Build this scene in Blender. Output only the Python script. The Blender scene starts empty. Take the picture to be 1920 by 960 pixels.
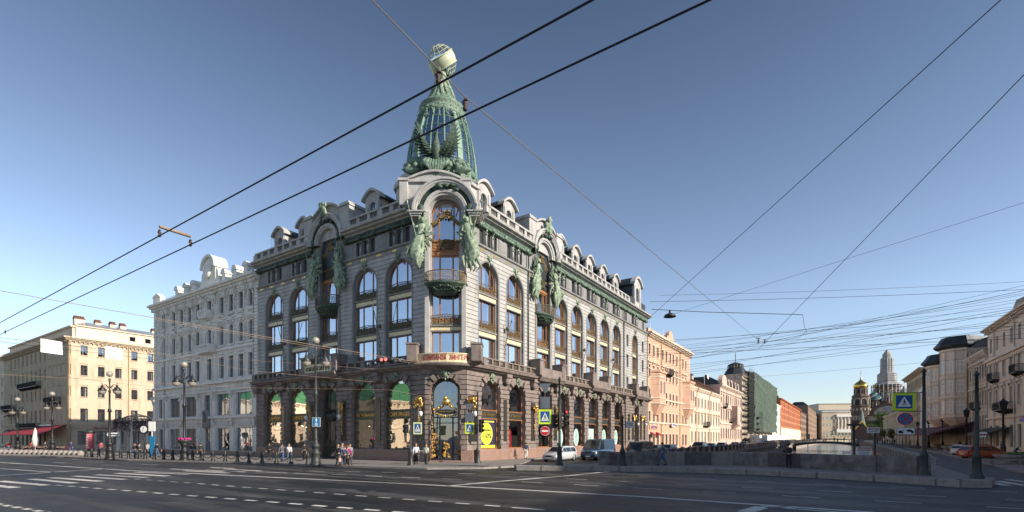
import bpy, bmesh, math, random
from mathutils import Vector, Matrix, noise
random.seed(7)
PI = math.pi
SC = bpy.context.scene
COL = SC.collection
# ---------------------------------------------------------------- camera numbers
F = 937.0; H0 = 820.0; ZC = 2.4; CX = 960.0
def G(px, py, z=0.0):
    Y = F*(ZC-z)/(py-H0)
    return Vector(((px-CX)/F*Y, Y, z))
def PT(px, py, Y):
    return Vector(((px-CX)/F*Y, Y, ZC-(py-H0)/F*Y))
class Fr:
    """upright frame: x to the right seen from outside, -y outward, z up"""
    def __init__(s, x, y, ang, z=0.0):
        s.o = Vector((x, y, z)); s.a = ang; s.c = math.cos(ang); s.s = math.sin(ang)
    def W(s, u, y=0, z=0):
        return Vector((s.o.x+u*s.c-y*s.s, s.o.y+u*s.s+y*s.c, s.o.z+z))
    def u(s, px, y=0):
        ox = s.o.x-y*s.s; oy = s.o.y+y*s.c; k = (px-CX)/F
        return (k*oy-ox)/(s.c-k*s.s)
    def z(s, px, py, y=0):
        p = s.W(s.u(px, y), y)
        return ZC-(py-H0)/F*p.y
# ---------------------------------------------------------------- materials
MATS = {}
def mat(name, col, rough=.7, metal=0., var=.18, scale=2., bump=.15, bscale=None, col2=None, spec=.5, detail=6, stain=0., coat=0.):
    if name in MATS: return MATS[name]
    m = bpy.data.materials.new(name); m.use_nodes = True; MATS[name] = m
    nt = m.node_tree; N = nt.nodes; L = nt.links
    b = N['Principled BSDF']; b.inputs['Roughness'].default_value = rough; b.inputs['Metallic'].default_value = metal
    b.inputs['Specular IOR Level'].default_value = spec
    if coat: b.inputs['Coat Weight'].default_value = coat; b.inputs['Coat Roughness'].default_value = .05
    tc = N.new('ShaderNodeTexCoord'); g = N.new('ShaderNodeNewGeometry')
    n1 = N.new('ShaderNodeTexNoise'); n1.inputs['Scale'].default_value = scale; n1.inputs['Detail'].default_value = detail; n1.inputs['Roughness'].default_value = .65
    L.new(g.outputs['Position'], n1.inputs['Vector'])
    r = N.new('ShaderNodeValToRGB')
    r.color_ramp.elements[0].position = .32; r.color_ramp.elements[1].position = .68
    c = Vector(col)
    if col2 is None:
        a = c*(1-var); d = c*(1+var)
    else:
        a = c; d = Vector(col2)
    r.color_ramp.elements[0].color = (a.x, a.y, a.z, 1); r.color_ramp.elements[1].color = (min(d.x, 1), min(d.y, 1), min(d.z, 1), 1)
    L.new(n1.outputs['Fac'], r.inputs['Fac'])
    out = r.outputs['Color']
    if stain:
        n2 = N.new('ShaderNodeTexNoise'); n2.inputs['Scale'].default_value = .9; n2.inputs['Detail'].default_value = 8
        mp = N.new('ShaderNodeMapping'); mp.inputs['Scale'].default_value = (1.6, 1.6, .25)
        L.new(g.outputs['Position'], mp.inputs['Vector']); L.new(mp.outputs['Vector'], n2.inputs['Vector'])
        r2 = N.new('ShaderNodeValToRGB'); r2.color_ramp.elements[0].position = .5; r2.color_ramp.elements[1].position = .72
        r2.color_ramp.elements[0].color = (1, 1, 1, 1); k = 1-stain; r2.color_ramp.elements[1].color = (k, k*.97, k*.93, 1)
        L.new(n2.outputs['Fac'], r2.inputs['Fac'])
        mx = N.new('ShaderNodeMixRGB'); mx.blend_type = 'MULTIPLY'; mx.inputs['Fac'].default_value = 1
        L.new(out, mx.inputs['Color1']); L.new(r2.outputs['Color'], mx.inputs['Color2']); out = mx.outputs['Color']
    L.new(out, b.inputs['Base Color'])
    if bump:
        n3 = N.new('ShaderNodeTexNoise'); n3.inputs['Scale'].default_value = bscale or scale*8; n3.inputs['Detail'].default_value = 4
        L.new(g.outputs['Position'], n3.inputs['Vector'])
        bp = N.new('ShaderNodeBump'); bp.inputs['Strength'].default_value = bump; bp.inputs['Distance'].default_value = .05
        L.new(n3.outputs['Fac'], bp.inputs['Height']); L.new(bp.outputs['Normal'], b.inputs['Normal'])
    return m
def glass(name, refl=.5, tint=(.75, .85, 1.), wob=.12, rough=.015, body=(.02, .025, .03), see=.5):
    """window glass: mirror reflection over a see-through pane"""
    if name in MATS: return MATS[name]
    m = bpy.data.materials.new(name); m.use_nodes = True; MATS[name] = m
    nt = m.node_tree; N = nt.nodes; L = nt.links
    N.remove(N['Principled BSDF']); o = N['Material Output']
    gl = N.new('ShaderNodeBsdfGlossy'); gl.inputs['Roughness'].default_value = rough; gl.inputs['Color'].default_value = (*tint, 1)
    tr = N.new('ShaderNodeBsdfTransparent'); tr.inputs['Color'].default_value = (.8, .85, .85, 1)
    lw = N.new('ShaderNodeFresnel'); lw.inputs['IOR'].default_value = 1.9
    mr = N.new('ShaderNodeMapRange'); mr.inputs['From Min'].default_value = 0; mr.inputs['From Max'].default_value = .5
    mr.inputs['To Min'].default_value = refl*.75; mr.inputs['To Max'].default_value = min(1, refl*1.6)
    L.new(lw.outputs['Fac'], mr.inputs['Value'])
    ms = N.new('ShaderNodeMixShader'); L.new(mr.outputs['Result'], ms.inputs['Fac'])
    L.new(tr.outputs['BSDF'], ms.inputs[1]); L.new(gl.outputs['BSDF'], ms.inputs[2])
    g = N.new('ShaderNodeNewGeometry'); n3 = N.new('ShaderNodeTexNoise'); n3.inputs['Scale'].default_value = .7; n3.inputs['Detail'].default_value = 1
    L.new(g.outputs['Position'], n3.inputs['Vector'])
    bp = N.new('ShaderNodeBump'); bp.inputs['Strength'].default_value = wob; bp.inputs['Distance'].default_value = .1
    L.new(n3.outputs['Fac'], bp.inputs['Height']); L.new(bp.outputs['Normal'], gl.inputs['Normal'])
    L.new(ms.outputs['Shader'], o.inputs['Surface'])
    return m
def emis(name, col, st):
    if name in MATS: return MATS[name]
    m = bpy.data.materials.new(name); m.use_nodes = True; MATS[name] = m
    b = m.node_tree.nodes['Principled BSDF']; b.inputs['Base Color'].default_value = (*col, 1)
    b.inputs['Emission Color'].default_value = (*col, 1); b.inputs['Emission Strength'].default_value = st
    return m
M = dict(
 stone=mat('granite_grey', (.42, .41, .395), .75, var=.16, scale=1.3, bump=.25, bscale=30, stain=.28),
 stone2=mat('granite_dark', (.25, .245, .24), .75, var=.15, scale=1.5, bump=.25, bscale=30, stain=.2),
 pink=mat('granite_rose', (.23, .185, .165), .7, var=.28, scale=1.6, bump=.5, bscale=14, stain=.35),
 pink2=mat('granite_plinth', (.30, .19, .15), .5, var=.15, scale=3, bump=.15, bscale=30, stain=.1),
 polish=mat('granite_polished', (.05, .045, .04), .12, var=.3, scale=12, bump=0),
 wood=mat('oak', (.32, .14, .05), .45, var=.2, scale=3, bump=.1),
 gold=mat('gilding', (.80, .52, .16), .32, metal=.9, var=.25, scale=5, bump=.3, bscale=14),
 mosaic=mat('gold_mosaic', (.74, .62, .38), .45, var=.14, scale=4, bump=.2, bscale=20),
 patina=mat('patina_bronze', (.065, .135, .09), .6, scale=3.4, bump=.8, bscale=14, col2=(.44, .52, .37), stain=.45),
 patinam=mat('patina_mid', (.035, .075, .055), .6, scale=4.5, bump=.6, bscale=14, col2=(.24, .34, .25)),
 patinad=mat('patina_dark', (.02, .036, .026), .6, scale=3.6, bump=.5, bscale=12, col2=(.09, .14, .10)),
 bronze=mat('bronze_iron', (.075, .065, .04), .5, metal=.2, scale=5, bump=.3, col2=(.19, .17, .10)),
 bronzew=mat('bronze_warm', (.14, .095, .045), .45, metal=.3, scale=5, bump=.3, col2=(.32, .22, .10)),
 iron=mat('black_iron', (.018, .018, .02), .45, metal=.2, var=.3, bump=.1),
 irong=mat('grey_green_iron', (.03, .036, .036), .5, var=.3, bump=.1),
 roof=mat('roof_metal', (.045, .05, .052), .45, metal=.3, var=.2, scale=.8, bump=.1),
 roofg=mat('roof_light_metal', (.30, .32, .34), .45, metal=.2, var=.2, scale=.8, bump=.1),
 roofgreen=mat('roof_green', (.06, .19, .09), .5, var=.2, scale=.8, bump=.1),
 dark=mat('interior_dark', (.035, .035, .036), .9, var=.3, scale=1, bump=0),
 warmroom=mat('interior_warm', (.13, .10, .07), .9, var=.4, scale=1.2, bump=0),
 curtain=mat('curtain_cloth', (.72, .74, .74), .9, var=.08, scale=3, bump=.1),
 glass=glass('window_glass', .68, (.82, .90, 1.)),
 glassw=glass('shop_glass', .62, (1., .95, .88), wob=.09),
 glassd=glass('dim_glass', .33, (.8, .88, 1.)),
 white=mat('white_paint', (.78, .78, .76), .5, var=.05, bump=.05),
 whitest=mat('white_stucco', (.74, .70, .64), .8, var=.12, scale=1.2, bump=.3, bscale=25, stain=.3),
 whitest2=mat('white_stucco_relief', (.82, .79, .73), .8, var=.1, scale=1.2, bump=.3, bscale=25, stain=.15),
 yellow=mat('ochre_stucco', (.50, .40, .27), .85, var=.12, scale=.5, bump=.2, bscale=25, stain=.25),
 yellow2=mat('ochre_pale', (.55, .45, .33), .85, var=.1, scale=.9, bump=.2, stain=.2),
 cream=mat('cream_stucco', (.68, .57, .45), .85, var=.1, scale=.8, bump=.2, stain=.2),
 creamd=mat('cream_grey', (.47, .39, .31), .85, var=.14, scale=.8, bump=.2, stain=.3),
 salmon=mat('salmon_stucco', (.60, .37, .26), .85, var=.1, scale=.8, bump=.2, stain=.15),
 orange=mat('orange_stucco', (.50, .17, .075), .85, var=.12, scale=.5, bump=.2, stain=.2),
 brown=mat('brown_stucco', (.26, .17, .12), .85, var=.15, scale=.6, bump=.2, stain=.2),
 brick=mat('church_brick', (.13, .085, .07), .85, var=.35, scale=2.5, bump=.3, stain=.2),
 palepink=mat('pale_pink_stucco', (.60, .44, .37), .85, var=.12, scale=.8, bump=.2, stain=.2),
 greenwin=mat('window_paint_brown', (.10, .035, .025), .5, var=.2, bump=0),
 framew=mat('window_paint_grey', (.22, .22, .22), .5, var=.2, bump=0),
 pipe=mat('drainpipe_zinc', (.45, .44, .42), .4, metal=.5, var=.15, bump=.1),
 pipey=mat('drainpipe_ochre', (.50, .33, .15), .5, var=.15, bump=.1),
 chimney=mat('chimney_brick', (.15, .06, .04), .85, var=.3, bump=.2),
 awnred=mat('awning_red', (.34, .02, .035), .8, var=.12, bump=.1),
 awnmar=mat('awning_maroon', (.10, .018, .03), .8, var=.12, bump=.1),
 netting=mat('scaffold_net', (.035, .06, .045), .9, scale=.35, bump=.8, bscale=2.5, col2=(.09, .12, .09)),
 asphalt=mat('asphalt', (.03, .029, .029), .62, var=.3, scale=.5, bump=.5, bscale=60),
 pave=mat('paving', (.24, .215, .20), .8, var=.15, scale=.8, bump=.3, bscale=20, stain=.15),
 kerb=mat('kerb_granite', (.30, .27, .25), .8, var=.2, scale=3, bump=.5, bscale=30, stain=.1),
 parapet2=mat('parapet_granite_dark', (.12, .105, .10), .85, var=.3, scale=4, bump=.8, bscale=24, stain=.3),
 parapet3=mat('parapet_granite_pale', (.28, .24, .22), .85, var=.25, scale=6, bump=.8, bscale=24, stain=.4),
 parapet=mat('parapet_granite', (.20, .175, .165), .85, var=.45, scale=1.8, bump=.8, bscale=24, stain=.35),
 paint=mat('road_paint', (.72, .69, .64), .6, var=.14, scale=6, bump=.1),
 steel=mat('galvanised', (.42, .43, .44), .4, metal=.7, var=.1, bump=.1),
 rust=mat('insulator_rust', (.07, .038, .03), .6, var=.3, scale=9, bump=.3),
 porcelain=mat('insulator_porcelain', (.55, .52, .48), .3, var=.1, bump=0),
 rubber=mat('rubber', (.02, .02, .02), .8, var=.2, bump=.1),
)
def streaky(m, a, b):
    # sunlit and dark streaks along the avenue painted over the base tone, plus cracks
    nt = m.node_tree; N = nt.nodes; L = nt.links; bs = N['Principled BSDF']; src = bs.inputs['Base Color'].links[0].from_socket
    g = N.new('ShaderNodeNewGeometry'); mp = N.new('ShaderNodeMapping'); mp.vector_type = 'TEXTURE'; mp.inputs['Rotation'].default_value = (0, 0, math.radians(-36)); mp.inputs['Scale'].default_value = (26, 1.5, 1)
    n = N.new('ShaderNodeTexNoise'); n.inputs['Scale'].default_value = 1.; n.inputs['Detail'].default_value = 7; n.inputs['Roughness'].default_value = .6
    L.new(g.outputs['Position'], mp.inputs['Vector']); L.new(mp.outputs['Vector'], n.inputs['Vector'])
    r = N.new('ShaderNodeValToRGB'); r.color_ramp.elements[0].position = .4; r.color_ramp.elements[1].position = .62
    r.color_ramp.elements[0].color = (a, a, a, 1); r.color_ramp.elements[1].color = (b, b, b, 1); L.new(n.outputs['Fac'], r.inputs['Fac'])
    mx = N.new('ShaderNodeMixRGB'); mx.blend_type = 'MULTIPLY'; mx.inputs['Fac'].default_value = 1; L.new(src, mx.inputs['Color1']); L.new(r.outputs['Color'], mx.inputs['Color2'])
    v = N.new('ShaderNodeTexVoronoi'); v.feature = 'DISTANCE_TO_EDGE'; v.inputs['Scale'].default_value = .22
    nn = N.new('ShaderNodeTexNoise'); nn.inputs['Scale'].default_value = .8; nn.inputs['Detail'].default_value = 5; mv = N.new('ShaderNodeMixRGB'); mv.inputs['Fac'].default_value = .25
    L.new(g.outputs['Position'], nn.inputs['Vector']); L.new(g.outputs['Position'], mv.inputs['Color1']); L.new(nn.outputs['Color'], mv.inputs['Color2']); L.new(mv.outputs['Color'], v.inputs['Vector'])
    cr = N.new('ShaderNodeValToRGB'); cr.color_ramp.elements[0].position = .002; cr.color_ramp.elements[1].position = .006; cr.color_ramp.elements[0].color = (.45, .45, .45, 1); L.new(v.outputs['Distance'], cr.inputs['Fac'])
    m2 = N.new('ShaderNodeMixRGB'); m2.blend_type = 'MULTIPLY'; m2.inputs['Fac'].default_value = 1; L.new(mx.outputs['Color'], m2.inputs['Color1']); L.new(cr.outputs['Color'], m2.inputs['Color2'])
    L.new(m2.outputs['Color'], bs.inputs['Base Color'])
    r2 = N.new('ShaderNodeMapRange'); r2.inputs['From Min'].default_value = .35; r2.inputs['From Max'].default_value = .65; r2.inputs['To Min'].default_value = .42; r2.inputs['To Max'].default_value = .75; L.new(n.outputs['Fac'], r2.inputs['Value']); L.new(r2.outputs['Result'], bs.inputs['Roughness'])
streaky(M['asphalt'], .3, 2.6)
streaky(M['paint'], .55, 1.05)
# ---------------------------------------------------------------- mesh builder
class MB:
    def __init__(s): s.v = []; s.f = []; s.mi = []; s.cur = 0; s.sm = []; s.mk = []
    def mark(s):
        if not s.mk or s.mk[-1] != (len(s.v), len(s.f)): s.mk.append((len(s.v), len(s.f)))
    def add(s, vs, fs, smooth=False):
        n = len(s.v); s.v += [tuple(v) for v in vs]
        for f in fs: s.f.append(tuple(i+n for i in f)); s.mi.append(s.cur); s.sm.append(smooth)
    def box(s, x0, x1, y0, y1, z0, z1):
        s.add([(x0,y0,z0),(x1,y0,z0),(x1,y1,z0),(x0,y1,z0),(x0,y0,z1),(x1,y0,z1),(x1,y1,z1),(x0,y1,z1)],
              [(0,3,2,1),(4,5,6,7),(0,1,5,4),(1,2,6,5),(2,3,7,6),(3,0,4,7)])
    def bbox(s, x0, x1, y0, y1, z0, z1, b=.03):
        """box with front edges chamfered (front = -y)"""
        q = lambda x, y, z: (x, y, z)
        s.add([q(x0,y1,z0),q(x1,y1,z0),q(x1,y1,z1),q(x0,y1,z1), q(x0,y0+b,z0),q(x1,y0+b,z0),q(x1,y0+b,z1),q(x0,y0+b,z1),
               q(x0+b,y0,z0+b),q(x1-b,y0,z0+b),q(x1-b,y0,z1-b),q(x0+b,y0,z1-b)],
              [(8,9,10,11),(4,5,9,8),(5,6,10,9),(6,7,11,10),(7,4,8,11),(0,1,5,4),(1,2,6,5),(2,3,7,6),(3,0,4,7),(1,0,3,2)])
    def quadprism(s, pts, y0, y1):
        """pts: list of (x,z) ccw seen from front; extruded y0 (front) .. y1"""
        n = len(pts)
        vs = [(p[0], y0, p[1]) for p in pts]+[(p[0], y1, p[1]) for p in pts]
        fs = [tuple(range(n)), tuple(range(2*n-1, n-1, -1))]
        for i in range(n):
            j = (i+1) % n; fs.append((i, i+n, j+n, j))
        s.add(vs, fs)
    def strip(s, a, b, y0, y1, closed=False):
        """band between two (x,z) polylines a (outer), b (inner) extruded y0..y1"""
        n = len(a)
        for i in range(n-1):
            s.quadprism([b[i], b[i+1], a[i+1], a[i]], y0, y1)
    def sweep(s, path, prof, smooth=False):
        """prof: list of (r, y) profile; path: list of (x,z,nx,nz): each profile point placed at p+n*r with depth y"""
        m = len(prof); vs = []; fs = []
        for (x, z, nx, nz) in path:
            for (r, y) in prof: vs.append((x+nx*r, y, z+nz*r))
        for i in range(len(path)-1):
            for j in range(m-1):
                a = i*m+j; fs.append((a, a+1, a+m+1, a+m))
        s.add(vs, fs, smooth)
    def tube(s, pts, r, n=6, closed=False, cap=True):
        P = [Vector(p) for p in pts]; k = len(P)
        R = r if isinstance(r, (list, tuple)) else [r]*k
        vs = []; fs = []; up = None
        for i in range(k):
            if closed: t = P[(i+1) % k]-P[i-1]
            else: t = P[min(i+1, k-1)]-P[max(i-1, 0)]
            if t.length < 1e-9: t = Vector((0, 0, 1))
            t.normalize()
            if up is None:
                up = Vector((0, 0, 1)) if abs(t.z) < .9 else Vector((1, 0, 0))
            a = t.cross(up)
            if a.length < 1e-6: a = t.cross(Vector((0, 1, 0)))
            a.normalize(); b = a.cross(t).normalized(); up = b
            for j in range(n):
                th = 2*PI*j/n; vs.append(P[i]+(a*math.cos(th)+b*math.sin(th))*R[i])
        m = k if closed else k-1
        for i in range(m):
            for j in range(n):
                a = i*n+j; b2 = i*n+(j+1) % n; c = ((i+1) % k)*n+(j+1) % n; d = ((i+1) % k)*n+j
                fs.append((a, b2, c, d))
        if cap and not closed: fs += [tuple(range(n-1, -1, -1)), tuple((k-1)*n+j for j in range(n))]
        s.add(vs, fs, n > 5)
    def lathe(s, prof, n=16, c=(0, 0, 0), smooth=True, a0=0, a1=2*PI, rip=None):
        vs = []; fs = []; full = abs(a1-a0-2*PI) < 1e-6; k = n if full else n+1
        for i in range(k):
            th = a0+(a1-a0)*i/n
            for (r, z) in prof:
                rr = r*(1+(rip(th, z) if rip else 0))
                vs.append((c[0]+rr*math.cos(th), c[1]+rr*math.sin(th), c[2]+z))
        m = len(prof)
        for i in range(n):
            for j in range(m-1):
                a = i*m+j; b = ((i+1) % k)*m+j; fs.append((a, b, b+1, a+1))
        s.add(vs, fs, smooth)
    def ball(s, c, r, n=10, m=7, sq=(1, 1, 1)):
        vs = []; fs = []
        for i in range(m+1):
            ph = -PI/2+PI*i/m
            for j in range(n):
                th = 2*PI*j/n; vs.append((c[0]+r*sq[0]*math.cos(ph)*math.cos(th), c[1]+r*sq[1]*math.cos(ph)*math.sin(th), c[2]+r*sq[2]*math.sin(ph)))
        for i in range(m):
            for j in range(n):
                a = i*n+j; b = i*n+(j+1) % n; fs.append((a, b, b+n, a+n))
        s.add(vs, fs, True)
    def loft(s, rings, smooth=True, cap=True):
        n = len(rings[0]); vs = [p for r in rings for p in r]; fs = []
        for i in range(len(rings)-1):
            for j in range(n):
                a = i*n+j; b = i*n+(j+1) % n; fs.append((a, b, b+n, a+n))
        if cap: fs += [tuple(range(n-1, -1, -1)), tuple((len(rings)-1)*n+j for j in range(n))]
        s.add(vs, fs, smooth)
    def xf(s, fn, i0=0):
        for i in range(i0, len(s.v)): s.v[i] = tuple(fn(Vector(s.v[i])))
    def mesh(s, name, mats):
        me = bpy.data.meshes.new(name); me.from_pydata(s.v, [], s.f)
        if not isinstance(mats, (list, tuple)): mats = [mats]
        for m in mats: me.materials.append(m)
        me.polygons.foreach_set('material_index', s.mi); me.polygons.foreach_set('use_smooth', s.sm)
        me.update()
        bm = bmesh.new(); bm.from_mesh(me); bmesh.ops.remove_doubles(bm, verts=bm.verts, dist=1e-5)
        bmesh.ops.recalc_face_normals(bm, faces=bm.faces); bm.to_mesh(me); bm.free()
        return me
def link(name, data, parent=None, loc=(0, 0, 0), rz=0., scale=None):
    o = bpy.data.objects.new(name, data); COL.objects.link(o); o.location = loc; o.rotation_euler = (0, 0, rz)
    if scale: o.scale = scale
    if parent: o.parent = parent
    return o
def tag(o, label=None, cat=None, group=None, kind=None):
    if label: o['label'] = label
    if cat: o['category'] = cat
    if group: o['group'] = group
    if kind: o['kind'] = kind
    return o
def thing(name, label, cat, loc=(0, 0, 0), rz=0., group=None):
    return tag(link(name, None, None, loc, rz), label, cat, group)
def part(name, mb, m, parent, loc=(0, 0, 0), rz=0., label=None):
    if mb.mk:                       # marked builders become one object per marked piece
        mb.mark(); a = (0, 0)
        for b in mb.mk:
            if b[1] > a[1]:
                q = MB(); q.v = mb.v[a[0]:b[0]]; q.f = [tuple(i-a[0] for i in f) for f in mb.f[a[1]:b[1]]]; q.mi = mb.mi[a[1]:b[1]]; q.sm = mb.sm[a[1]:b[1]]
                o = part(name, q, m, parent, loc, rz, label)
            a = b
        return o
    o = link(name, mb.mesh(name, m), parent, loc, rz)
    if label: o['label'] = label
    return o
# kits: (name, mesh, [subkits]) placed many times sharing mesh data
def kit(name, mb, m, subs=()): return (name, mb.mesh(name, m), list(subs))
def place(k, parent, loc, rz=0., scale=None):
    o = link(k[0], k[1], parent, loc, rz, scale)
    for q in k[2]: place(q, o, (0, 0, 0))
    return o
def text_mesh(s, size, depth=.02, spread=1., align='CENTER', offset=0.):
    c = bpy.data.curves.new('lettering', 'FONT'); c.body = s; c.size = size; c.extrude = depth; c.align_x = align; c.align_y = 'CENTER'
    c.space_character = spread; c.offset = offset; c.resolution_u = 3
    o = bpy.data.objects.new('tmp', c); COL.objects.link(o)
    dg = bpy.context.evaluated_depsgraph_get(); me = bpy.data.meshes.new_from_object(o.evaluated_get(dg))
    bpy.data.objects.remove(o); bpy.data.curves.remove(c)
    me.transform(Matrix.Rotation(PI/2, 4, 'X'))      # stands upright, faces -y
    return me
def lettering(s, size, m, parent, loc, rz=0., depth=.02, wid=None, hei=None, spread=1., offset=0.):
    me = text_mesh(s, size, depth, spread, offset=offset)
    me.materials.clear(); me.materials.append(m)
    if wid:
        xs = [v.co.x for v in me.vertices]; zs = [v.co.z for v in me.vertices]
        w = max(xs)-min(xs); h = max(zs)-min(zs); cx = (max(xs)+min(xs))/2; cz = (max(zs)+min(zs))/2
        for v in me.vertices:
            v.co.x = (v.co.x-cx)*wid/w; v.co.z = (v.co.z-cz)*((hei/h) if hei else 1)
    o = link('lettering', me, parent, loc, rz)
    return o
def half(op, z):
    """half width of an opening at height z (0 when closed)"""
    u0, u1, zb, zs, rise = op
    h = (u1-u0)/2
    if z < zb-1e-6: return None
    if z <= zs+1e-6: return h
    if rise <= 0 or z >= zs+rise-1e-6: return 0 if z < zs+rise+1e-6 else None
    return h*math.sqrt(max(0, 1-((z-zs)/rise)**2))
def wall(mb, U0, U1, z0, z1, ops, y0=0., y1=.5, course=0., gap=.03, tooth=0., sub=6, b=0.):
    """solid wall with openings (u0,u1,zbottom,zspring,rise); course>0: separate stone courses with open joints"""
    cuts = {z0, z1}
    for o in ops:
        for z in (o[2], o[3]):
            if z0 < z < z1: cuts.add(z)
        if o[4] > 0:
            for k in range(1, sub+1):
                z = o[3]+o[4]*math.sin(PI/2*k/sub)
                if z0 < z < z1: cuts.add(z)
    if course:
        n = max(1, round((z1-z0)/course)); ch = (z1-z0)/n
        bands = [(z0+i*ch, z0+(i+1)*ch, i) for i in range(n)]
    else: bands = [(z0, z1, 0)]
    for (ba, bb, bi) in bands:
        g = gap if course else 0
        a, bt = ba+(g if bi else 0), bb
        zs = sorted({a, bt} | {c for c in cuts if a+1e-4 < c < bt-1e-4})
        tt = (tooth if bi % 2 else -.006) if tooth else 0
        yb = (y0+.3 if tooth else y0+.08) if course else y1
        for i in range(len(zs)-1):
            za, zb = zs[i], zs[i+1]; mid = (za+zb)/2
            act = []
            for o in ops:
                h = half(o, mid)
                if h: 
                    c = (o[0]+o[1])/2
                    ha = half(o, max(za, o[2])) or 0; hb = half(o, min(zb, o[3]+o[4])) or 0
                    if mid > o[3]: ha = max(ha-tt, 0); hb = max(hb-tt, 0)
                    else: ha = hb = h-tt
                    act.append((c-ha, c+ha, c-hb, c+hb))
            act.sort()
            la, lb = U0, U0
            for (a0, a1, b0, b1) in act+[(U1, U1, U1, U1)]:
                if a0-la > 1e-3 or b0-lb > 1e-3:
                    mb.quadprism([(la, za), (max(a0, la), za), (max(b0, lb), zb), (lb, zb)], y0, yb)
                la, lb = a1, b1
    if course:   # recessed core behind the joints
        wall(mb, U0+.006, U1-.006, z0, z1, ops, y0+(.13 if tooth else .08), y1, 0, 0, 0, sub)
def arcpath(cx, cz, r, a0=0., a1=PI, n=20, rz=None):
    rz = rz or r
    out = []
    for i in range(n+1):
        t = a0+(a1-a0)*i/n; out.append((cx+r*math.cos(t), cz+rz*math.sin(t), math.cos(t), math.sin(t)))
    return out
def archpts(u0, u1, zb, zs, rise, n=12):
    c = (u0+u1)/2; h = (u1-u0)/2
    p = [(u0, zb), (u1, zb)]
    if rise > 0: p += [(c+h*math.cos(PI*i/n), zs+rise*math.sin(PI*i/n)) for i in range(n+1)]
    else: p += [(u1, zs), (u0, zs)]
    return p
# ================================================================ frames of the two main facades
V = Vector((-5.49, 45.26, 0))
_t = Fr(-9.46, 47.9, math.radians(-33.69)); _p = _t.W(_t.u(484.5))
FL = Fr(_p.x, _p.y, _t.a)            # avenue facade of the corner building, u from its left end to the corner
FR = Fr(V.x, V.y, math.radians(56.31))   # canal facade, u from the corner backwards
LC = FL.u(800); RC = FR.u(872); REND = 53.66
pl, pr = FL.W(LC), FR.W(RC)
FC = Fr(pl.x, pl.y, math.atan2(pr.y-pl.y, pr.x-pl.x)); CW = (pr-pl).length
# plan path of horizontal mouldings, outward = right-hand side when walking left -> right
def plan_path(uL=0., uR=REND, corner=True):
    P = []
    if uL is not None: P += [FL.W(uL), FL.W(26.9)]
    if corner:
        a, b, c = FL.W(27.2), V, FR.W(3.3)
        for i in range(11):
            t = i/10; P.append(a*(1-t)**2+b*2*t*(1-t)+c*t*t)
    if uR is not None: P += [FR.W(3.6), FR.W(uR)]
    return P
def offs(P, d):
    out = []
    for i, p in enumerate(P):
        n = Vector((0, 0, 0))
        for a, b in ((i-1, i), (i, i+1)):
            if a < 0 or b >= len(P): continue
            t = (P[b]-P[a]).normalized(); n += Vector((t.y, -t.x, 0))
        n.normalize()
        k = 1.
        t = (P[min(i+1, len(P)-1)]-P[max(i-1, 0)]).normalized()
        out.append(p+n*d)
    return out
def plan_sweep(mb, P, prof, o=V):
    """prof: closed polygon of (out, z)"""
    rings = []
    cols = [offs(P, d) for d, z in prof]
    for i in range(len(P)):
        rings.append([Vector((cols[j][i].x-o.x, cols[j][i].y-o.y, prof[j][1])) for j in range(len(prof))])
    mb.loft(rings, smooth=False)
def win_kit(w, h, rise=0., mull=(), trans=(), fm='wood', gm='glass', fr=.1, d=.1, cur=0, mw=.09, name='window', extra=None, cm='curtain'):
    """window in its own axes: x centred, z from the sill, y=0 its outer face; h = straight height, rise = arch"""
    f = MB(); H = w/2
    f.box(-H, H, 0, d, 0, fr); f.box(-H, -H+fr, 0, d, fr, h); f.box(H-fr, H, 0, d, fr, h)
    if rise > 0:
        n = 12; a = [(H*math.cos(PI-PI*i/n), h+rise*math.sin(PI*i/n)) for i in range(n+1)]
        b = [((H-fr)*math.cos(PI-PI*i/n), h+(rise-fr)*math.sin(PI*i/n)) for i in range(n+1)]
        f.strip(a, b, 0, d)
    else: f.box(-H+fr, H-fr, 0, d, h-fr, h)
    top = lambda x: (h+(rise-fr/2)*math.sqrt(max(0, 1-(x/H)**2))) if rise > 0 else h-fr
    for x in mull: f.box(x-mw/2, x+mw/2, -.015, d-.01, fr, top(x))
    for z in trans: f.box(-H+fr, H-fr, -.01, d-.015, z-mw/2, z+mw/2)
    if extra: extra(f)
    p = MB(); pts = archpts(-H+fr*.5, H-fr*.5, fr*.5, h if rise > 0 else h-fr*.5, (rise-fr*.5) if rise > 0 else 0)
    p.add([(x, d*.5, z) for x, z in pts], [tuple(range(len(pts)))])
    subs = [kit('pane', p, M[gm])]
    if cur:
        c = MB(); rnd = random.Random(cur)
        hh = h+rise*.5
        def drape(x0, x1, z0):
            n = max(4, int((x1-x0)/.09)); vs = []
            for i in range(n+1):
                x = x0+(x1-x0)*i/n; y = .32+.05*math.sin(i*1.9)+.02*math.sin(i*.7)
                zt = hh if rise > 0 and abs(x) > H*.6 else h+rise*.8 if rise else h
                vs += [(x, y, z0), (x, y, zt)]
            c.add(vs, [(2*i, 2*i+2, 2*i+3, 2*i+1) for i in range(n)], True)
        k = cur % 5
        if k in (1, 2, 4): drape(-H+.05, -H+w*rnd.uniform(.14, .3), .05)
        if k in (1, 3): drape(H-w*rnd.uniform(.14, .28), H-.05, .05)
        if k in (4, 0): drape(-w*.12, w*rnd.uniform(.1, .3), .05)
        if k == 2: drape(-H+.05, H-.05, h*.72)
        if c.v: subs.append(kit('curtain', c, M[cm]))
    return kit(name, f, M[fm], subs)
def ring(mb, x, y, z, r, t, n=9, a0=0., a1=2*PI):
    mb.tube([(x+r*math.cos(a0+(a1-a0)*i/n), y, z+r*math.sin(a0+(a1-a0)*i/n)) for i in range(n+1)], t, 4, cap=False)
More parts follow.
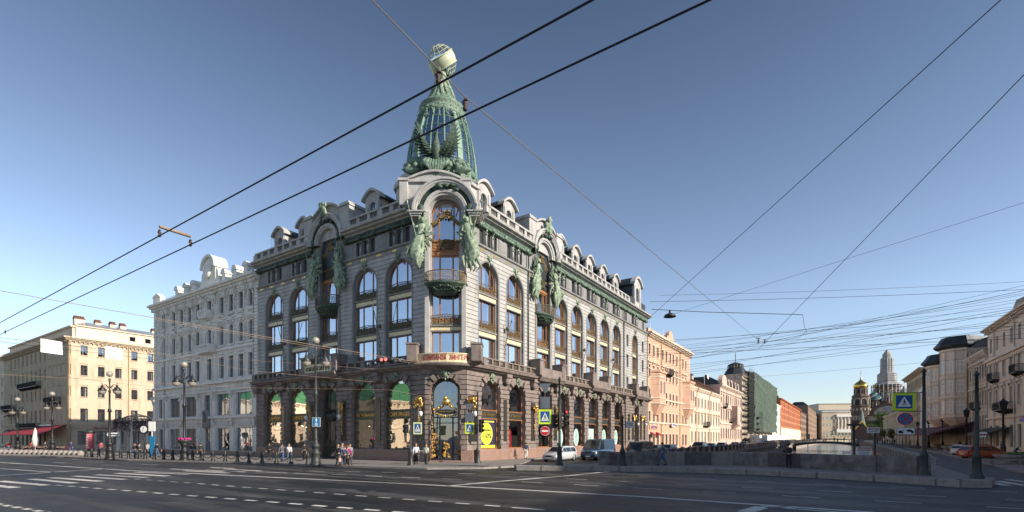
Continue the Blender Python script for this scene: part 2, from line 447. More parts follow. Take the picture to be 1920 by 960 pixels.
def scroll_panel(w, h, seed=1, cy=None, t=.022):
    """wrought panel: two rails and dense scrolls; cy(x) bows it outward"""
    mb = MB(); r = random.Random(seed); cy = cy or (lambda x: 0)
    n = 14
    for z, k in ((0, t*1.3), (h, t*1.7)):
        mb.tube([(x, cy(x), z+(.05*math.cos(x/w*PI*2)+.05 if z else 0)) for x in [-w/2+w*i/n for i in range(n+1)]], k, 5)
    m = max(6, int(w/.26))
    for i in range(m):
        x = -w/2+w*(i+.5)/m
        for row in range(3):
            z = h*(row+.5)/3+r.uniform(-.04, .04); rr = h/6*r.uniform(.75, 1.15); a = r.uniform(0, 6)
            xx = x+r.uniform(-.04, .04)
            ring(mb, xx, cy(xx)+r.uniform(-.03, .02), z, rr, t*r.uniform(.8, 1.2), 7, a, a+PI*r.uniform(1.3, 1.9))
        if i % 2: mb.tube([(x+w/m/2, cy(x), 0), (x+w/m/2, cy(x), h)], t*.8, 4)
    for i in range(m//2):
        x = r.uniform(-w*.45, w*.45); z = r.uniform(.15, .85)*h
        mb.ball((x, cy(x)-.03, z), r.uniform(.04, .075), 5, 4, (1, .5, 1))
    return mb
def lump(mb, c, r, seed=0, n=8, m=6, sq=(1, 1, 1), amp=.25):
    i0 = len(mb.v); mb.ball(c, r, n, m, sq); C = Vector(c)
    def fn(v):
        d = v-C; k = 1+amp*noise.noise((v+Vector((seed*3.1, 0, 0)))*(1.6/r)); return C+d*k
    mb.xf(fn, i0)
def garland(mb, pts, r, step=.16, seed=0, amp=.4):
    """a cord of irregular leafy lumps along a path"""
    rnd = random.Random(seed)
    for i in range(len(pts)-1):
        a, b = Vector(pts[i]), Vector(pts[i+1]); n = max(1, int((b-a).length/step))
        for k in range(n):
            p = a.lerp(b, (k+rnd.random()*.6)/n)+Vector((rnd.uniform(-.3, .3), rnd.uniform(-.5, .2), rnd.uniform(-.3, .3)))*r
            rr = r*rnd.uniform(.55, 1.05)
            lump(mb, p, rr, rnd.random()*9, 6, 4, (rnd.uniform(.6, 1.2), .7, rnd.uniform(.6, 1.2)), amp)
def mascaron(mb, x, z, s=1., y=-.15):
    lump(mb, (x, y-.1*s, z), .3*s, x, 8, 6, (.8, .6, 1.1))
    mb.ball((x, y-.3*s, z), .07*s, 5, 4); mb.ball((x-.1*s, y-.27*s, z+.1*s), .05*s, 5, 4); mb.ball((x+.1*s, y-.27*s, z+.1*s), .05*s, 5, 4)
    for k in range(7):
        a = PI*(k+.5)/7*1.1-.15; lump(mb, (x+.34*s*math.cos(a), y, z+.36*s*math.sin(a)), .13*s, k, 5, 4)
    for sx in (-1, 1): lump(mb, (x+sx*.25*s, y, z-.35*s), .15*s, sx, 5, 4, (.7, .5, 1.5))
    lump(mb, (x, y, z-.55*s), .14*s, 3, 5, 4, (.7, .5, 1.5))

# ================================================================ the corner building
HOUSE = thing('corner_building', 'tall grey granite corner building with rose granite arcade, green bronze statues and glazed tower', 'building', V)
def fpart(name, mb, m, Fm, **k): return part(name, mb, m, HOUSE, (Fm.o.x-V.x, Fm.o.y-V.y, 0), Fm.a, **k)
def fplace(k, Fm, u, y, z, sx=1., flip=False):
    p = Fm.W(u, y, z); return place(k, HOUSE, (p.x-V.x, p.y-V.y, z), Fm.a, (sx, 1, 1) if sx != 1 else None)
BW = 1.7
LB = [3.45, 8.47, 19.98, 24.94]; LM = 14.1
RB = [5.77, 10.57, 21.1, 25.6, 30.15, 34.75, 39.4]; RM = 16.6
RS = 47.6                                       # bay of the far end block
SLOT = [44.0, 51.4]                             # its narrow windows
# openings of the upper wall
upL = [(c-BW-.13, c+BW+.13, 9.4, 18.15, 1.8) for c in LB]+[(LM-1.55, LM+1.55, 9.4, 23.3, 1.5)]
upR = [(c-BW, c+BW, 9.4, 18.2, 1.72) for c in RB]+[(RM-1.55, RM+1.55, 9.4, 23.3, 1.5), (RS-1.35, RS+1.35, 9.4, 18.4, 1.35)]
slots = [(s-.45, s+.45, z, z+h, 0) for s in SLOT for z, h in ((10.3, 2.0), (13.9, 2.1), (17.3, 1.9))]
att = lambda bays: [(c+d-.36, c+d+.36, 21.25, 22.85, 0) for c in bays for d in (-1.1, 0, 1.1)]
for Fm, ops, U0, U1, bays, mid in ((FL, upL, 0, LC+.02, LB, LM), (FR, upR+slots, RC-.02, REND, RB+[RS], RM)):
    mb = MB()
    wall(mb, U0, U1, 9.4, 20.55, ops, 0, .75, course=.43, gap=.055)
    fpart('upper_wall', mb, M['stone'], Fm)
    mb = MB(); a = att(bays)
    if Fm is FR: a += [(s-.33, s+.33, 21.3, 22.8, 0) for s in (43.6, 51.9)]
    wall(mb, U0, U1, 21.2, 23.0, a+[(o[0], o[1], 9, o[3], o[4]) for o in ops if o[3] > 23], .1, .7)
    wall(mb, U0, U1, 23.0, 24.2, [o for o in ops if o[3] > 23], .1, .7)
    # plain raised panels between the window groups
    bs = sorted(bays)
    for i in range(len(bs)-1):
        c = (bs[i]+bs[i+1])/2
        if bs[i+1]-bs[i] < 6.2 and not (Fm is FR and i == len(bs)-2):
            mb.bbox(c-.62, c+.62, .02, .12, 21.35, 22.85, .05); mb.bbox(c-.42, c+.42, -.02, .04, 21.6, 22.6, .04)
    fpart('attic_wall', mb, M['stone2'], Fm)
    # moulded arch surrounds standing proud of the wall and reveals
    mb = MB()
    for o in ops:
        if o[3] > 23 or o[1]-o[0] < 2: continue
        c = (o[0]+o[1])/2; h = (o[1]-o[0])/2
        path = [(c-h, 9.45, -1, 0)]+[(c-h, o[3], -1, 0)]
        for i in range(1, 15):
            t = PI-PI*i/15; path.append((c+h*math.cos(t), o[3]+o[4]*math.sin(t), math.cos(t), math.sin(t)))
        path += [(c+h, o[3], 1, 0), (c+h, 9.45, 1, 0)]
        mb.mark(); mb.sweep(path, [(-.16, .72), (-.16, .34), (-.06, .28), (-.06, .02), (.02, -.035), (.12, -.035), (.14, .05)])
    fpart('arch_surround', mb, M['stone2'], Fm)
    # spandrels between storeys with gold mosaic bands and sills
    led = MB(); gd = MB()
    for o in ops:
        if o[1]-o[0] < 2: continue
        c = (o[0]+o[1])/2; h = (o[1]-o[0])/2-.15
        for z in (12.4, 16.05):
            led.mark(); gd.mark(); led.box(c-h, c+h, .32, .62, z, z+.9); led.box(c-h, c+h, .12, .32, z+.5, z+.62); led.box(c-h, c+h, .2, .32, z-.03, z+.04)
            gd.box(c-h+.05, c+h-.05, .25, .33, z+.08, z+.46)
    fpart('spandrel', led, M['stone2'], Fm); fpart('mosaic_band', gd, M['mosaic'], Fm)
    # bronze keystone masks under the ledge
    ms = MB()
    for c in bs: ms.mark(); mascaron(ms, c, 20.25, .95, -.02)
    fpart('mask', ms, M['patina'], Fm)
    # colonnettes with bronze capitals between attic windows, green frieze
    co = MB(); cp = MB(); fz = MB()
    for c in bs:
        for d in (-.55, .55):
            co.mark(); cp.mark()
            co.tube([(c+d, -.02, 21.25), (c+d, -.02, 22.85)], .12, 8)
            garland(cp, [(c+d, -.12, 22.95), (c+d, -.12, 22.2)], .15, .17, c+d)
            garland(cp, [(c+d, -.12, 21.6), (c+d, -.12, 21.35)], .09, .17, c+d)
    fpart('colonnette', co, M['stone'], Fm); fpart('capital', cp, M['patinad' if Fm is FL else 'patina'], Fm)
    segs = [(U0+.1, mid-2.9), (mid+2.9, min(U1-1.4, 27) if Fm is FL else U1-.1)]
    if Fm is FR: segs[0] = (3.9, mid-2.9)
    for a, b in segs:
        fz.mark()
        fz.tube([(a, -.12, 23.12), (b, -.12, 23.12)], .16, 8); fz.box(a, b, -.05, .1, 22.95, 23.6)
        x = a
        while x < b-.2:
            fz.bbox(x, x+.16, -.2, -.04, 23.28, 23.58, .03)
            if int((x-a)/.24) % 9 == 0: lump(fz, (x+.1, -.2, 23.15), .28, x, 7, 5)
            x += .24
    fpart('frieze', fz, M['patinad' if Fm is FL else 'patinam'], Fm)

# ledge under the attic, cornices, plinth: swept round the corner
mb = MB()
lp = [(-.3, 20.55), (.05, 20.55), (.08, 20.95), (.26, 21.05), (.28, 21.2), (-.3, 21.2)]
def sub_path(Fm, a, b): return [Fm.W(a), Fm.W(b)]
for Fm, a, b in ((FL, 0, LM-1.75), (FL, LM+1.75, LC-.05), (FR, RC+.05, RM-1.75), (FR, RM+1.75, REND)): mb.mark(); plan_sweep(mb, sub_path(Fm, a, b), lp)
for Fm, bays in ((FL, LB), (FR, RB)): pass
part('ledge', mb, M['stone2'], HOUSE)
gm = MB()
for Fm, a, b in ((FL, .5, LM-3.2), (FL, LM+3.2, 26.5), (FR, 4.2, RM-3), (FR, RM+3, REND-.5)):
    x = a; r = random.Random(5)
    while x < b:
        w = r.uniform(.5, 1.0)
        gm.mark()
        for k in range(3): plan_sweep(gm, sub_path(Fm, x+k*w/3, x+k*w/3+.2), [(.05, 20.7), (.085, 20.7), (.085, 20.86+.04*(k == 1)), (.05, 20.86)])
        x += r.uniform(1.6, 2.4)
part('gilt_ornament', gm, M['gold'], HOUSE)
mb = MB()
cp = [(-.4, 23.6), (.12, 23.6), (.2, 23.72), (.55, 23.8), (.6, 23.92), (.88, 23.98), (.95, 24.17), (.9, 24.2), (-.4, 24.28)]
for Fm, a, b in ((FL, -.25, LM-2.95), (FL, LM+2.95, 26.7), (FR, 4.5, RM-2.95), (FR, RM+2.95, REND+.3)): mb.mark(); plan_sweep(mb, sub_path(Fm, a, b), cp)
part('main_cornice', mb, M['stone'], HOUSE)
# balustrade
mb = MB(); bl = MB(); 
def balus(Fm, a, b, post=1.55):
    mb.mark()
    n = max(1, round((b-a)/post)); w = (b-a)/n
    for z0, z1, y0, y1 in ((24.22, 24.45, -.62, -.22), (25.02, 25.2, -.66, -.18)):
        plan_sweep(mb, sub_path(Fm, a, b), [(-y1, z0), (-y0, z0), (-y0, z1), (-y1, z1)])
    for i in range(n+1):
        x = a+i*w; wd = .22 if i % 3 else .36
        q = [Fm.W(x+dx, dy)-V for dx, dy in ((-wd, -.6), (wd, -.6), (wd, -.24), (-wd, -.24))]
        mb.add([(p.x, p.y, z) for z in (24.44, 25.03) for p in q], [(0,1,5,4),(1,2,6,5),(2,3,7,6),(3,0,4,7)])
    for i in range(n):
        k = 5
        for j in range(k):
            p = Fm.W(a+i*w+.3+(w-.6)*(j+.5)/k, -.42)-V
            bl.lathe([(.05, 24.43), (.085, 24.55), (.045, 24.75), (.05, 24.9), (.08, 25.03)], 6, (p.x, p.y, 0))
balus(FL, .3, LM-3.3); balus(FL, LM+3.9, 26.2); balus(FR, 4.9, RM-3.2); balus(FR, RM+3.2, 43.2)
o = part('balustrade', mb, M['stone'], HOUSE); part('baluster', bl, M['stone2'], o)['kind'] = 'stuff'
# storey windows
kits = {}
def wk(key, *a, **k):
    if key not in kits: kits[key] = win_kit(*a, **k)
    return kits[key]
rnd = random.Random(11)
for Fm, bays in ((FL, LB), (FR, RB+[RS])):
    for c in bays:
        w = 2.4 if c == RS else 3.06 if Fm is FR else 3.3
        for z, h, r in ((9.45, 2.95, 0), (12.95, 3.1, 0), (16.6, 1.62, 1.55 if c != RS else 1.2)):
            kk = rnd.randrange(1, 7)
            fplace(wk(('b', w, h, kk, Fm is FL), w, h, r, (-w*.18, w*.18+.25), (), cur=kk), Fm, c, .5 if Fm is FR else .38, z)
    for c in bays:
        for d in (-1.1, 0, 1.1): fplace(wk('att', .74, 1.6, 0, (), (1.1,), cur=0, fr=.08), Fm, c+d, .5, 21.25)
for s in (43.6, 51.9): fplace(wk('att', .74, 1.6), FR, s, .5, 21.25)
for s in SLOT:
    for z, h in ((10.3, 2.0), (13.9, 2.1), (17.3, 1.9)): fplace(wk(('sl', h), .86, h, 0, (), (h*.65,), cur=0, fr=.08), FR, s, .45, z)
# ironwork window guards
gk = {}
for w in (3.1, 2.4, 2.84):
    for sd in (1, 2):
        for m in ('bronze', 'bronzew'):
            gk[w, sd, m] = kit('window_guard', scroll_panel(w, .86, sd*7+int(w*10)), M[m])
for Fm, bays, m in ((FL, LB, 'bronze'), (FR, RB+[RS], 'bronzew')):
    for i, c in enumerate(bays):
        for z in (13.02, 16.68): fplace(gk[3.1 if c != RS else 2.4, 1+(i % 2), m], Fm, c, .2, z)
# dark backing sheets behind the L guards are the window bases: solid aprons
mb = MB()
for c in LB:
    for z in (13.0, 16.65): mb.mark(); mb.box(c-1.62, c+1.62, .3, .46, z, z+.72)
fpart('apron', mb, M['bronze'], FL)
mb = MB()
for c in RB:
    for z in (13.0, 16.65): mb.mark(); mb.box(c-1.5, c+1.5, .38, .46, z, z+.7)
fpart('apron', mb, mat('apron_bronze', (.16, .08, .035), .5, metal=.3, var=.3, bump=.2), FR)

# ---- the three tall bays: windows, balcony, bronze hood, statues, big arch hood
def tall_windows(Fm, c, y):
    w = 2.84 if Fm is FC else 3.0
    for z, h, cu in ((9.45, 2.95, 2), (12.95, 3.1, 6 if Fm is FC else 7), (17.0, 2.6, 6)):
        fplace(wk(('t', w, h, cu), w, h, 0, (-w*.22, w*.22), (), cur=cu, fr=.13, mw=.15), Fm, c, y, z)
    def ex(f):
        for a in (35, 65, 115, 145):
            t = math.radians(a); f.tube([(.75*math.cos(t)*w/2, .02, 2.0+.55*math.sin(t)), (w/2*.97*math.cos(t), .02, 2.35+1.32*math.sin(t))], .06, 5)
    fplace(wk(('top', w), w, 2.35, 1.35, (-w*.25, w*.25), (), cur=6, fr=.14, mw=.14, extra=ex), Fm, c, y, 21.0)
    p = MB(); p.box(c-w/2, c+w/2, y-.05, y+.1, 19.6, 21.0); p.box(c-w/2, c+w/2, y-.2, y-.05, 20.88, 21.02); p.box(c-w/2, c+w/2, y-.14, y-.05, 20.05, 20.15)
    for k in (-1, 1): p.bbox(c+k*w*.4-.16, c+k*w*.4+.16, y-.1, y-.04, 20.25, 20.8, .04)
    p.box(c-w/2, c+w/2, y-.1, y-.05, 19.6, 19.75)
    fpart('oak_panel', p, M['wood'], Fm)
    g = MB(); n = 16                          # carved ogee canopy over the top light
    pa = [(c+w*.5*(-1+2*i/n), 22.55+1.0*math.cos(PI*(-1+2*i/n)*.5)**1.6) for i in range(n+1)]
    g.tube([(x, y-.15, z) for x, z in pa], .11, 6); g.tube([(x, y-.1, z-.16) for x, z in pa], .08, 6)
    garland(g, [(c-.25, y-.25, 23.7), (c+.25, y-.25, 23.7)], .2, .14, 3)
    garland(g, [(c-.55, y-.2, 23.15), (c+.55, y-.2, 23.15)], .13, .14, 4)
    for k in (-1, 1): garland(g, [(c+k*w*.25, y-.15, 22.9), (c+k*w*.25, y-.12, 22.3)], .12, .14, 5)
    fpart('carved_canopy', g, M['bronzew'], Fm)
    # wrought grille on the panel
    s = scroll_panel(1.5, .7, 31, t=.03); s.xf(lambda v: v+Vector((c, y-.22, 20.25)))
    for k in range(5): lump(s, (c-.6+k*.3, y-.25, 20.2), .09, k, 5, 4)
    fpart('grille', s, M['bronze'], Fm)
    # spandrels
    led = MB(); gd = MB()
    for z in (12.4,):
        led.box(c-w/2-.1, c+w/2+.1, y-.12, y+.1, z, z+.9); led.box(c-w/2-.1, c+w/2+.1, y-.35, y-.12, z+.48, z+.6); led.box(c-w/2-.1, c+w/2+.1, y-.25, y-.12, z-.02, z+.05)
        gd.box(c-w/2, c+w/2, y-.22, y-.115, z+.1, z+.44)
    led.mark(); led.box(c-w/2-.1, c+w/2+.1, y-.1, y+.1, 16.05, 17.0)
    fpart('spandrel', led, M['stone2'], Fm); fpart('mosaic_band', gd, M['mosaic'], Fm)
    g = scroll_panel(w, .86, 9, lambda x: -.12*math.cos(x/w*PI)); g.xf(lambda v: v+Vector((c, y-.25, 13.02)))
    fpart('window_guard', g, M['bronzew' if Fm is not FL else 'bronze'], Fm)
    a = MB(); a.box(c-w/2+.05, c+w/2-.05, y-.1, y-.02, 12.97, 13.7); fpart('apron', a, M['wood' if Fm is not FL else 'bronze'], Fm)
def balcony(Fm, c, y):
    """curved bronze balcony on a shell-shaped bracket"""
    hw, dp = 1.95, 1.15
    def cur(t, k=1.): a = PI+PI*t; return (c+hw*k*math.cos(a), y+dp*k*math.sin(a)*1.0)
    s = MB(); rings = []
    for k, z in ((.45, 15.75), (.62, 15.95), (.8, 16.3), (.97, 16.55), (1.03, 16.62), (1.05, 16.75), (1.0, 16.8), (.3, 16.82)):
        rings.append([(cur(t/18, k*(1+.04*math.sin(t*1.7)*(z < 16.5)))[0], cur(t/18, k)[1], z) for t in range(19)]+[(c+hw*k, y+.3, z), (c-hw*k, y+.3, z)])
    s.loft(rings, True); 
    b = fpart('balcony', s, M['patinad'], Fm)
    o = MB()
    garland(o, [(cur(k/12, .88)[0], cur(k/12, .88)[1], 16.35-.25*(k%4 == 0)) for k in range(13)], .13, .13, 3, .7)
    garland(o, [(cur(k/8, .7)[0], cur(k/8, .7)[1], 16.05) for k in range(9)], .12, .15, 5, .7)
    q = part('ornament', o, M['patinad'], b)
    r = MB(); P = [cur(i/30) for i in range(31)]
    r.tube([(x, yy, 16.85) for x, yy in P], .035, 5); r.tube([(x, yy, 17.68+.08*math.sin(PI*i/30)) for i, (x, yy) in enumerate(P)], .05, 6)
    rd = random.Random(3)
    for i in range(0, 31):
        x, yy = P[i]; r.tube([(x, yy, 16.85), (x, yy, 17.68)], .014, 4)
        a = PI+PI*i/30
        for z in (17.05, 17.3, 17.5):
            rr = rd.uniform(.08, .12); a0 = rd.uniform(0, 6); tx, ty = -math.sin(a), math.cos(a)
            r.tube([(x+tx*rr*math.cos(a0+j*.75), yy+ty*rr*math.cos(a0+j*.75), z+rr*math.sin(a0+j*.75)) for j in range(8)], .018, 4, cap=False)
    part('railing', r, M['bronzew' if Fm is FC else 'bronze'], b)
def statue(Fm, c, y, side, zb=18.1, mt='patina'):
    """winged robed figure with a spear, standing on the wall; side=-1 spear to the left"""
    m = MB(); sd = side; rnd = random.Random(int(c*10))
    cx = c; Y = y-.45
    # robe: tapering from a point below, swelling at the knees, twisted folds
    rings = []
    zz = [0, .35, .8, 1.3, 1.8, 2.3, 2.8, 3.15, 3.4, 3.7, 4.0, 4.15]
    rr = [.06, .26, .46, .6, .62, .55, .46, .34, .30, .40, .34, .14]
    for i, (z, r) in enumerate(zip(zz, rr)):
        n = 22; ring_ = []
        ox = sd*(.28*math.sin(z*1.1)-.1)
        for j in range(n):
            t = 2*PI*j/n; fold = (1+.16*math.sin(t*6+z*2.2*sd)+.08*math.sin(t*11-z*3)) if z < 3.2 else 1
            ring_.append((cx+ox+r*fold*math.cos(t), Y+r*.62*fold*math.sin(t), zb+z))
        rings.append(ring_)
    m.loft(rings)
    ox = sd*(.28*math.sin(4.0*1.1)-.1); hx = cx+ox
    m.ball((hx-sd*.04, Y-.08, zb+4.45), .2, 10, 8, (.9, 1, 1.15))                     # head
    m.ball((hx-sd*.04, Y-.27, zb+4.42), .045, 5, 4); lump(m, (hx, Y+.02, zb+4.55), .22, 3, 8, 6)   # nose, hair
    sh = zb+3.95
    # arms: one raised to the spear, one across the body
    m.tube([(hx+sd*.33, Y, sh-.05), (hx+sd*.62, Y-.15, sh-.2), (hx+sd*.82, Y-.3, sh+.28)], [.12, .095, .06], 8)
    m.tube([(hx-sd*.33, Y, sh-.05), (hx-sd*.45, Y-.2, sh-.6), (hx-sd*.1, Y-.45, sh-.75)], [.12, .095, .06], 8)
    m.tube([(hx+sd*1.25, Y-.3, sh+1.9), (hx+sd*.45, Y-.3, sh-1.2)], .035, 5)
    m.tube([(hx+sd*1.33, Y-.3, sh+2.35), (hx+sd*1.29, Y-.3, sh+2.1), (hx+sd*1.25, Y-.3, sh+1.9)], [.01, .1, .04], 5)
    # flying drapery ends
    for k in range(7):
        a = rnd.uniform(-1, 1); z0 = zb+rnd.uniform(.6, 2.4)
        m.tube([(cx+a*.4, Y, z0+.5), (cx+a*.8, Y-.1, z0), (cx+a*.9+sd*.2, Y, z0-.6), (cx+a*.6, Y+.1, z0-1.0)], [.05, .17, .13, .02], 6)
    # wings: layered feathers from the shoulders up the wall
    for ws in (-1, 1):
        for L_, row in ((1.35, 0), (1.0, 1), (.6, 2)):
            n = 8
            for k in range(n):
                t = k/(n-1); ang = math.radians(97-150*t*t) ; ln = L_*(1-.45*t)*(1.0 if ws == -sd else .75)
                bx = hx+ws*(.2+.16*t); bz = sh+.2-1.5*t
                dx = ws*math.cos(ang)*.6+ws*.1; dz = math.sin(ang); q = math.hypot(dx, dz); dx /= q; dz /= q
                yy = Y+.28-.07*row-.01*k
                ax, az = -dz, dx; wd = .14
                pts = [(bx-ax*wd*.4, yy, bz-az*wd*.4), (bx+ax*wd*.4, yy-.05, bz+az*wd*.4), (bx+dx*ln*.6+ax*wd, yy-.07, bz+dz*ln*.6+az*wd), (bx+dx*ln, yy-.03, bz+dz*ln), (bx+dx*ln*.6-ax*wd, yy, bz+dz*ln*.6-az*wd)]
                b4 = [(p[0], p[1]+.06, p[2]) for p in pts]
                m.add(pts+b4, [(0,1,2,3,4), (9,8,7,6,5), (0,5,6,1), (1,6,7,2), (2,7,8,3), (3,8,9,4), (4,9,5,0)])
    garland(m, [(cx-.3, Y+.25, zb+.9), (cx-.6, Y+.25, zb+2.6)], .22, .25, 3); garland(m, [(cx+.3, Y+.25, zb+.7), (cx+.6, Y+.25, zb+2.6)], .22, .25, 5)
    fpart('statue', m, M[mt], Fm)
def hood(Fm, c, y, R=3.1, zc=23.4, back=3.):
    """big projecting arch over the tall bay"""
    m = MB(); P = arcpath(c, zc, R, 0, PI, 28); P = [(P[0][0], zc-.0, 1, 0)]+P+[(P[-1][0], zc, -1, 0)]
    m.sweep(P, [(0, y+back), (0, y-.12), (-.06, y-.2), (-.22, y-.2), (-.26, y-.1), (-.42, y-.1), (-.46, y-.02), (-.58, y), (-.6, y+.12)], False)
    m.sweep(P, [(-.98, y+.5), (-1.0, y+.1), (-1.06, y+.06), (-1.3, y+.1), (-1.34, y+.2), (-1.5, y+.24), (-1.52, y+.7)], False)
    if Fm is FC:
        for k in (-1, 1):         # jamb pilasters running down beside the window
            m.box(c+k*1.72-.19, c+k*1.72+.19, y+.22, y+1., 9.4, zc+.05)
    fpart('arch_hood', m, M['stone'], Fm)
    g = MB(); g.sweep(P, [(-.58, y+.14), (-.62, y+.55), (-.95, y+.6), (-1.0, y+.4)], False)
    n = 46
    for i in range(n):
        t = PI*(i+.5)/n; r1, r2 = R-.62, R-.97
        q = [(c+r*math.cos(t+d), zc+r*math.sin(t+d)) for r, d in ((r2, -.018), (r1, -.018), (r1, .018), (r2, .018))]
        g.quadprism(q, y+.2, y+.5)
    garland(g, [(c+(R-.8)*math.cos(math.radians(a)), y+.15, zc+(R-.8)*math.sin(math.radians(a))) for a in range(60, 121, 6)], .24, .2, 2)
    garland(g, [(c-.9, y+.0, zc+R-.85), (c+.9, y+.0, zc+R-.85)], .3, .22, 6)
    for a in (8, 172): lump(g, (c+(R-.8)*math.cos(math.radians(a)), y+.1, zc+.3), .35, a, 8, 6, (1, .6, 1.2))
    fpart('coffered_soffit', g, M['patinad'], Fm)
    # wall between the inner arch and the window, pilasters
    w = MB(); wall(w, c-R+.02, c+R-.02, zc, zc+R-.5, [], y+.62, y+.63)
    # clip to the arch: replace by fan
    w = MB(); n = 24
    a = [(c+(R-.1)*math.cos(PI-PI*i/n), zc+(R-.1)*math.sin(PI*i/n)) for i in range(n+1)]
    b = [(c+1.48*math.cos(PI-PI*i/n), zc+1.45*math.sin(PI*i/n)) for i in range(n+1)]
    w.strip(a, b, y+.62, y+.9)
    fpart('tympanum', w, M['stone'], Fm)
hL = [(FL, LM), (FR, RM)]
for Fm, c in hL:
    tall_windows(Fm, c, .45); hood(Fm, c, -.55, 3.05, 23.75); 
    m = MB()
    m.sweep([(c-1.55, 9.45, -1, 0), (c-1.55, 23.3, -1, 0)], [(0, .6), (0, -.02), (.1, -.1), (.4, -.1), (.45, .1)])
    m.mark(); m.sweep([(c+1.55, 23.3, 1, 0), (c+1.55, 9.45, 1, 0)], [(0, .6), (0, -.02), (.1, -.1), (.4, -.1), (.45, .1)])
    fpart('pilaster', m, M['stone2'], Fm)
    balcony(Fm, c, .1)
    for k in (-1, 1): statue(Fm, c+k*2.35, -.05, k if k < 0 else 1)
    # attic block with corner posts and curved pediment
    m = MB(); m.box(c-3.5, c+3.5, .05, 3.2, 24.2, 26.7)
    for k in (-1, 1):
        x = c+k*3.15; m.bbox(x-.75, x+.75, -.5, 3.4, 24.25, 26.9, .06); m.box(x-.85, x+.85, -.6, 3.5, 26.9, 27.05); m.box(x-.75, x+.75, -.5, 3.4, 27.05, 27.3)
    n = 18; pa = []
    for i in range(n+1):
        x = -2.4+4.8*i/n; pa.append((c+x, 26.85+.95*math.cos(x/2.4*PI/2)**.9 if abs(x) < 2.39 else 26.85))
    for i in range(n):
        (x0, z0), (x1, z1) = pa[i], pa[i+1]
        m.quadprism([(x0, 26.0), (x1, 26.0), (x1, z1), (x0, z0)], -.12, 2.9); m.quadprism([(x0, z0), (x1, z1), (x1, z1+.22), (x0, z0+.22)], -.45, 3.1)
    fpart('attic_block', m, M['stone'], Fm)
    m = MB(); 
    for k in range(16): lump(m, (c+random.uniform(-.6, .6), -.75, 27.3+random.uniform(-.8, .8)), random.uniform(.18, .34), k, 7, 5, (1, .6, 1.2), .4)
    fpart('cartouche', m, M['patina'], Fm)
# corner tall bay
tall_windows(FC, CW/2, .45); hood(FC, CW/2, -.62, 3.1, 23.4, 3.4); balcony(FC, CW/2, -.05)
for k, u in ((-1, CW/2-2.47), (1, CW/2+2.42)): statue(FC, u, -.35, k, 18.0)
m = MB()   # corner spandrel wall above/below and sides
m.box(-.02, .42, .25, 1.0, 9.4, 23.5); m.mark(); m.box(CW-.42, CW+.02, .25, 1.0, 9.4, 23.5); m.mark()
wall(m, -.25, CW+.25, 21.2, 23.3, [(CW/2-1.48, CW/2+1.48, 9, 23.4, 1.45)], .3, 1.4)
wall(m, -1.2, CW+1.2, 23.3, 24.3, [(CW/2-1.48, CW/2+1.48, 9, 23.4, 1.45)], .35, 1.4)
for k in (-1, 1):
    for z0, z1, d in ((22.95, 23.12, 0), (23.12, 23.3, .12), (23.3, 23.42, .25)): m.box(CW/2+k*2.75-.45-d, CW/2+k*2.75+.45+d, -.55-d, 1.2, z0, z1)
fpart('corner_wall', m, M['stone'], FC)
# interior seen through the panes
for Fm, a, b in ((FL, .3, LC-.6), (FR, RC+.6, REND-.3)):
    m = MB(); m.box(a, b, 3.0, 3.1, 9.4, 24)
    for z in (9.3, 12.6, 16.2, 20.7): m.box(a, b, .78, 3.0, z, z+.25)
    for i in range(1, 12): 
        x = a+(b-a)*i/12; m.box(x-.1, x+.1, .78, 3.0, 9.5, 23)
    fpart('room', m, M['dark'], Fm)
m = MB(); m.box(-.6, CW+.6, 3.0, 3.1, 9.4, 24.8)
for z in (9.3, 12.6, 16.2, 20.7): m.box(-.3, CW+.3, .78, 3.0, z, z+.25)
fpart('room', m, M['dark'], FC)
# ---------------------------------------------------------------- ground floor
GW = 1.68
GX = 1.86
gL = [(c-GX, c+GX, 1.15, 6.5, 1.62) for c in LB+[LM]]
gR = [(c-GW, c+GW, 1.15, 6.6, 1.5) for c in RB+[RM]]+[(RS-1.15, RS+1.15, .2, 6.7, 1.2), (43.9-.45, 43.9+.45, 1.9, 6.2, 0), (51.4-.45, 51.4+.45, 1.9, 6.2, 0)]
gL[-1] = (LM-GW, LM+GW, .2, 6.6, 1.5)
gC = [(CW/2-1.45, CW/2+1.45, .2, 6.55, 1.45)]
for Fm, ops, U0, U1 in ((FL, gL, 0, LC+.1), (FR, gR, RC-.1, REND), (FC, gC, -.12, CW+.12)):
    m = MB(); wall(m, U0, U1, 1.2, 8.7, ops, -.28, .85, course=.47, gap=.07, tooth=.1)
    # voussoirs fanned above each arch
    for o in ops:
        if o[4] <= 0: continue
        c = (o[0]+o[1])/2; h = (o[1]-o[0])/2
        for k in range(-3, 4):
            t = math.radians(90+k*19); r1 = 1.0; r2 = 1.4 if k % 2 == 0 else 1.27
            q = []
            for r, d in ((r1, -.1), (r2, -.12), (r2, .12), (r1, .1)):
                q.append((c+h*r*math.cos(t+d), min(8.68, o[3]+o[4]*r*math.sin(t+d))))
            m.quadprism(q, -.5 if k % 2 == 0 else -.38, -.1)
    fpart('arcade_wall', m, M['pink'], Fm)
    m = MB(); ms = MB()
    for i, o in enumerate(sorted(ops)):
        if o[4] > 0: ms.mark(); mascaron(ms, (o[0]+o[1])/2, 8.35, .9, -.42)
    fpart('mask', ms, M['patina'], Fm)
m = MB()
for Fm, a, b in ((FL, 0, LM-GW), (FL, LM+GW, 27.3), (FR, 3.4, RS-1.2), (FR, RS+1.2, REND)):
    m.mark(); plan_sweep(m, sub_path(Fm, a, b), [(-.5, .1), (.42, .1), (.42, .25), (.34, .3), (.34, 1.1), (.30, 1.2), (-.5, 1.2)])
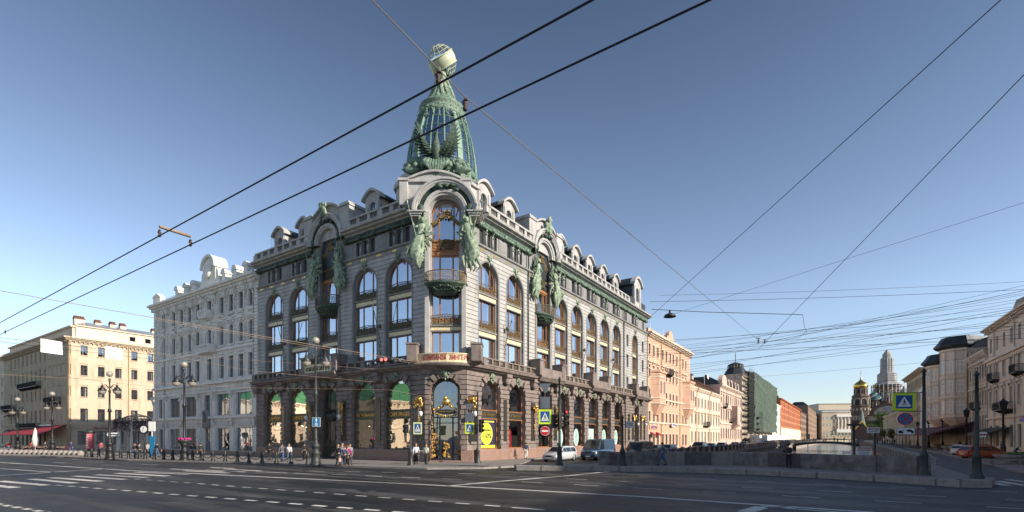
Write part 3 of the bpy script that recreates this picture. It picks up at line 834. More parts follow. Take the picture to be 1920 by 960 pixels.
for Fm, a, b in ((FC, -.9, CW/2-1.45), (FC, CW/2+1.45, CW+.75)):
    m.mark(); plan_sweep(m, sub_path(Fm, a, b), [(-.9, .1), (.32, .1), (.32, .25), (.24, .3), (.24, 1.1), (.20, 1.2), (-.9, 1.2)])
part('plinth', m, M['pink2'], HOUSE)
# first cornice sweeping round the corner
P = plan_path(-.1, REND+.15)
m = MB(); plan_sweep(m, P, [(-.5, 8.68), (.34, 8.68), (.4, 8.8), (.7, 8.86), (.75, 8.98), (1.0, 9.02), (1.08, 9.2), (1.0, 9.28), (-.5, 9.4)])
for Fm, c in ((FL, LM), (FR, RM), (FR, 30.65), (FR, RS)):
    m.mark(); plan_sweep(m, sub_path(Fm, c-2.9, c+2.9), [(.3, 8.75), (1.2, 8.8), (1.35, 9.02), (1.5, 9.2), (1.5, 9.43), (-.3, 9.5)])
part('arcade_cornice', m, M['pink'], HOUSE)
m = MB()
for Fm, cs in ((FL, [.4, 5.96, 11.3, 16.95, 22.45]), (FR, [8.17, 13.6, 19.0, 23.3, 27.9, 32.4, 37.1, 41.6, 45.8, 49.4])):
    for c in cs:
        m.mark(); p0 = len(m.v); m.bbox(-.42, .42, -.8, -.3, 8.0, 8.85, .08); m.bbox(-.5, .5, -.95, -.3, 8.5, 8.9, .05); m.tube([(-.3, -.62, 8.0), (.3, -.62, 8.0)], .16, 8)
        m.xf(lambda v: Fm.W(c+v.x, v.y, v.z)-V, p0)
part('bracket', m, M['pink'], HOUSE)
# low balustrade over it: granite posts and rails, dark iron infill
m = MB(); ir = MB()
def lowbal(Pp, skip=()):
    plan_sweep(m, Pp, [(.5, 9.38), (.8, 9.38), (.8, 9.52), (.5, 9.52)]); plan_sweep(m, Pp, [(.48, 10.02), (.82, 10.02), (.82, 10.15), (.48, 10.15)])
def lowposts(Fm, a, b):
    n = max(1, round((b-a)/1.15)); w = (b-a)/n
    for i in range(n+1):
        i0 = len(m.v); hw = .14 if i % 3 else .3; m.box(-hw, hw, -.79, -.51, 9.5, 10.04); m.xf(lambda v: Fm.W(a+i*w+v.x, v.y, v.z)-V, i0)
    for i in range(n):
        i0 = len(ir.v); s = MB(); s = scroll_panel(w-.3, .46, 5, t=.025); ir.add(s.v, s.f); ir.xf(lambda v: Fm.W(a+(i+.5)*w+v.x, -.65+v.y, 9.53+v.z)-V, i0)
for Fm, a, b in ((FL, 0, LM-2.7), (FL, LM+2.7, 26.8), (FR, 3.9, RM-2.7), (FR, RM+2.7, 27.9), (FR, 33.4, RS-2.5), (FR, RS+2.5, REND)):
    m.mark(); ir.mark(); lowbal(sub_path(Fm, a, b)); lowposts(Fm, a+.2, b-.2)
for Fm, c in ((FR, RM), (FR, 30.65), (FR, RS)):
    m.mark(); plan_sweep(m, sub_path(Fm, c-2.3, c+2.3), [(1.05, 9.45), (1.35, 9.45), (1.35, 10.25), (1.05, 10.25)])
for Fm, c, h in ((FL, LM, 11.2), (FR, RM, 11.2), (FR, 30.65, 11.2), (FR, RS, 11.2)):
    for k in (-1, 1):
        m.mark(); i0 = len(m.v); m.bbox(-.5, .5, -1.42, .0, 9.4, h-.18, .05); m.box(-.56, .56, -1.48, .02, h-.18, h); m.xf(lambda v: Fm.W(c+k*2.62+v.x, v.y, v.z)-V, i0)
for u, k in ((-1.2, -1), (CW+1.15, 1)):
    m.mark(); i0 = len(m.v); m.bbox(-.5, .5, -1.0, .6, 9.4, 10.95, .05); m.box(-.56, .56, -1.06, .62, 10.95, 11.12); m.xf(lambda v: FC.W(u+v.x, v.y, v.z)-V, i0)
o = part('parapet', m, M['pink'], HOUSE); part('iron_infill', ir, M['bronze'], o)
# ---- name boards: gold mosaic with red letters
def arcmap(Pp, d):
    Q = offs(Pp, d); L_ = [0]
    for i in range(1, len(Q)): L_.append(L_[-1]+(Q[i]-Q[i-1]).length)
    def f(s):
        s = max(0, min(L_[-1]-1e-6, s)); i = max(j for j in range(len(L_)-1) if L_[j] <= s)
        return Q[i].lerp(Q[i+1], (s-L_[i])/(L_[i+1]-L_[i]))
    return f, L_[-1]
CP = plan_path(None, None, True)
CP = CP[1:-1]
m = MB(); plan_sweep(m, CP, [(.72, 9.3), (.95, 9.3), (.95, 10.12), (.72, 10.12)]); plan_sweep(m, CP, [(.9, 9.28), (1.03, 9.28), (1.03, 9.4), (.9, 9.4)]); plan_sweep(m, CP, [(.9, 10.05), (1.03, 10.05), (1.03, 10.15), (.9, 10.15)])
sb = part('name_board', m, mat('sign_gold', (.72, .60, .38), .5, var=.1, scale=6, bump=.1), HOUSE)
RED = mat('sign_red', (.38, .03, .025), .6, var=.1, bump=0)
zc0 = 0
me = text_mesh('КОМПАНІЯ  ЗИНГЕРЪ', .5, .02, 1.1, offset=.008); me.materials.clear(); me.materials.append(RED)
xs = [v.co.x for v in me.vertices]; w0 = max(xs)-min(xs); f, Lc = arcmap(CP, .97); zs = [v.co.z for v in me.vertices]; zc0 = (max(zs)+min(zs))/2; hh = max(zs)-min(zs)
mx_, mn_ = max(xs), min(xs)
for v in me.vertices:
    p = f(Lc/2+.05+(v.co.x-(mx_+mn_)/2)*(4.5/w0)); z = 9.73+(v.co.z-zc0)*(.46/hh)
    v.co = Vector((p.x-V.x, p.y-V.y, z)) + Vector((0, -.02 if v.co.y < 0 else .02, 0))
link('lettering', me, sb)
m = MB(); m.box(LM-2.35, LM+2.35, -1.42, -1.2, 9.42, 10.22); m.box(LM-2.4, LM+2.4, -1.46, -1.18, 10.2, 10.28)
sb2 = fpart('name_board', m, MATS['sign_gold'], FL)
lettering('КОМПАНІЯ ЗИНГЕРЪ', .5, mat('sign_dark_red', (.05, .02, .02), .6), sb2, (LM, -1.43, 9.82), wid=4.1, hei=.46)
# ---- shop windows
def shop(Fm, c, board, col='gold', upper=None, zb=1.2, w=3.3, gm='glassw'):
    H = w/2; f = MB(); y = .2
    f.box(c-H, c+H, y, y+.12, zb, zb+.12)
    for k in (-1, 1): f.box(c+k*(H-.06)-.06, c+k*(H-.06)+.06, y, y+.12, zb, 6.6)
    n = 14; a = [(c+H*math.cos(PI-PI*i/n), 6.6+1.48*math.sin(PI*i/n)) for i in range(n+1)]; b = [(c+(H-.11)*math.cos(PI-PI*i/n), 6.6+1.37*math.sin(PI*i/n)) for i in range(n+1)]
    f.strip(a, b, y, y+.12); f.box(c-H+.1, c+H-.1, y-.01, y+.13, 4.22, 4.32); f.box(c-H+.1, c+H-.1, y-.01, y+.13, 5.06, 5.16)
    o = fpart('shop_window', f, M['wood' if Fm is not FL else 'bronze'], Fm)
    p = MB()
    for z0, z1, r in ((zb+.06, 4.25, 0), (5.1, 6.6, 1.42)):
        pts = archpts(c-H+.05, c+H-.05, z0, z1, r); p.mark(); p.add([(x, y+.06, z) for x, z in pts], [tuple(range(len(pts)))])
        if z0 < 4: part('pane', p, glass('lower_shop_glass', .42, (1., .95, .88), wob=.09) if Fm is FL else M[gm], o); p = MB()
    part('pane', p, M[gm], o)
    if Fm is FL:
        rr2 = random.Random(int(c*3)); q = MB()
        for k in range(9): x = c+rr2.uniform(-1.5, 1.1); q.box(x, x+rr2.uniform(.2, .6), .95, 1.3, 1.3, rr2.uniform(1.7, 3.3))
        part('display', q, mat('display_goods', (.04, .03, .025), .6, scale=2.5, col2=(.62, .50, .34), bump=0), o)
        q = MB(); [q.ball((c+rr2.uniform(-1.4, 1.4), 1.2, rr2.uniform(3.5, 4.0)), .07, 7, 5) for k in range(3)]; part('spotlight', q, emis('warm_lamp', (1, .72, .4), 6.), o)
    b = MB(); b.box(c-H+.1, c+H-.1, y+.02, y+.12, 4.3, 5.08); bb = part('fascia', b, M['bronze' if Fm is FL else 'irong'], o)
    if board: lettering(board, .5, M['gold'], bb, (c, y-.01, 4.68), wid=w*.78, hei=.42)
    return o
shop(FL, LB[0], 'ЗИНГЕРЪ', w=3.7); shop(FL, LB[1], 'ЗИНГЕРЪ', w=3.7); shop(FL, LB[2], 'Кафе Зингеръ', w=3.7); shop(FL, LB[3], 'CAFE SINGER', w=3.7)
sR = [shop(FR, c, 'Cafe Singer' if i == 0 else 'Дом Зингеръ' if i == 1 else None, gm='glassd' if i else 'glass') for i, c in enumerate(RB+[RM])]
# centre bay of the avenue side: dark gate with bronze tracery and a plaque
m = MB(); m.box(LM-1.5, LM+1.5, .5, .6, 1.2, 1.35)
for x in (-1.45, -.5, .5, 1.45): m.box(LM+x-.05, LM+x+.05, .42, .54, .2, 7.9 if abs(x) < 1 else 6.6)
for z in (.25, 4.4, 5.4): m.box(LM-1.5, LM+1.5, .44, .53, z, z+.1)
g = fpart('gate', m, M['bronze'], FL)
p = MB(); pts = archpts(LM-1.5, LM+1.5, .2, 6.6, 1.45); p.add([(x, .5, z) for x, z in pts], [tuple(range(len(pts)))]); part('pane', p, M['glassd'], g)
p = MB(); p.loft([[(LM+a*k, y_, 4.7+b*k) for a, b in [(1.05*math.cos(t*PI/8), .42*math.sin(t*PI/8)+.12*math.cos(t*PI/4)) for t in range(16)]] for y_, k in ((.3, 1), (.22, 1), (.18, .85))]); 
garland(p, [(LM-.9, .2, 5.1), (LM, .15, 5.5), (LM+.9, .2, 5.1)], .16, .16, 4); part('plaque', p, M['iron'], g)
p = MB()
for k in range(40): garland(p, [(LM+random.uniform(-1.3, 1.3), .38, .5), (LM+random.uniform(-1.3, 1.3), .38, 2.2)], .05, .2, k)
part('tracery', p, M['bronze'], g)
# ---- main door under the corner
m = MB(); c = CW/2
for x in (-1.4, -.62, .62, 1.4): m.box(c+x-.06, c+x+.06, .3, .44, .2, 4.3)
for z, t in ((.2, .1), (4.25, .1), (3.72, .07)): m.box(c-1.45, c+1.45, .3, .44, z, z+t)
n = 18; a = [(c+1.44*math.cos(PI-PI*i/n), 6.5+1.44*math.sin(PI*i/n)) for i in range(n+1)]; b = [(c+1.2*math.cos(PI-PI*i/n), 6.5+1.2*math.sin(PI*i/n)) for i in range(n+1)]
m.strip(a, b, .3, .44); 
for k in (-1, 1): m.box(c+k*1.32-.12, c+k*1.32+.12, .3, .44, .2, 6.5)
dr = fpart('door', m, M['iron'], FC)
p = MB(); pts = archpts(c-1.35, c+1.35, .25, 6.5, 1.35); p.add([(x, .38, z) for x, z in pts], [tuple(range(len(pts)))]); part('pane', p, M['glassd'], dr)
p = MB()
garland(p, [(c+1.34*math.cos(PI*i/16), .25, 6.5+1.34*math.sin(PI*i/16)) for i in range(17)], .075, .17, 8)
for k in (-1, 1): garland(p, [(c+k*1.34, .25, 6.5), (c+k*1.34, .25, .4)], .075, .16, 9+k)
garland(p, [(c-1.2, .15, 5.0), (c-.5, .1, 5.25), (c-.2, .1, 5.6)], .14, .15, 3); garland(p, [(c+1.2, .15, 5.0), (c+.5, .1, 5.25), (c+.2, .1, 5.6)], .14, .15, 4)
garland(p, [(c-1.2, .15, 4.75), (c-.4, .1, 4.42), (c+.4, .1, 4.42), (c+1.2, .15, 4.75)], .13, .15, 5); lump(p, (c, .05, 5.75), .34, 2, 9, 7, (1, .7, 1)); lump(p, (c-.05, 0, 6.1), .18, 4)
rr = random.Random(4)
for q in range(3):
    for j in range(24):
        x = c+(-1.15, 0, 1.15)[q]+rr.uniform(-.26, .26); z = rr.uniform(.4, 2.0 if q == 1 else 2.9); ring(p, x, .26, z, rr.uniform(.06, .14), .02, 7, rr.uniform(0, 6), rr.uniform(7, 10))
        lump(p, (x, .24, z), .055, j, 5, 4)
part('gilt_ornament', p, M['gold'], dr)
p = MB(); pts = [(c+1.0*math.cos(t*PI/8), 4.82+.22*math.sin(t*PI/8)) for t in range(16)]; p.quadprism(pts, .1, .2); part('plaque', p, M['iron'], dr)
lettering('ДОМЪ КНИГИ', .2, M['gold'], dr, (c, .09, 4.82), wid=1.3, hei=.16)
p = MB(); p.box(c-1.5, c+1.5, 2.2, 2.3, .2, 8); p.box(c-1.6, c+1.6, .85, 2.3, 4.1, 4.25); part('room', p, M['warmroom'], dr)
p = MB(); p.box(c-.5, c+.35, 1.0, 1.04, 5.6, 7.0); part('poster', p, mat('poster_teal', (.02, .30, .30), .5, var=.4, scale=3, bump=0), dr)
p = MB()
for x in (-.95, 0, .95): p.mark(); p.box(c+x-.4, c+x+.4, 1.2, 1.25, .4, 3.6)
part('inner_door', p, mat('mahogany', (.14, .05, .02), .4), dr)
m = MB(); m.box(c-1.4, c+1.4, -.9, .9, .1, .24); fpart('step', m, M['pink2'], FC)
# side entrance in the far end block
m = MB()
for x in (-1.1, 0, 1.1): m.box(RS+x-.05, RS+x+.05, .5, .6, .2, 6.8)
m.box(RS-1.1, RS+1.1, .5, .6, 4.4, 4.55)
sd = fpart('side_door', m, M['iron'], FR); p = MB(); pts = archpts(RS-1.1, RS+1.1, .2, 6.7, 1.15); p.add([(x, .55, z) for x, z in pts], [tuple(range(len(pts)))]); part('pane', p, M['glassd'], sd)
for s in (43.9, 51.4): fplace(wk('gsl', .86, 4.2, 0, (), (2.8,), fr=.08), FR, s, .5, 1.95)
# polished panels with gilt lanterns
def lantern(Fm, u, y=-.3):
    i = MB(); i.bbox(u-.42, u+.42, y-.05, y+.05, 2.0, 6.3, .02); b = fpart('granite_panel', i, M['polish'], Fm)
    g = MB(); garland(g, [(u, y-.2, 2.7), (u, y-.2, 5.2)], .085, .13, int(u)); garland(g, [(u-.35, y-.3, 5.6), (u, y-.55, 6.05), (u+.35, y-.4, 5.55), (u+.1, y-.3, 5.2)], .17, .12, int(u)+1)
    for k in range(10): ring(g, u+random.uniform(-.35, .35), y-.35, 5.6+random.uniform(-.35, .45), random.uniform(.08, .2), .03, 8)
    g.tube([(u, y-.2, 5.3), (u+.1, y-.7, 5.5), (u+.3, y-.8, 4.9)], .03, 5)
    w = part('wall_lantern', g, M['gold'], b); 
    q = MB(); q.lathe([(0, -.32), (.13, -.24), (.2, -.05), (.17, .12), (.07, .2), (0, .22)], 10, (u+.3, y-.8, 4.62)); part('globe', q, M['white'], w)
lantern(FC, -.72, -.02); lantern(FC, CW+.72, -.02); lantern(FL, 11.3); lantern(FL, 17.0); lantern(FR, 13.75); lantern(FR, 19.05); lantern(FR, 45.7); lantern(FR, 49.6)
for Fm, us in ((FL, [5.96, 22.45]), (FR, [8.17, 23.3, 27.9, 32.4, 37.1])):
    for u in us:
        if Fm is FR and u > 20: continue
        i = MB(); i.bbox(u-.28, u+.28, -.36, -.22, 2.0, 6.3, .02); fpart('granite_panel', i, M['polish'], Fm)
# window displays
def board(name, Fm, u0, u1, z0, z1, y, m, **k):
    b = MB(); b.box(u0, u1, y, y+.03, z0, z1); return fpart(name, b, m, Fm, **k)
u0, u1 = FR.u(901), FR.u(924)
s = board('sale_poster', FR, RB[0]-1.35, RB[0]+1.2, 1.35, 4.15, .15, mat('poster_navy', (.03, .025, .07), .5, bump=0))
b = MB(); b.box(RB[0]-1.35, RB[0]+1.2, .13, .15, 1.35, 1.62); b.box(RB[0]-1.1, RB[0]+1., .13, .15, 3.92, 4.05)
pts = [(RB[0]-.25+1.0*math.cos(t*PI/12)*(1.25 if math.cos(t*PI/12+1.0) < -.9 else 1), 2.75+1.1*math.sin(t*PI/12)) for t in range(24)]; b.quadprism(pts, .125, .15)
YEL = mat('poster_yellow', (.80, .80, .06), .5, var=.03, bump=0); part('yellow_disc', b, YEL, s)
NAVY = MATS['poster_navy']
lettering('СКИДКА', .3, NAVY, s, (RB[0]-.2, .11, 3.1), wid=1.35, hei=.24); lettering('50%', .6, NAVY, s, (RB[0]-.05, .11, 2.55), wid=1.15, hei=.5); lettering('до', .2, NAVY, s, (RB[0]-.85, .11, 2.45), wid=.22)
b = MB(); c = RB[1]; pts = [(c-1.3, 1.35), (c+.15, 1.35), (c+.15, 3.0), (c-.05, 3.3), (c-.35, 3.3), (c-.45, 3.05), (c-.6, 3.3), (c-.95, 3.45), (c-1.3, 3.3)]; b.quadprism(pts, .62, .9); fpart('red_display', b, mat('display_red', (.60, .02, .02), .5, bump=0), FR)
for i, c in enumerate(RB[2:]):
    b = MB(); pts = [(c-.1+.75*math.cos(t*PI/12), 2.4+1.15*math.sin(t*PI/12)) for t in range(24)]
    if i != 2: b.quadprism(pts, .13, .16)
    else: b.box(c-1.1, c+.9, .13, .16, 1.6, 3.6)
    fpart('window_sticker', b, mat('sticker_mint', (.45, .62, .56), .6, var=.1, scale=8, bump=0), FR)
    b = MB(); rd = random.Random(i)
    for k in range(11 if i != 2 else 6): b.box(c-.1-rd.uniform(.1, .5), c-.1+rd.uniform(.1, .5), .11, .36, 1.6+k*.15, 1.66+k*.15)
    fpart('sticker_print', b, mat('sticker_teal', (.08, .25, .25), .6, bump=0), FR)
for i, c in enumerate(RB[3:]):
    b = MB(); rd = random.Random(i+5)
    b2 = MB()
    for k in range(12): b.ball((c-.4+rd.uniform(-.3, .3), .8, 5.3+k*.14), rd.uniform(.06, .14), 6, 4)
    fpart('window_garland', b, mat('display_mix', (.5, .25, .05), .6, col2=(.7, .7, .6), scale=9, bump=0), FR)
for k, c in enumerate((LB[2], LB[3])):         # plants and lit shelves inside the cafe windows
    b = MB(); rd = random.Random(k+40)
    for j in range(160 if k else 60):
        x0 = c+(.1 if k else .8); z0 = 2.0; a = rd.uniform(0, 2*PI); l = rd.uniform(.7, 1.5); dx = math.cos(a)*l*.8; dy = math.sin(a)*.35; z1 = z0+rd.uniform(.1, 1.3)
        b.add([(x0+dx*.3, .95+dy*.3, z0+.3), (x0+dx*.7+.03, .95+dy, z1), (x0+dx, .95+dy, z1-.3), (x0+dx*.7-.03, .95+dy, z1-.09)], [(0, 1, 2, 3)])
    fpart('indoor_plant', b, mat('palm_leaf', (.08, .16, .04), .5, var=.5, scale=9, bump=0), FL)
for Fm, a, b_ in ((FL, .3, LC-.6), (FR, RC+.6, REND-.3)):
    m = MB(); m.box(a, b_, 3.6, 3.7, .2, 8.8); m.box(a, b_, .9, 3.6, 4.4, 4.7)
    fpart('room', m, M['warmroom' if Fm is FL else 'dark'], Fm)
# ---- roof, dormers, chimneys
for Fm, a, b_ in ((FL, 0, LC-2.2), (FR, RC+2.2, REND)):
    m = MB(); pr_ = [(.3, 24.25), (2.8, 26.9), (9, 28.0), (9, 20), (.3, 20)]
    if Fm is FL: 
        m.loft([[(a, y, z) for y, z in pr_], [(b_, y, z) for y, z in pr_]], False)
    else: m.loft([[(a, y, z) for y, z in pr_], [(b_, y, z) for y, z in pr_]], False)
    x = a
    while x < b_: m.loft([[(x, .28, 24.3), (x+.05, .28, 24.3), (x+.05, 2.79, 26.97), (x, 2.79, 26.97)], [(x, .3, 24.2), (x+.05, .3, 24.2), (x+.05, 2.9, 26.8), (x, 2.9, 26.8)]], False); x += .7
    fpart('roof', m, M['roof'], Fm)
m = MB(); m.box(-3, 25, 9.0, 26, .2, 27.9)  ; 
m2 = MB(); m2.loft([[(p.x-V.x, p.y-V.y, z) for p in (FL.W(.3, .9), FL.W(LC-1, .9), FR.W(RC+1, .9), FR.W(REND-.2, .9), FR.W(REND-.2, 14)+Vector((0, 0, 0)), FL.W(.3, 14))] for z in (23.9, 24.2)], False)
part('roof_deck', m2, M['roof'], HOUSE)
m = MB(); q = [FL.W(.1, .8), FL.W(.1, 16), FR.W(REND-.1, 14), FR.W(REND-.1, .8)]
for a, b_ in ((q[0], q[1]), (q[2], q[3])):
    m.mark()
    m.add([(a.x-V.x, a.y-V.y, .1), (b_.x-V.x, b_.y-V.y, .1), (b_.x-V.x, b_.y-V.y, 24.1), (a.x-V.x, a.y-V.y, 24.1)], [(0, 1, 2, 3)])
part('end_wall', m, M['creamd'], HOUSE)
def dormer(Fm, u, s=1., y=.1, big=False):
    f = MB(); w = 1.05*s
    op = [(-.48*s, .48*s, .7*s, 1.75*s, .45*s)]
    wall(f, -w, w, 0, 2.75*s, op, 0, .35)
    n = 14; pa = []
    for i in range(n+1):
        x = -1.35*s+2.7*s*i/n; pa.append((x, 2.45*s+.78*s*math.cos(x/(1.35*s)*PI/2)**1.0*(1) if abs(x) < 1.3*s else 2.4*s))
    for i in range(n): (x0, z0), (x1, z1) = pa[i], pa[i+1]; f.quadprism([(x0, z0), (x1, z1), (x1, z1+.26*s), (x0, z0+.26*s)], -.32, .5); f.quadprism([(max(-w, min(w, x0)), 2.2*s), (max(-w, min(w, x1)), 2.2*s), (max(-w, min(w, x1)), z1), (max(-w, min(w, x0)), z0)], -.003, .34)
    for k in (-1, 1): f.bbox(k*.8*s-.18*s, k*.8*s+.18*s, -.12, 0, 0, 2.3*s, .04)
    st = 4 if not big else 5
    p = Fm.W(u, y, 24.3); o = part('dormer', f, M['stone'], HOUSE, (p.x-V.x, p.y-V.y, 24.3), Fm.a)
    r = MB()
    for i in range(n): (x0, z0), (x1, z1) = pa[i], pa[i+1]; r.quadprism([(x0, z0-.05), (x1, z1-.05), (x1, z1+.2*s), (x0, z0+.2*s)], .5, st)
    part('dormer_roof', r, M['roof' if not big else 'roof'], o)
    r = MB(); r.box(-w+.04, -w+.12, .3, st-.2, 0, 2.5*s); r.box(w-.12, w-.04, .3, st-.2, 0, 2.5*s); part('cheek', r, M['roof'] if Fm is FR else M['cream'], o)
    place(wk(('d', s), .94*s, 1.05*s, .42*s, (0,), (.8*s,), fm='framew', gm='glass', fr=.07, mw=.05), o, (0, .2, .72*s))
for px in (523, 569, 697, 760): dormer(FL, FL.u(px), 1.02)
for px in (909, 956, 1051, 1080, 1106, 1131, 1155): dormer(FR, FR.u(px), 1.02)
dormer(FR, FR.u(1192), 1.55, -.3, True)
m = MB(); u = FR.u(1192)
for k in (-1, 1): m.bbox(u+k*2.6-1.0, u+k*2.6+1.0, -.45, -.1, 24.25, 25.6, .05)
m.loft([[(u-5.8, 1, 24.3), (u+4.8, 1, 24.3), (u+4.8, 8, 24.3), (u-5.8, 8, 24.3)], [(u-4.4, 2.6, 28.3), (u+3.4, 2.6, 28.3), (u+3.4, 6.5, 28.3), (u-4.4, 6.5, 28.3)]], False)
fpart('pavilion_roof', m, M['roof'], FR)
def stack(Fm, u, y, w, d, z0, z1, m='cream'):
    b = MB(); b.box(u-w/2, u+w/2, y, y+d, z0, z1); b.box(u-w/2-.08, u+w/2+.08, y-.08, y+d+.08, z1, z1+.15)
    for i in range(max(2, int(w/.5))): x = u-w/2+.25+i*.5; b.lathe([(.13, z1+.1), (.11, z1+.55)], 8, (x, y+d/2, 0))
    fpart('chimney', b, M[m], Fm)
stack(FL, FL.u(724), 4.5, 2.6, 1., 26, 29.2, 'stone2'); stack(FL, FL.u(590), 3.5, 1.5, .9, 25.5, 27.6, 'cream'); stack(FL, 18.3, 4, 1.4, 1.0, 26, 28.2, 'cream'); stack(FR, 44.5, 4.5, 1.6, 1, 26, 29.3, 'stone2')
# drainpipe on the canal side and flag holders
m = MB(); m.tube([(42.1, -.35, .3), (42.1, -.35, 8.5), (42.1, -.15, 9.6), (42.1, -.15, 23.4)], .09, 8); m.mark(); m.tube([(13.0, -.15, 9.6), (13.0, -.15, 23.2)], .07, 8); fpart('drainpipe', m, M['irong'], FR)
m = MB()
for c, z in ((8.4, 11.7), (26.9, 12.2), (37.0, 12.2)):
    m.mark(); m.tube([(c, -.05, z), (c, -.9, z+2.6)], .04, 6); m.tube([(c, -.9, z+2.6), (c, -1.05, z+3.0)], [.07, .01], 6); garland(m, [(c, -.1, z-1.4), (c, -.12, z)], .1, .16, int(c))
    lump(m, (c+.1, -.35, z+2.), .22, c, 7, 5)
fpart('flag_holder', m, M['bronze'], FR)
m = MB()
for c, z in ((22.45, 11.9), (5.96, 11.9)): m.mark(); m.tube([(c, -.05, z), (c, -1.3, z+4.6)], .035, 6); garland(m, [(c, -.1, z-1.6), (c, -.12, z)], .1, .16, int(c)); lump(m, (c+.2, -.35, z+1.6), .22, c, 7, 5)
fpart('flag_holder', m, M['bronze'], FL)
m = MB(); x0, y0, z0 = 1.2, 1.5, 25.5
m.tube([(x0, y0, 24), (x0, y0, 28.2)], .03, 5)
for k in range(7): m.tube([(x0-1.1, y0, 26.2+k*.3), (x0+.9+.1*k, y0+.3, 26.2+k*.3)], .015, 4)
for k in range(6): m.tube([(x0-1+.4*k, y0, 26.0), (x0-1+.4*k, y0+.1, 27.9)], .012, 4)
fpart('roof_antenna', m, M['steel'], FL)

# ================================================================ tower
DC = Vector((-7.25, 51.9, 0)); D = DC-V
def dpart(n, mb, m, parent=None, **k):
    return part(n, mb, m, parent or HOUSE, (D.x, D.y, 0) if parent is None else (0, 0, 0), 0, **k)
m = MB(); m.lathe([(4.2, 23.5), (4.2, 26.4), (4.3, 26.5), (4.35, 26.75), (4.0, 26.9), (3.8, 27.4)], 32, smooth=False)
q = [(-3.0, -4.5), (2.9, -4.5), (4.0, -3.0), (4.0, 2), (-4.1, 2), (-4.1, -3.0)]
for z0, z1, k in ((24.2, 26.55, 1), (26.55, 26.8, 1.05)): m.loft([[(x*k, y*k, z0) for x, y in q], [(x*k, y*k, z1) for x, y in q]], False)
n = 18
for i in range(n):
    x0, x1 = -2.6+5.2*i/n, -2.6+5.2*(i+1)/n; f0, f1 = [26.7+.75*max(0, math.cos(x/2.6*PI/2)) for x in (x0, x1)]
    m.quadprism([(x0, 26.5), (x1, 26.5), (x1, f1), (x0, f0)], -4.62, -3.5); m.quadprism([(x0, f0), (x1, f1), (x1, f1+.2), (x0, f0+.2)], -4.85, -3.5)
for x in (-3.0, 2.9): m.bbox(x-.42, x+.42, -4.8, -4, 24.3, 26.6, .06); m.box(x-.5, x+.5, -4.9, -4, 26.6, 26.85)
dpart('tower_base', m, M['stone'])
# bronze skirt with oval scrolls
m = MB(); m.lathe([(3.9, 27.2), (3.95, 27.7), (3.75, 28.1), (3.7, 28.9), (3.55, 29.1), (3.6, 29.3)], 36, rip=lambda t, z: .012*math.sin(t*36))
for i in range(22):
    a = 2*PI*i/22; 
    garland(m, [(3.85*math.cos(a), 3.85*math.sin(a), 27.6), (3.8*math.cos(a+.2), 3.8*math.sin(a+.2), 28.2)], .22, .2, i)
    lump(m, (3.7*math.cos(a+.1), 3.7*math.sin(a+.1), 28.6), .3, i, 8, 6, (1, 1, .8), .5)
tb = dpart('tower_skirt', m, M['patinam'])
# glazed body: profile radius by height
prof = [(3.5, 29.0), (3.5, 30.0), (3.38, 31.2), (3.15, 32.6), (2.8, 33.8), (2.42, 34.8), (2.2, 35.7)]
def rad(z):
    for (r0, z0), (r1, z1) in zip(prof, prof[1:]):
        if z <= z1: return r0+(r1-r0)*(z-z0)/(z1-z0)
    return prof[-1][0]
m = MB(); m.lathe(prof, 32); g = dpart('glazing', m, M['glass'])
m = MB(); m.lathe([(r-.6, z) for r, z in prof], 16); m.lathe([(0, 29.5), (2.8, 29.5)], 16); part('inner_lining', m, M['dark'], g)
m = MB(); pl_ = MB(); bd = MB()
for i in range(16):
    a = 2*PI*(i+.5)/16-PI/2; ca, sa = math.cos(a), math.sin(a)
    m.mark(); bd.mark()
    pts = [(ca*(rad(z)+.06), sa*(rad(z)+.06), z) for z in [29+.45*k for k in range(15)]]
    m.tube(pts, .045 if i % 2 else .11, 6)
    for k in range(0 if i % 2 else 32):
        z = 29.1+.205*k; bd.ball((ca*(rad(z)+.14), sa*(rad(z)+.14), z), .065, 5, 4)
    if i in (1, 14, 4, 11, 5, 10, 7, 8):      # solid green panels flanking the front light
        pl_.mark()
        for zz in [29+.45*k for k in range(14)]:
            r0, r1 = rad(zz)+.03, rad(zz+.45)+.03; b0, b1 = a-.0, a+.17
            if i in (14, 11, 10, 8): b0, b1 = a-.17, a
            pl_.add([(r0*math.cos(b0), r0*math.sin(b0), zz), (r0*math.cos(b1), r0*math.sin(b1), zz), (r1*math.cos(b1), r1*math.sin(b1), zz+.45), (r1*math.cos(b0), r1*math.sin(b0), zz+.45)], [(0, 1, 2, 3)])
for z in (29.8, 30.9, 32.0, 33.1, 34.2, 35.2):
    m.mark()
    m.tube([((rad(z)+.04)*math.cos(t*PI/24), (rad(z)+.04)*math.sin(t*PI/24), z) for t in range(48)], .026, 5, closed=True)
for i in range(32):
    a = 2*PI*i/32; m.tube([(math.cos(a)*(rad(z)+.03), math.sin(a)*(rad(z)+.03), z) for z in (29, 30.5, 32, 33.5, 35, 35.6)], .018, 4)
dpart('rib', m, mat('patina_pale', (.17, .28, .21), .6, var=.2, bump=.2)); dpart('bead_string', bd, M['patinad']); dpart('copper_panel', pl_, MATS['patina_pale'])
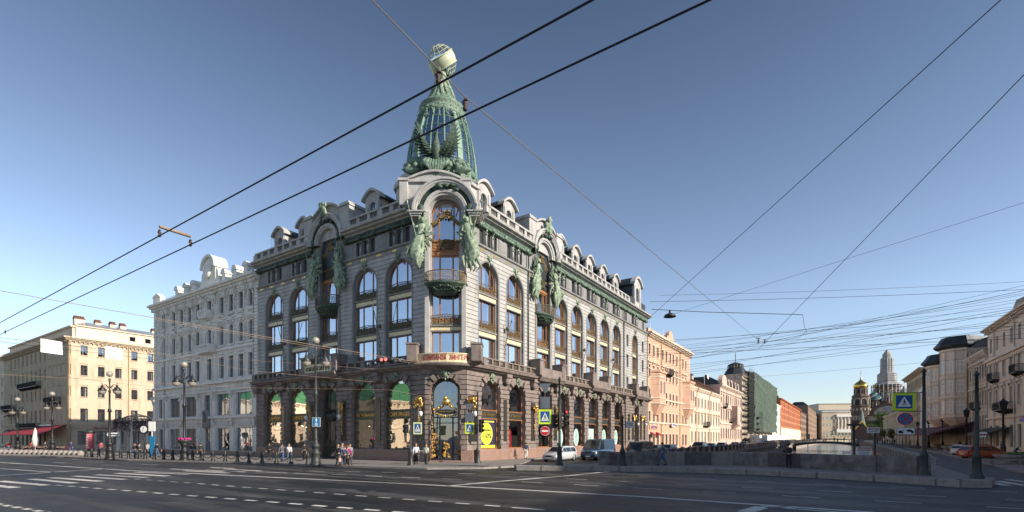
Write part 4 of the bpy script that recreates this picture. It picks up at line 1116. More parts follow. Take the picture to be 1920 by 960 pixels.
# collar, garlands, fluted cap
m = MB(); m.lathe([(2.2, 34.9), (2.42, 35.1), (2.5, 35.35), (2.35, 35.45), (2.2, 35.95), (2.4, 36.1), (2.35, 36.3), (1.95, 36.4)], 36)
m.lathe([(1.95, 36.3), (1.8, 36.7), (1.35, 37.4), (1.02, 38.1), (.85, 38.6), (0, 38.7)], 72, rip=lambda t, z: .05*math.cos(t*18))
for i in range(24):
    a = 2*PI*i/24; garland(m, [(2.3*math.cos(a), 2.3*math.sin(a), 35.6), (2.5*math.cos(a), 2.5*math.sin(a), 34.9), (2.72*math.cos(a+.08), 2.72*math.sin(a+.08), 34.3 if i % 3 else 33.7)], .15, .16, i)
dpart('collar', m, M['patinam'])
# three robed figures holding up the globe
m = MB()
for i in range(4):
    a = 2*PI*i/4-PI/2+.35; ca, sa = math.cos(a), math.sin(a)
    rings = []
    for z, r, o in ((38.2, .4, .72), (38.5, .37, .62), (38.8, .33, .55), (39.1, .28, .5), (39.45, .25, .48), (39.75, .31, .5), (39.95, .2, .48), (40.02, .1, .48)):
        rings.append([(o*ca+r*(1+.14*math.sin(j*PI/2.5+z*3))*math.cos(j*PI/8), o*sa+r*(1+.14*math.sin(j*PI/2.5+z*3))*math.sin(j*PI/8), z) for j in range(16)])
    m.loft(rings); m.ball((.5*ca, .5*sa, 40.2), .17, 8, 6, (1, 1, 1.2))
    for k in (-1, 1):
        b = a+k*.55; m.tube([(.5*ca-k*.28*sa, .5*sa+k*.28*ca, 39.85), (.85*math.cos(b), .85*math.sin(b), 40.1), (.95*math.cos(a+k*.8), .95*math.sin(a+k*.8), 40.75)], [.1, .08, .05], 7)
    for k in range(5):
        b = a+random.uniform(-.7, .7); m.tube([(.7*math.cos(b), .7*math.sin(b), 39.1), (.95*math.cos(b), .95*math.sin(b), 38.4), (1.5*math.cos(b+.1), 1.5*math.sin(b+.1), 37.2)], [.05, .15, .06], 6)
m.lathe([(.6, 38), (.35, 39), (.3, 40), (.5, 40.5)], 12)
dpart('figure_group', m, M['patina'])
# globe: cream belt tilted, wire cages above and below
gc = Vector((0, 0, 41.4)); R_ = 1.45; tilt = Vector((-.42, -.60, .68)).to_track_quat('Z', 'Y').to_matrix()
def gx(mb): mb.xf(lambda v: gc+tilt@v)
m = MB(); m.lathe([(R_*math.cos(t), R_*math.sin(t)) for t in [-.36+.09*k for k in range(9)]], 32)
for z, s in ((R_*math.sin(.36), 1), (-R_*math.sin(.36), -1)): m.tube([(1.03*R_*math.cos(.36)*math.cos(t*PI/18), 1.03*R_*math.cos(.36)*math.sin(t*PI/18), z) for t in range(36)], .06, 6, closed=True)
gx(m); gl = dpart('globe', m, mat('globe_cream', (.52, .55, .38), .5, var=.08, bump=.1))
m = MB()
for i in range(14):
    a = 2*PI*i/14; 
    m.tube([(R_*math.cos(t)*math.cos(a), R_*math.cos(t)*math.sin(a), R_*math.sin(t)) for t in [.3+.16*k for k in range(8)]+[PI/2]], .022, 4)
    m.tube([(R_*math.cos(t)*math.cos(a), R_*math.cos(t)*math.sin(a), R_*math.sin(t)) for t in [-.3-.16*k for k in range(8)]], .022, 4)
for t in (.62, .95, 1.25, -.62, -.95): m.tube([(R_*math.cos(t)*math.cos(j*PI/14), R_*math.cos(t)*math.sin(j*PI/14), R_*math.sin(t)) for j in range(28)], .03, 4, closed=True)
gx(m); part('cage', m, MATS['globe_cream'], gl)
m = MB(); m.lathe([(1.36*math.cos(t), 1.36*math.sin(t)) for t in [.3+.14*k for k in range(9)]+[PI/2]], 24); gx(m); part('glass_cap', m, M['glass'], gl)
# eagle with spread wings at the foot of the front light
m = MB(); ey = -4.15; ez = 29.9
m.loft([[(r*math.cos(j*PI/7), ey+oy+r*.8*math.sin(j*PI/7), ez+z) for j in range(14)] for z, r, oy in ((-1.2, .12, .1), (-.8, .3, 0), (-.2, .42, -.1), (.4, .4, -.12), (.8, .27, -.1), (1.1, .2, -.15), (1.35, .19, -.25), (1.5, .1, -.3))])
m.tube([(.0, ey-.4, ez+1.35), (.12, ey-.68, ez+1.22)], [.1, .02], 6)
for s in (-1, 1):
    for row, (L_, n) in enumerate(((2.35, 11), (1.6, 9), (.95, 7))):
        for k in range(n):
            t = k/(n-1); ang = math.radians(66-80*t) if row == 0 else math.radians(56-70*t)
            bx = s*(.25+.95*(1-t)*.75); bz = ez-.35+1.0*(1-t); ln = L_*(.62+.38*(1-t)); dx = s*math.cos(ang); dz = math.sin(ang); yy = ey-.12*row+.02*k-.1
            ax, az = -dz, dx; wd = .12
            pts = [(bx-ax*wd*.5, yy, bz-az*wd*.5), (bx+ax*wd*.5, yy-.04, bz+az*wd*.5), (bx+dx*ln*.7+ax*wd, yy-.1-.1*t, bz+dz*ln*.7+az*wd), (bx+dx*ln, yy-.06, bz+dz*ln), (bx+dx*ln*.7-ax*wd, yy-.03, bz+dz*ln*.7-az*wd)]
            b4 = [(p[0], p[1]+.07, p[2]) for p in pts]
            m.add(pts+b4, [(0,1,2,3,4), (9,8,7,6,5), (0,5,6,1), (1,6,7,2), (2,7,8,3), (3,8,9,4), (4,9,5,0)])
dpart('eagle', m, M['patinad'])
m = MB()
for k in range(9):
    x = -1.5+3*k/8; m.tube([(x*.6, -3.9, 29.3), (x*.75, -4.5, 28.6-.35*math.cos(x)), (x*.35, -4.6, 28.0-.9*math.cos(x*.9))], [.1, .24, .04], 7)
for s in (-1, 1):
    garland(m, [(s*.8, -4.0, 29.0), (s*1.9, -3.7, 29.1), (s*3.1, -2.9, 28.9)], .36, .28, 3+s); lump(m, (s*2.5, -3.7, 28.2), .5, s, 12, 9, (1.7, .6, .6), .3)
    for j in range(3): lump(m, (s*(1.3+j*.7), -4.2+.3*j, 28.5), .28, j+s, 8, 6, amp=.6)
dpart('drapery', m, M['patinam'])
# ================================================================ camera, light, sky
cd = bpy.data.cameras.new('camera'); cam = bpy.data.objects.new('camera', cd); COL.objects.link(cam); SC.camera = cam
cam.location = (0, 0, ZC); cam.rotation_euler = (PI/2, 0, 0)
cd.sensor_width = 36; cd.lens = 36*F/1920; cd.shift_y = (H0-480)/1920; cd.clip_end = 6000; cd.clip_start = .1
ELEV = math.radians(25); SX, SY = .873, -.488
sl = bpy.data.lights.new('sun', 'SUN'); sl.energy = 5.0; sl.angle = math.radians(.5); sl.color = (1., .90, .76)
so = bpy.data.objects.new('sun', sl); COL.objects.link(so)
sd_ = Vector((SX*math.cos(ELEV), SY*math.cos(ELEV), math.sin(ELEV))); so.rotation_euler = sd_.to_track_quat('Z', 'Y').to_euler(); so.location = (60, -40, 60)
w = bpy.data.worlds.new('World'); SC.world = w; w.use_nodes = True; nt = w.node_tree
sky = nt.nodes.new('ShaderNodeTexSky'); sky.sky_type = 'NISHITA'; sky.sun_disc = False; sky.sun_elevation = ELEV; sky.sun_rotation = math.atan2(SX, SY)
sky.air_density = 1.0; sky.dust_density = .1; sky.ozone_density = 2.2; sky.altitude = 200
hs = nt.nodes.new('ShaderNodeHueSaturation'); hs.inputs['Saturation'].default_value = .88; nt.links.new(sky.outputs['Color'], hs.inputs['Color'])
tcw = nt.nodes.new('ShaderNodeTexCoord'); sx = nt.nodes.new('ShaderNodeSeparateXYZ'); nt.links.new(tcw.outputs['Generated'], sx.inputs['Vector'])
rw = nt.nodes.new('ShaderNodeValToRGB'); rw.color_ramp.elements[0].position = 0; rw.color_ramp.elements[1].position = .68; rw.color_ramp.elements[0].color = (.80, .77, .79, 1); rw.color_ramp.elements[1].color = (.46, .49, .53, 1)
e_ = rw.color_ramp.elements.new(.22); e_.color = (.98, .96, .97, 1)
nt.links.new(sx.outputs['Z'], rw.inputs['Fac']); mw = nt.nodes.new('ShaderNodeMixRGB'); mw.blend_type = 'MULTIPLY'; mw.inputs['Fac'].default_value = 1; nt.links.new(hs.outputs['Color'], mw.inputs['Color1']); nt.links.new(rw.outputs['Color'], mw.inputs['Color2'])
nt.links.new(mw.outputs['Color'], nt.nodes['Background'].inputs['Color']); nt.nodes['Background'].inputs['Strength'].default_value = .145
SC.view_settings.view_transform = 'Standard'; SC.view_settings.look = 'None'; SC.view_settings.exposure = .45; SC.view_settings.gamma = 1
SC.cycles.max_bounces = 7; SC.cycles.diffuse_bounces = 3; SC.cycles.glossy_bounces = 4; SC.cycles.transparent_max_bounces = 8
SC.cycles.use_denoising = True; SC.cycles.sample_clamp_indirect = 6
# ================================================================ ground, road, pavements, canal
def struct(name, mb, m, z=0):
    return tag(link(name, mb.mesh(name, m), None, (0, 0, z)), kind='structure')
QY, CY0, CY1, PU = -13.0, -13.2, -34.2, 4.6    # canal between y=CY0 and CY1 of the canal frame, bridge edge at u=PU
m = MB()
def rq(u0, u1, y0, y1, z): 
    q = [FR.W(u0, y0), FR.W(u1, y0), FR.W(u1, y1), FR.W(u0, y1)]; return [(p.x, p.y, z) for p in q]
m.add(rq(-900, 3000, CY0, 1600, 0), [(0, 1, 2, 3)]); m.add(rq(-900, 3000, -1600, CY1, 0), [(0, 1, 2, 3)]); q = [FR.W(-900, CY0), FR.W(9, CY0), FR.W(9, -22.4), FR.W(PU+.6, CY1), FR.W(-900, CY1)]; m.add([(p.x, p.y, 0) for p in q], [(0, 1, 2, 3, 4)]); m.add(rq(520, 3000, CY1, CY0, 0), [(0, 1, 2, 3)])
struct('ground', m, M['asphalt'])
# water
wm = bpy.data.materials.new('canal_water'); wm.use_nodes = True; b = wm.node_tree.nodes['Principled BSDF']; b.inputs['Base Color'].default_value = (.04, .05, .05, 1); b.inputs['Roughness'].default_value = .08
b.inputs['IOR'].default_value = 1.45
n_ = wm.node_tree.nodes.new('ShaderNodeTexNoise'); n_.inputs['Scale'].default_value = .7; n_.inputs['Detail'].default_value = 5; bp = wm.node_tree.nodes.new('ShaderNodeBump'); bp.inputs['Strength'].default_value = .6; bp.inputs['Distance'].default_value = .25
gg = wm.node_tree.nodes.new('ShaderNodeNewGeometry'); wm.node_tree.links.new(gg.outputs['Position'], n_.inputs['Vector']); wm.node_tree.links.new(n_.outputs['Fac'], bp.inputs['Height']); wm.node_tree.links.new(bp.outputs['Normal'], b.inputs['Normal'])
m = MB(); m.add(rq(PU-40, 540, CY1-1, CY0+1, -2.2), [(0, 1, 2, 3)]); struct('water', m, wm)
# canal walls
wallm = mat('quay_granite', (.34, .29, .25), .85, var=.2, scale=1.2, bump=.5, bscale=9, stain=.3)
def quaywall(y0, y1, name, label):
    m = MB(); x = PU-.2
    cuts = [x+2.2*i for i in range(int((520-x)/2.2))]
    q = [FR.W(PU-.3, y0), FR.W(520, y0), FR.W(520, y1), FR.W(PU-.3, y1)]
    m.loft([[(p.x, p.y, z) for p in q] for z in (-3, .16)], False)
    q = [FR.W(PU-.3, y0-.12*(1 if y0 > y1 else -1)*-1), FR.W(520, y0+.12*(1 if y0 > y1 else -1)), FR.W(520, y1-.12*(1 if y0 > y1 else -1)), FR.W(PU-.3, y1-.12*(1 if y0 > y1 else -1))]
    m.loft([[(p.x, p.y, z) for p in q] for z in (-.1, .19)], False)
    return tag(link(name, m.mesh(name, wallm)), label, 'canal wall')
quaywall(CY0+.5, CY0-.05, 'canal_wall', 'sunlit granite wall lining the left bank of the canal')
quaywall(CY1+.05, CY1-.5, 'canal_wall', 'granite wall lining the right bank of the canal below the stone railing posts')
# pavements (0.12 m) with granite kerb faces
def slab(name, pts, z0, z1, mt, kind='structure', kerb=True):
    m = MB(); n = len(pts)
    m.loft([[(p[0], p[1], z) for p in pts] for z in (z0, z1)], False)
    return struct(name, m, mt)
def gp(l, z=.12): return [G(x, y, z) for x, y in l]
kL = gp([(0, 853.5), (120, 856.5), (240, 862), (480, 867), (640, 873), (800, 877.5), (905, 876.5), (965, 873.5)])
back = [FR.W(3, .5), FR.W(-1, 3), FL.W(15, .8), FL.W(0, .8), FL.W(-30, .8), FL.W(-70.5, .8), FL.W(-150, .8)]
slab('pavement', list(kL)+[FR.W(12, -1.6), FR.W(40, -1.9), FR.W(60, -1.9), FR.W(60, .5)]+back, -.2, .12, M['pave'])
m = MB()
for i in range(len(kL)-1):
    a, b = kL[i], kL[i+1]; n = max(1, int((b-a).length/1.6))
    for k in range(n):
        p, q = a.lerp(b, (k+.015)/n), a.lerp(b, (k+.97)/n); t = (q-p).normalized(); nn = Vector((-t.y, t.x, 0))*.22; o_ = nn*-.1
        m.loft([[(v.x, v.y, z) for v in (p+o_, q+o_, q+nn, p+nn)] for z in (-.1, .135)], False)
struct('kerb', m, M['kerb'])
# side-street pavement left of the white building
slab('side_pavement', [FL.W(-30, .8), FL.W(-70, .8), FL.W(-70, 60), FL.W(-30, 60)], -.2, .116, M['pave'])
# bridge pavement island with big granite kerb blocks
KZ = .34
kB = gp([(968, 873), (1160, 874.8), (1290, 877), (1400, 880), (1532, 885.7), (1640, 891), (1757, 898), (1801, 900.5), (1860, 901)], KZ)
bk = gp([(1866, 895.5), (1775, 888), (1740, 878)], KZ)+gp([(1732, 886), (1440, 871.5), (1383, 869), (1132, 869), (964, 870.5)], KZ)
slab('bridge_pavement', list(kB)+bk, -.2, KZ-.004, M['pave'])
m = MB(); 
for i in range(len(kB)-1):
    a, b = kB[i], kB[i+1]; n = max(1, round((b-a).length/1.9))
    for k in range(n):
        p, q = a.lerp(b, (k+.015)/n), a.lerp(b, (k+.97)/n); t = (q-p).normalized(); nn = Vector((-t.y, t.x, 0))*.5; o_ = nn*-.12
        m.loft([[(v.x, v.y, z) for v in (p+o_, q+o_, q+nn, p+nn)] for z in (-.1, KZ-.02)]+[[(v.x, v.y, KZ+.01) for v in (p+o_+nn*.06, q+o_+nn*.06, q+nn, p+nn)]], False)
struct('bridge_kerb', m, M['kerb'])
# right bank pavement
rk = gp([(1700, 840), (1760, 849), (1800, 858), (1850, 868), (1920, 886), (1990, 905)], .12)
BD = Fr(67.6, 66, math.atan2(-.848, -.5296))     # right bank facade: x runs towards the camera, outward = canal side
slab('right_pavement', [FR.W(190, -46), *rk, BD.W(60, 0), BD.W(57.8, 4), BD.W(-200, 4)], -.2, .12, M['pave'])
slab('quay_pavement', [FR.W(PU+.3, -13.7), FR.W(500, -13.7), FR.W(500, -12.2), FR.W(PU+.3, -12.2)], -.2, .13, M['pave'])
slab('quay_pavement', [FR.W(PU+.3, -35.8), FR.W(500, -35.8), FR.W(500, -33.7), FR.W(PU+.3, -33.7)], -.2, .13, M['pave'])
# ---- road markings traced on the ground
m = MB()
def stripe(x0, y0, x1, y1, w, z=.005, mm=None):
    a, b = G(x0, y0, z), G(x1, y1, z); t = (b-a).normalized(); n = Vector((-t.y, t.x, 0))*w/2
    (mm or m).add([a-n, b-n, b+n, a+n], [(0, 1, 2, 3)])
def dashes(l, w=.12):
    for x0, y0, x1, y1 in l: stripe(x0, y0, x1, y1, w)
def dashline(x0, y0, x1, y1, ln, gap, w=.12, skip=None):
    a, b = G(x0, y0, .005), G(x1, y1, .005); L_ = (b-a).length; t = (b-a)/L_; s = 0; n = Vector((-t.y, t.x, 0))*w/2
    while s < L_:
        p, q = a+t*s, a+t*min(L_, s+ln); m.add([p-n, q-n, q+n, p+n], [(0, 1, 2, 3)]); s += ln+gap
polyl = lambda pts, w: [stripe(*pts[i], *pts[i+1], w) for i in range(len(pts)-1)]
polyl([(0, 867), (240, 882), (480, 893.5), (620, 900), (840, 911), (960, 917.5), (1200, 931), (1440, 947.5), (1640, 961)], .3)
polyl([(1440, 950.5), (1640, 965)], .2)
polyl([(0, 878.5), (100, 885.5)], .25); polyl([(0, 891.5), (60, 888), (110, 884.5), (200, 879)], .3)
# zebra at the left
for x0, y0, x1, y1 in ((-60, 905, 30, 914.5), (0, 902, 88, 910), (58, 898, 140, 906), (95, 895.5, 190, 902.5), (140, 892.5, 235, 899), (180, 890, 276, 895.5), (218, 887.3, 316, 892.5), (255, 885, 355, 889.5)): stripe(x0, y0, x1, y1, .45)
for x0, y0, x1, y1 in ((320, 879, 420, 884.5), (345, 882.5, 430, 887), (385, 881, 460, 885.2), (395, 877, 440, 878.7), (420, 879.5, 490, 883)): stripe(x0, y0, x1, y1, .35)
dashline(104, 909.5, 1040, 983, .62, .55, .2); dashline(252, 898, 960, 951, .62, .62, .18)
dashline(-40, 939, 130, 968, .5, .35, .2); dashline(960, 951.5, 1200, 969, 1.2, .9, .16)
dashline(580, 883, 1100, 892, 1.2, 1.6, .14); dashline(480, 884.5, 620, 890, 3, .5, .16); dashline(620, 889.5, 900, 900.5, 1.3, 1.5, .14)
dashline(977, 903.3, 1920, 954, 1.35, 1.75, .13); dashline(975, 893.4, 1920, 938.5, 1.35, 1.75, .13)
dashline(1110, 889, 1920, 923.5, 1.35, 1.75, .12)
polyl([(840, 911), (960, 900.5), (1060, 892.5), (1142, 884)], .34)
polyl([(1395, 960), (1430, 950.5), (1480, 951)], .5)
for x0, y0, x1, y1 in ((1862, 905, 1888, 910.5), (1872, 902, 1925, 911), (1890, 899, 1960, 909)): stripe(x0, y0, x1, y1, .45)
for x0, y0, x1, y1 in ((135, 860.5, 152, 861.5), (100, 867, 122, 868.3), (190, 871.6, 222, 872.8), (165, 866, 195, 867), (262, 870.5, 298, 871.8), (395, 875.6, 438, 877.2)): stripe(x0, y0, x1, y1, .14)
struct('road_markings', m, M['paint'], .002)

# dark patches with ragged edges on the roadway, and iron covers
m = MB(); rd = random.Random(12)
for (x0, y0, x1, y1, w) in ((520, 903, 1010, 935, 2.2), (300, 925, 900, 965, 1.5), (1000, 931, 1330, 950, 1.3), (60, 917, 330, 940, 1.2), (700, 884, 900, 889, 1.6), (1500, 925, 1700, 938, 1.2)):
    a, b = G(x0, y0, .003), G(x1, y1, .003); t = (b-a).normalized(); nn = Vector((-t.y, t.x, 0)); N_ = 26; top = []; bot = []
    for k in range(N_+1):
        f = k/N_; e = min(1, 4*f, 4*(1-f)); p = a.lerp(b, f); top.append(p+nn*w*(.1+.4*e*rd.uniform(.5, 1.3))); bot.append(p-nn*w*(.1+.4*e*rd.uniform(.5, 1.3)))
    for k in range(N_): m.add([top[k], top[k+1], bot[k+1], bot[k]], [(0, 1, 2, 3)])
struct('dark_road_patches', m, mat('asphalt_dark', (.017, .017, .018), .55, var=.4, scale=1.2, bump=.4, bscale=50))
for px, py in ((690, 921), (1150, 905), (330, 905), (1560, 912)):
    p = G(px, py, .006); m = MB(); m.lathe([(.33, .0), (.33, .006), (0, .008)], 20, p); o = struct('manhole_cover', m, M['irong'])
# ================================================================ the other buildings
def trimkit(w, h, rise, style, mt):
    """sill and hood of a window, x centred, z from the sill"""
    s = MB()
    s.box(-w/2-.14, w/2+.14, -.14, .04, -.16, -.02)
    if style in ('frame', 'hood', 'relief'):
        for k in (-1, 1): s.box(k*(w/2+.09)-.09, k*(w/2+.09)+.09, -.07, .03, -.02, h+(0 if rise else .05))
        if rise:
            n = 8; a = [((w/2+.18)*math.cos(PI-PI*i/n), h+(rise+.18)*math.sin(PI*i/n)) for i in range(n+1)]; b = [((w/2)*math.cos(PI-PI*i/n), h+rise*math.sin(PI*i/n)) for i in range(n+1)]; s.strip(a, b, -.07, .03)
        else: s.box(-w/2-.18, w/2+.18, -.07, .03, h+.0, h+.18)
    if style in ('hood', 'relief'):
        z = h+rise+.45; s.box(-w/2-.3, w/2+.3, -.3, .03, z, z+.1)
        s.quadprism([(-w/2-.3, z+.1), (w/2+.3, z+.1), (0, z+.5)], -.25, .03)
        for k in (-1, 1): s.box(k*(w/2+.15)-.07, k*(w/2+.15)+.07, -.22, .03, z-.35, z)
    if style == 'relief':
        garland(s, [(-w/2, -.1, h+rise+.3), (w/2, -.1, h+rise+.3)], .2, .2, 3); lump(s, (0, -.1, h+rise+.25), .2, 2, 6, 4)
        for k in (-1, 1): garland(s, [(k*(w/2+.4), -.08, .1), (k*(w/2+.4), -.08, h)], .15, .22, 5)
        garland(s, [(-w/2, -.05, -.4), (w/2, -.05, -.4)], .1, .2, 7)
    if style == 'brow': s.box(-w/2-.1, w/2+.1, -.16, .03, h+rise+.3, h+rise+.38)
    return kit('surround', s, mt)
def block(name, label, Fm, u0, u1, zt, mt, rows, cols, depth=14., trim=None, corn=.55, cth=.7, roofm='roof', roofh=2.5, cat='building', sidew=True, fm='framew', gm='glassd', z0=.1, bands=(), recess=.22, group=None, plinth=None, curt=True):
    """rows: (z bottom, z top incl. arch, width, rise, style [, cols]); cols: positions u"""
    root = thing(name, label, cat, Fm.W(u0, 0, 0), Fm.a, group); W_ = u1-u0
    trim = trim or mt; tm = M[trim]
    ops = []; wins = []
    for r in rows:
        zb, ze, w, rise, st = r[:5]; cc = r[5] if len(r) > 5 else cols
        for c in cc:
            ops.append((c-u0-w/2, c-u0+w/2, zb, ze-rise, rise)); wins.append((c-u0, zb, ze-zb-rise, rise, w, st))
    f = MB(); wall(f, 0, W_, z0, zt-.02, ops, 0, .5); part('wall', f, M[mt], root)
    e = MB(); e.box(.003, W_-.003, .5, depth, z0, zt-.05) if sidew == 'solid' else None
    if sidew != 'solid':
        e.box(.002, .3, .5, depth, z0, zt-.03); e.box(W_-.3, W_-.002, .5, depth, z0, zt-.03); e.box(.3, W_-.3, depth-.3, depth, z0, zt-.03); 
    part('side_wall', e, M[mt], root)
    i = MB(); i.box(.3, W_-.3, 1.8, 1.9, z0, zt-.3); part('room', i, M['dark'], root)
    c = MB()
    for a, b, o, t in ((0, .3, .4, 1), (.3, .6, .7, 1), (.6, 1, 1, 1)): c.box(-.1*o-.05, W_+.1*o+.05, -corn*o, .4, zt-cth+cth*a, zt-cth+cth*b)
    if corn > .3:
        x = .2
        while x < W_: c.box(x, x+.18, -corn*.55, .0, zt-cth-.22, zt-cth+.05); x += .75
    part('cornice', c, tm, root)
    for zb, h, o in bands:
        b = MB(); b.box(-.02, W_+.02, -o, .05, zb, zb+h); part('band_course', b, tm, root)
    if plinth:
        b = MB(); b.box(-.02, W_+.02, -.12, .05, z0, plinth); part('plinth', b, M['pink2'], root)
    r = MB(); r.loft([[(0, -.1, zt), (W_, -.1, zt), (W_, depth, zt), (0, depth, zt)], [(1., 3.5, zt+roofh), (W_-1., 3.5, zt+roofh), (W_-1, depth-3.5, zt+roofh), (1, depth-3.5, zt+roofh)]], False)
    x = .5
    while x < W_: r.loft([[(x, -.12, zt+.02), (x+.05, -.12, zt+.02), (x+.05, 3.4, zt+roofh+.04), (x, 3.4, zt+roofh+.04)], [(x, 0, zt-.02), (x+.05, 0, zt-.02), (x+.05, 3.5, zt+roofh-.02), (x, 3.5, zt+roofh-.02)]], False); x += .8
    rf = part('roof', r, M[roofm], root)
    rd = random.Random(int(u0*7)+3)
    for (x, z, h, rise, w, st) in wins:
        kk = rd.randrange(1, 9) if curt else 0
        key = ('o', round(w, 2), round(h, 2), rise, st, fm, gm, kk if kk < 6 else 0, trim)
        if key not in kits:
            k = win_kit(w, h, rise, (0,) if w > .75 else (), (h*.66,) if h > 1.2 else (), fm, gm, .07, .08, key[7], .06)
            if st: k[2].append(trimkit(w, h, rise, st, tm)); 
            kits[key] = k
        kt = kits[key]
        o = link('window', kt[1], root, (x, recess, z))
        for q in kt[2]:
            place(q, o, (0, -recess if q[0] == 'surround' else 0, 0))
    return root
def pipes(root, us, zt, m='pipe', u0=0):
    for u in us:
        p = MB(); x = u-u0; p.tube([(x, -.55, zt-.1), (x, -.5, zt-.5), (x, -.16, zt-1.3), (x, -.16, .5), (x, -.4, .25)], .09, 7); p.lathe([(.1, zt-.45), (.2, zt-.1), (.2, zt)], 8, (x, -.55, 0)); part('drainpipe', p, M[m], root)
def chim(root, x, y, z, w=1.2, d=.8, h=1.4, m='chimney', cap=True, base='cream'):
    b = MB(); b.box(x-w/2, x+w/2, y, y+d, z-1.5, z+h*.65); c = part('chimney', b, M[base], root)
    b = MB(); b.box(x-w/2-.05, x+w/2+.05, y-.05, y+d+.05, z+h*.65, z+h*.8)
    for i in range(max(2, int(w/.35))): b.box(x-w/2+.02+i*.35, x-w/2+.27+i*.35, y+.05, y+d-.05, z+h*.8, z+h)
    part('chimney_cap', b, M[m], c)
def railbalcony(root, x, w, z, d=.9, m='iron', y=0):
    b = MB(); b.box(x-w/2, x+w/2, y-d, y+.02, z-.15, z); 
    for k in range(max(2, int(w/1.2))+1): xx = x-w/2+.1+(w-.2)*k/max(2, int(w/1.2)); b.loft([[(xx-.06, y, z-.15), (xx+.06, y, z-.15), (xx+.06, y, z-.7), (xx-.06, y, z-.7)], [(xx-.06, y-d*.8, z-.15), (xx+.06, y-d*.8, z-.15), (xx+.06, y-d*.8, z-.22), (xx-.06, y-d*.8, z-.22)]], False)
    o = part('balcony', b, M[m], root)
    r = scroll_panel(w, .95, 3, t=.028); r.xf(lambda v: v+Vector((x, y-d, z)))
    for k in (-1, 1):
        for j in range(7): yy = y-d+d*j/6; r.tube([(x+k*w/2, yy, z), (x+k*w/2, yy, z+.95)], .02, 4)
        r.tube([(x+k*w/2, y-d, z+.95), (x+k*w/2, y, z+.95)], .03, 4)
    part('railing', r, M[m], o)

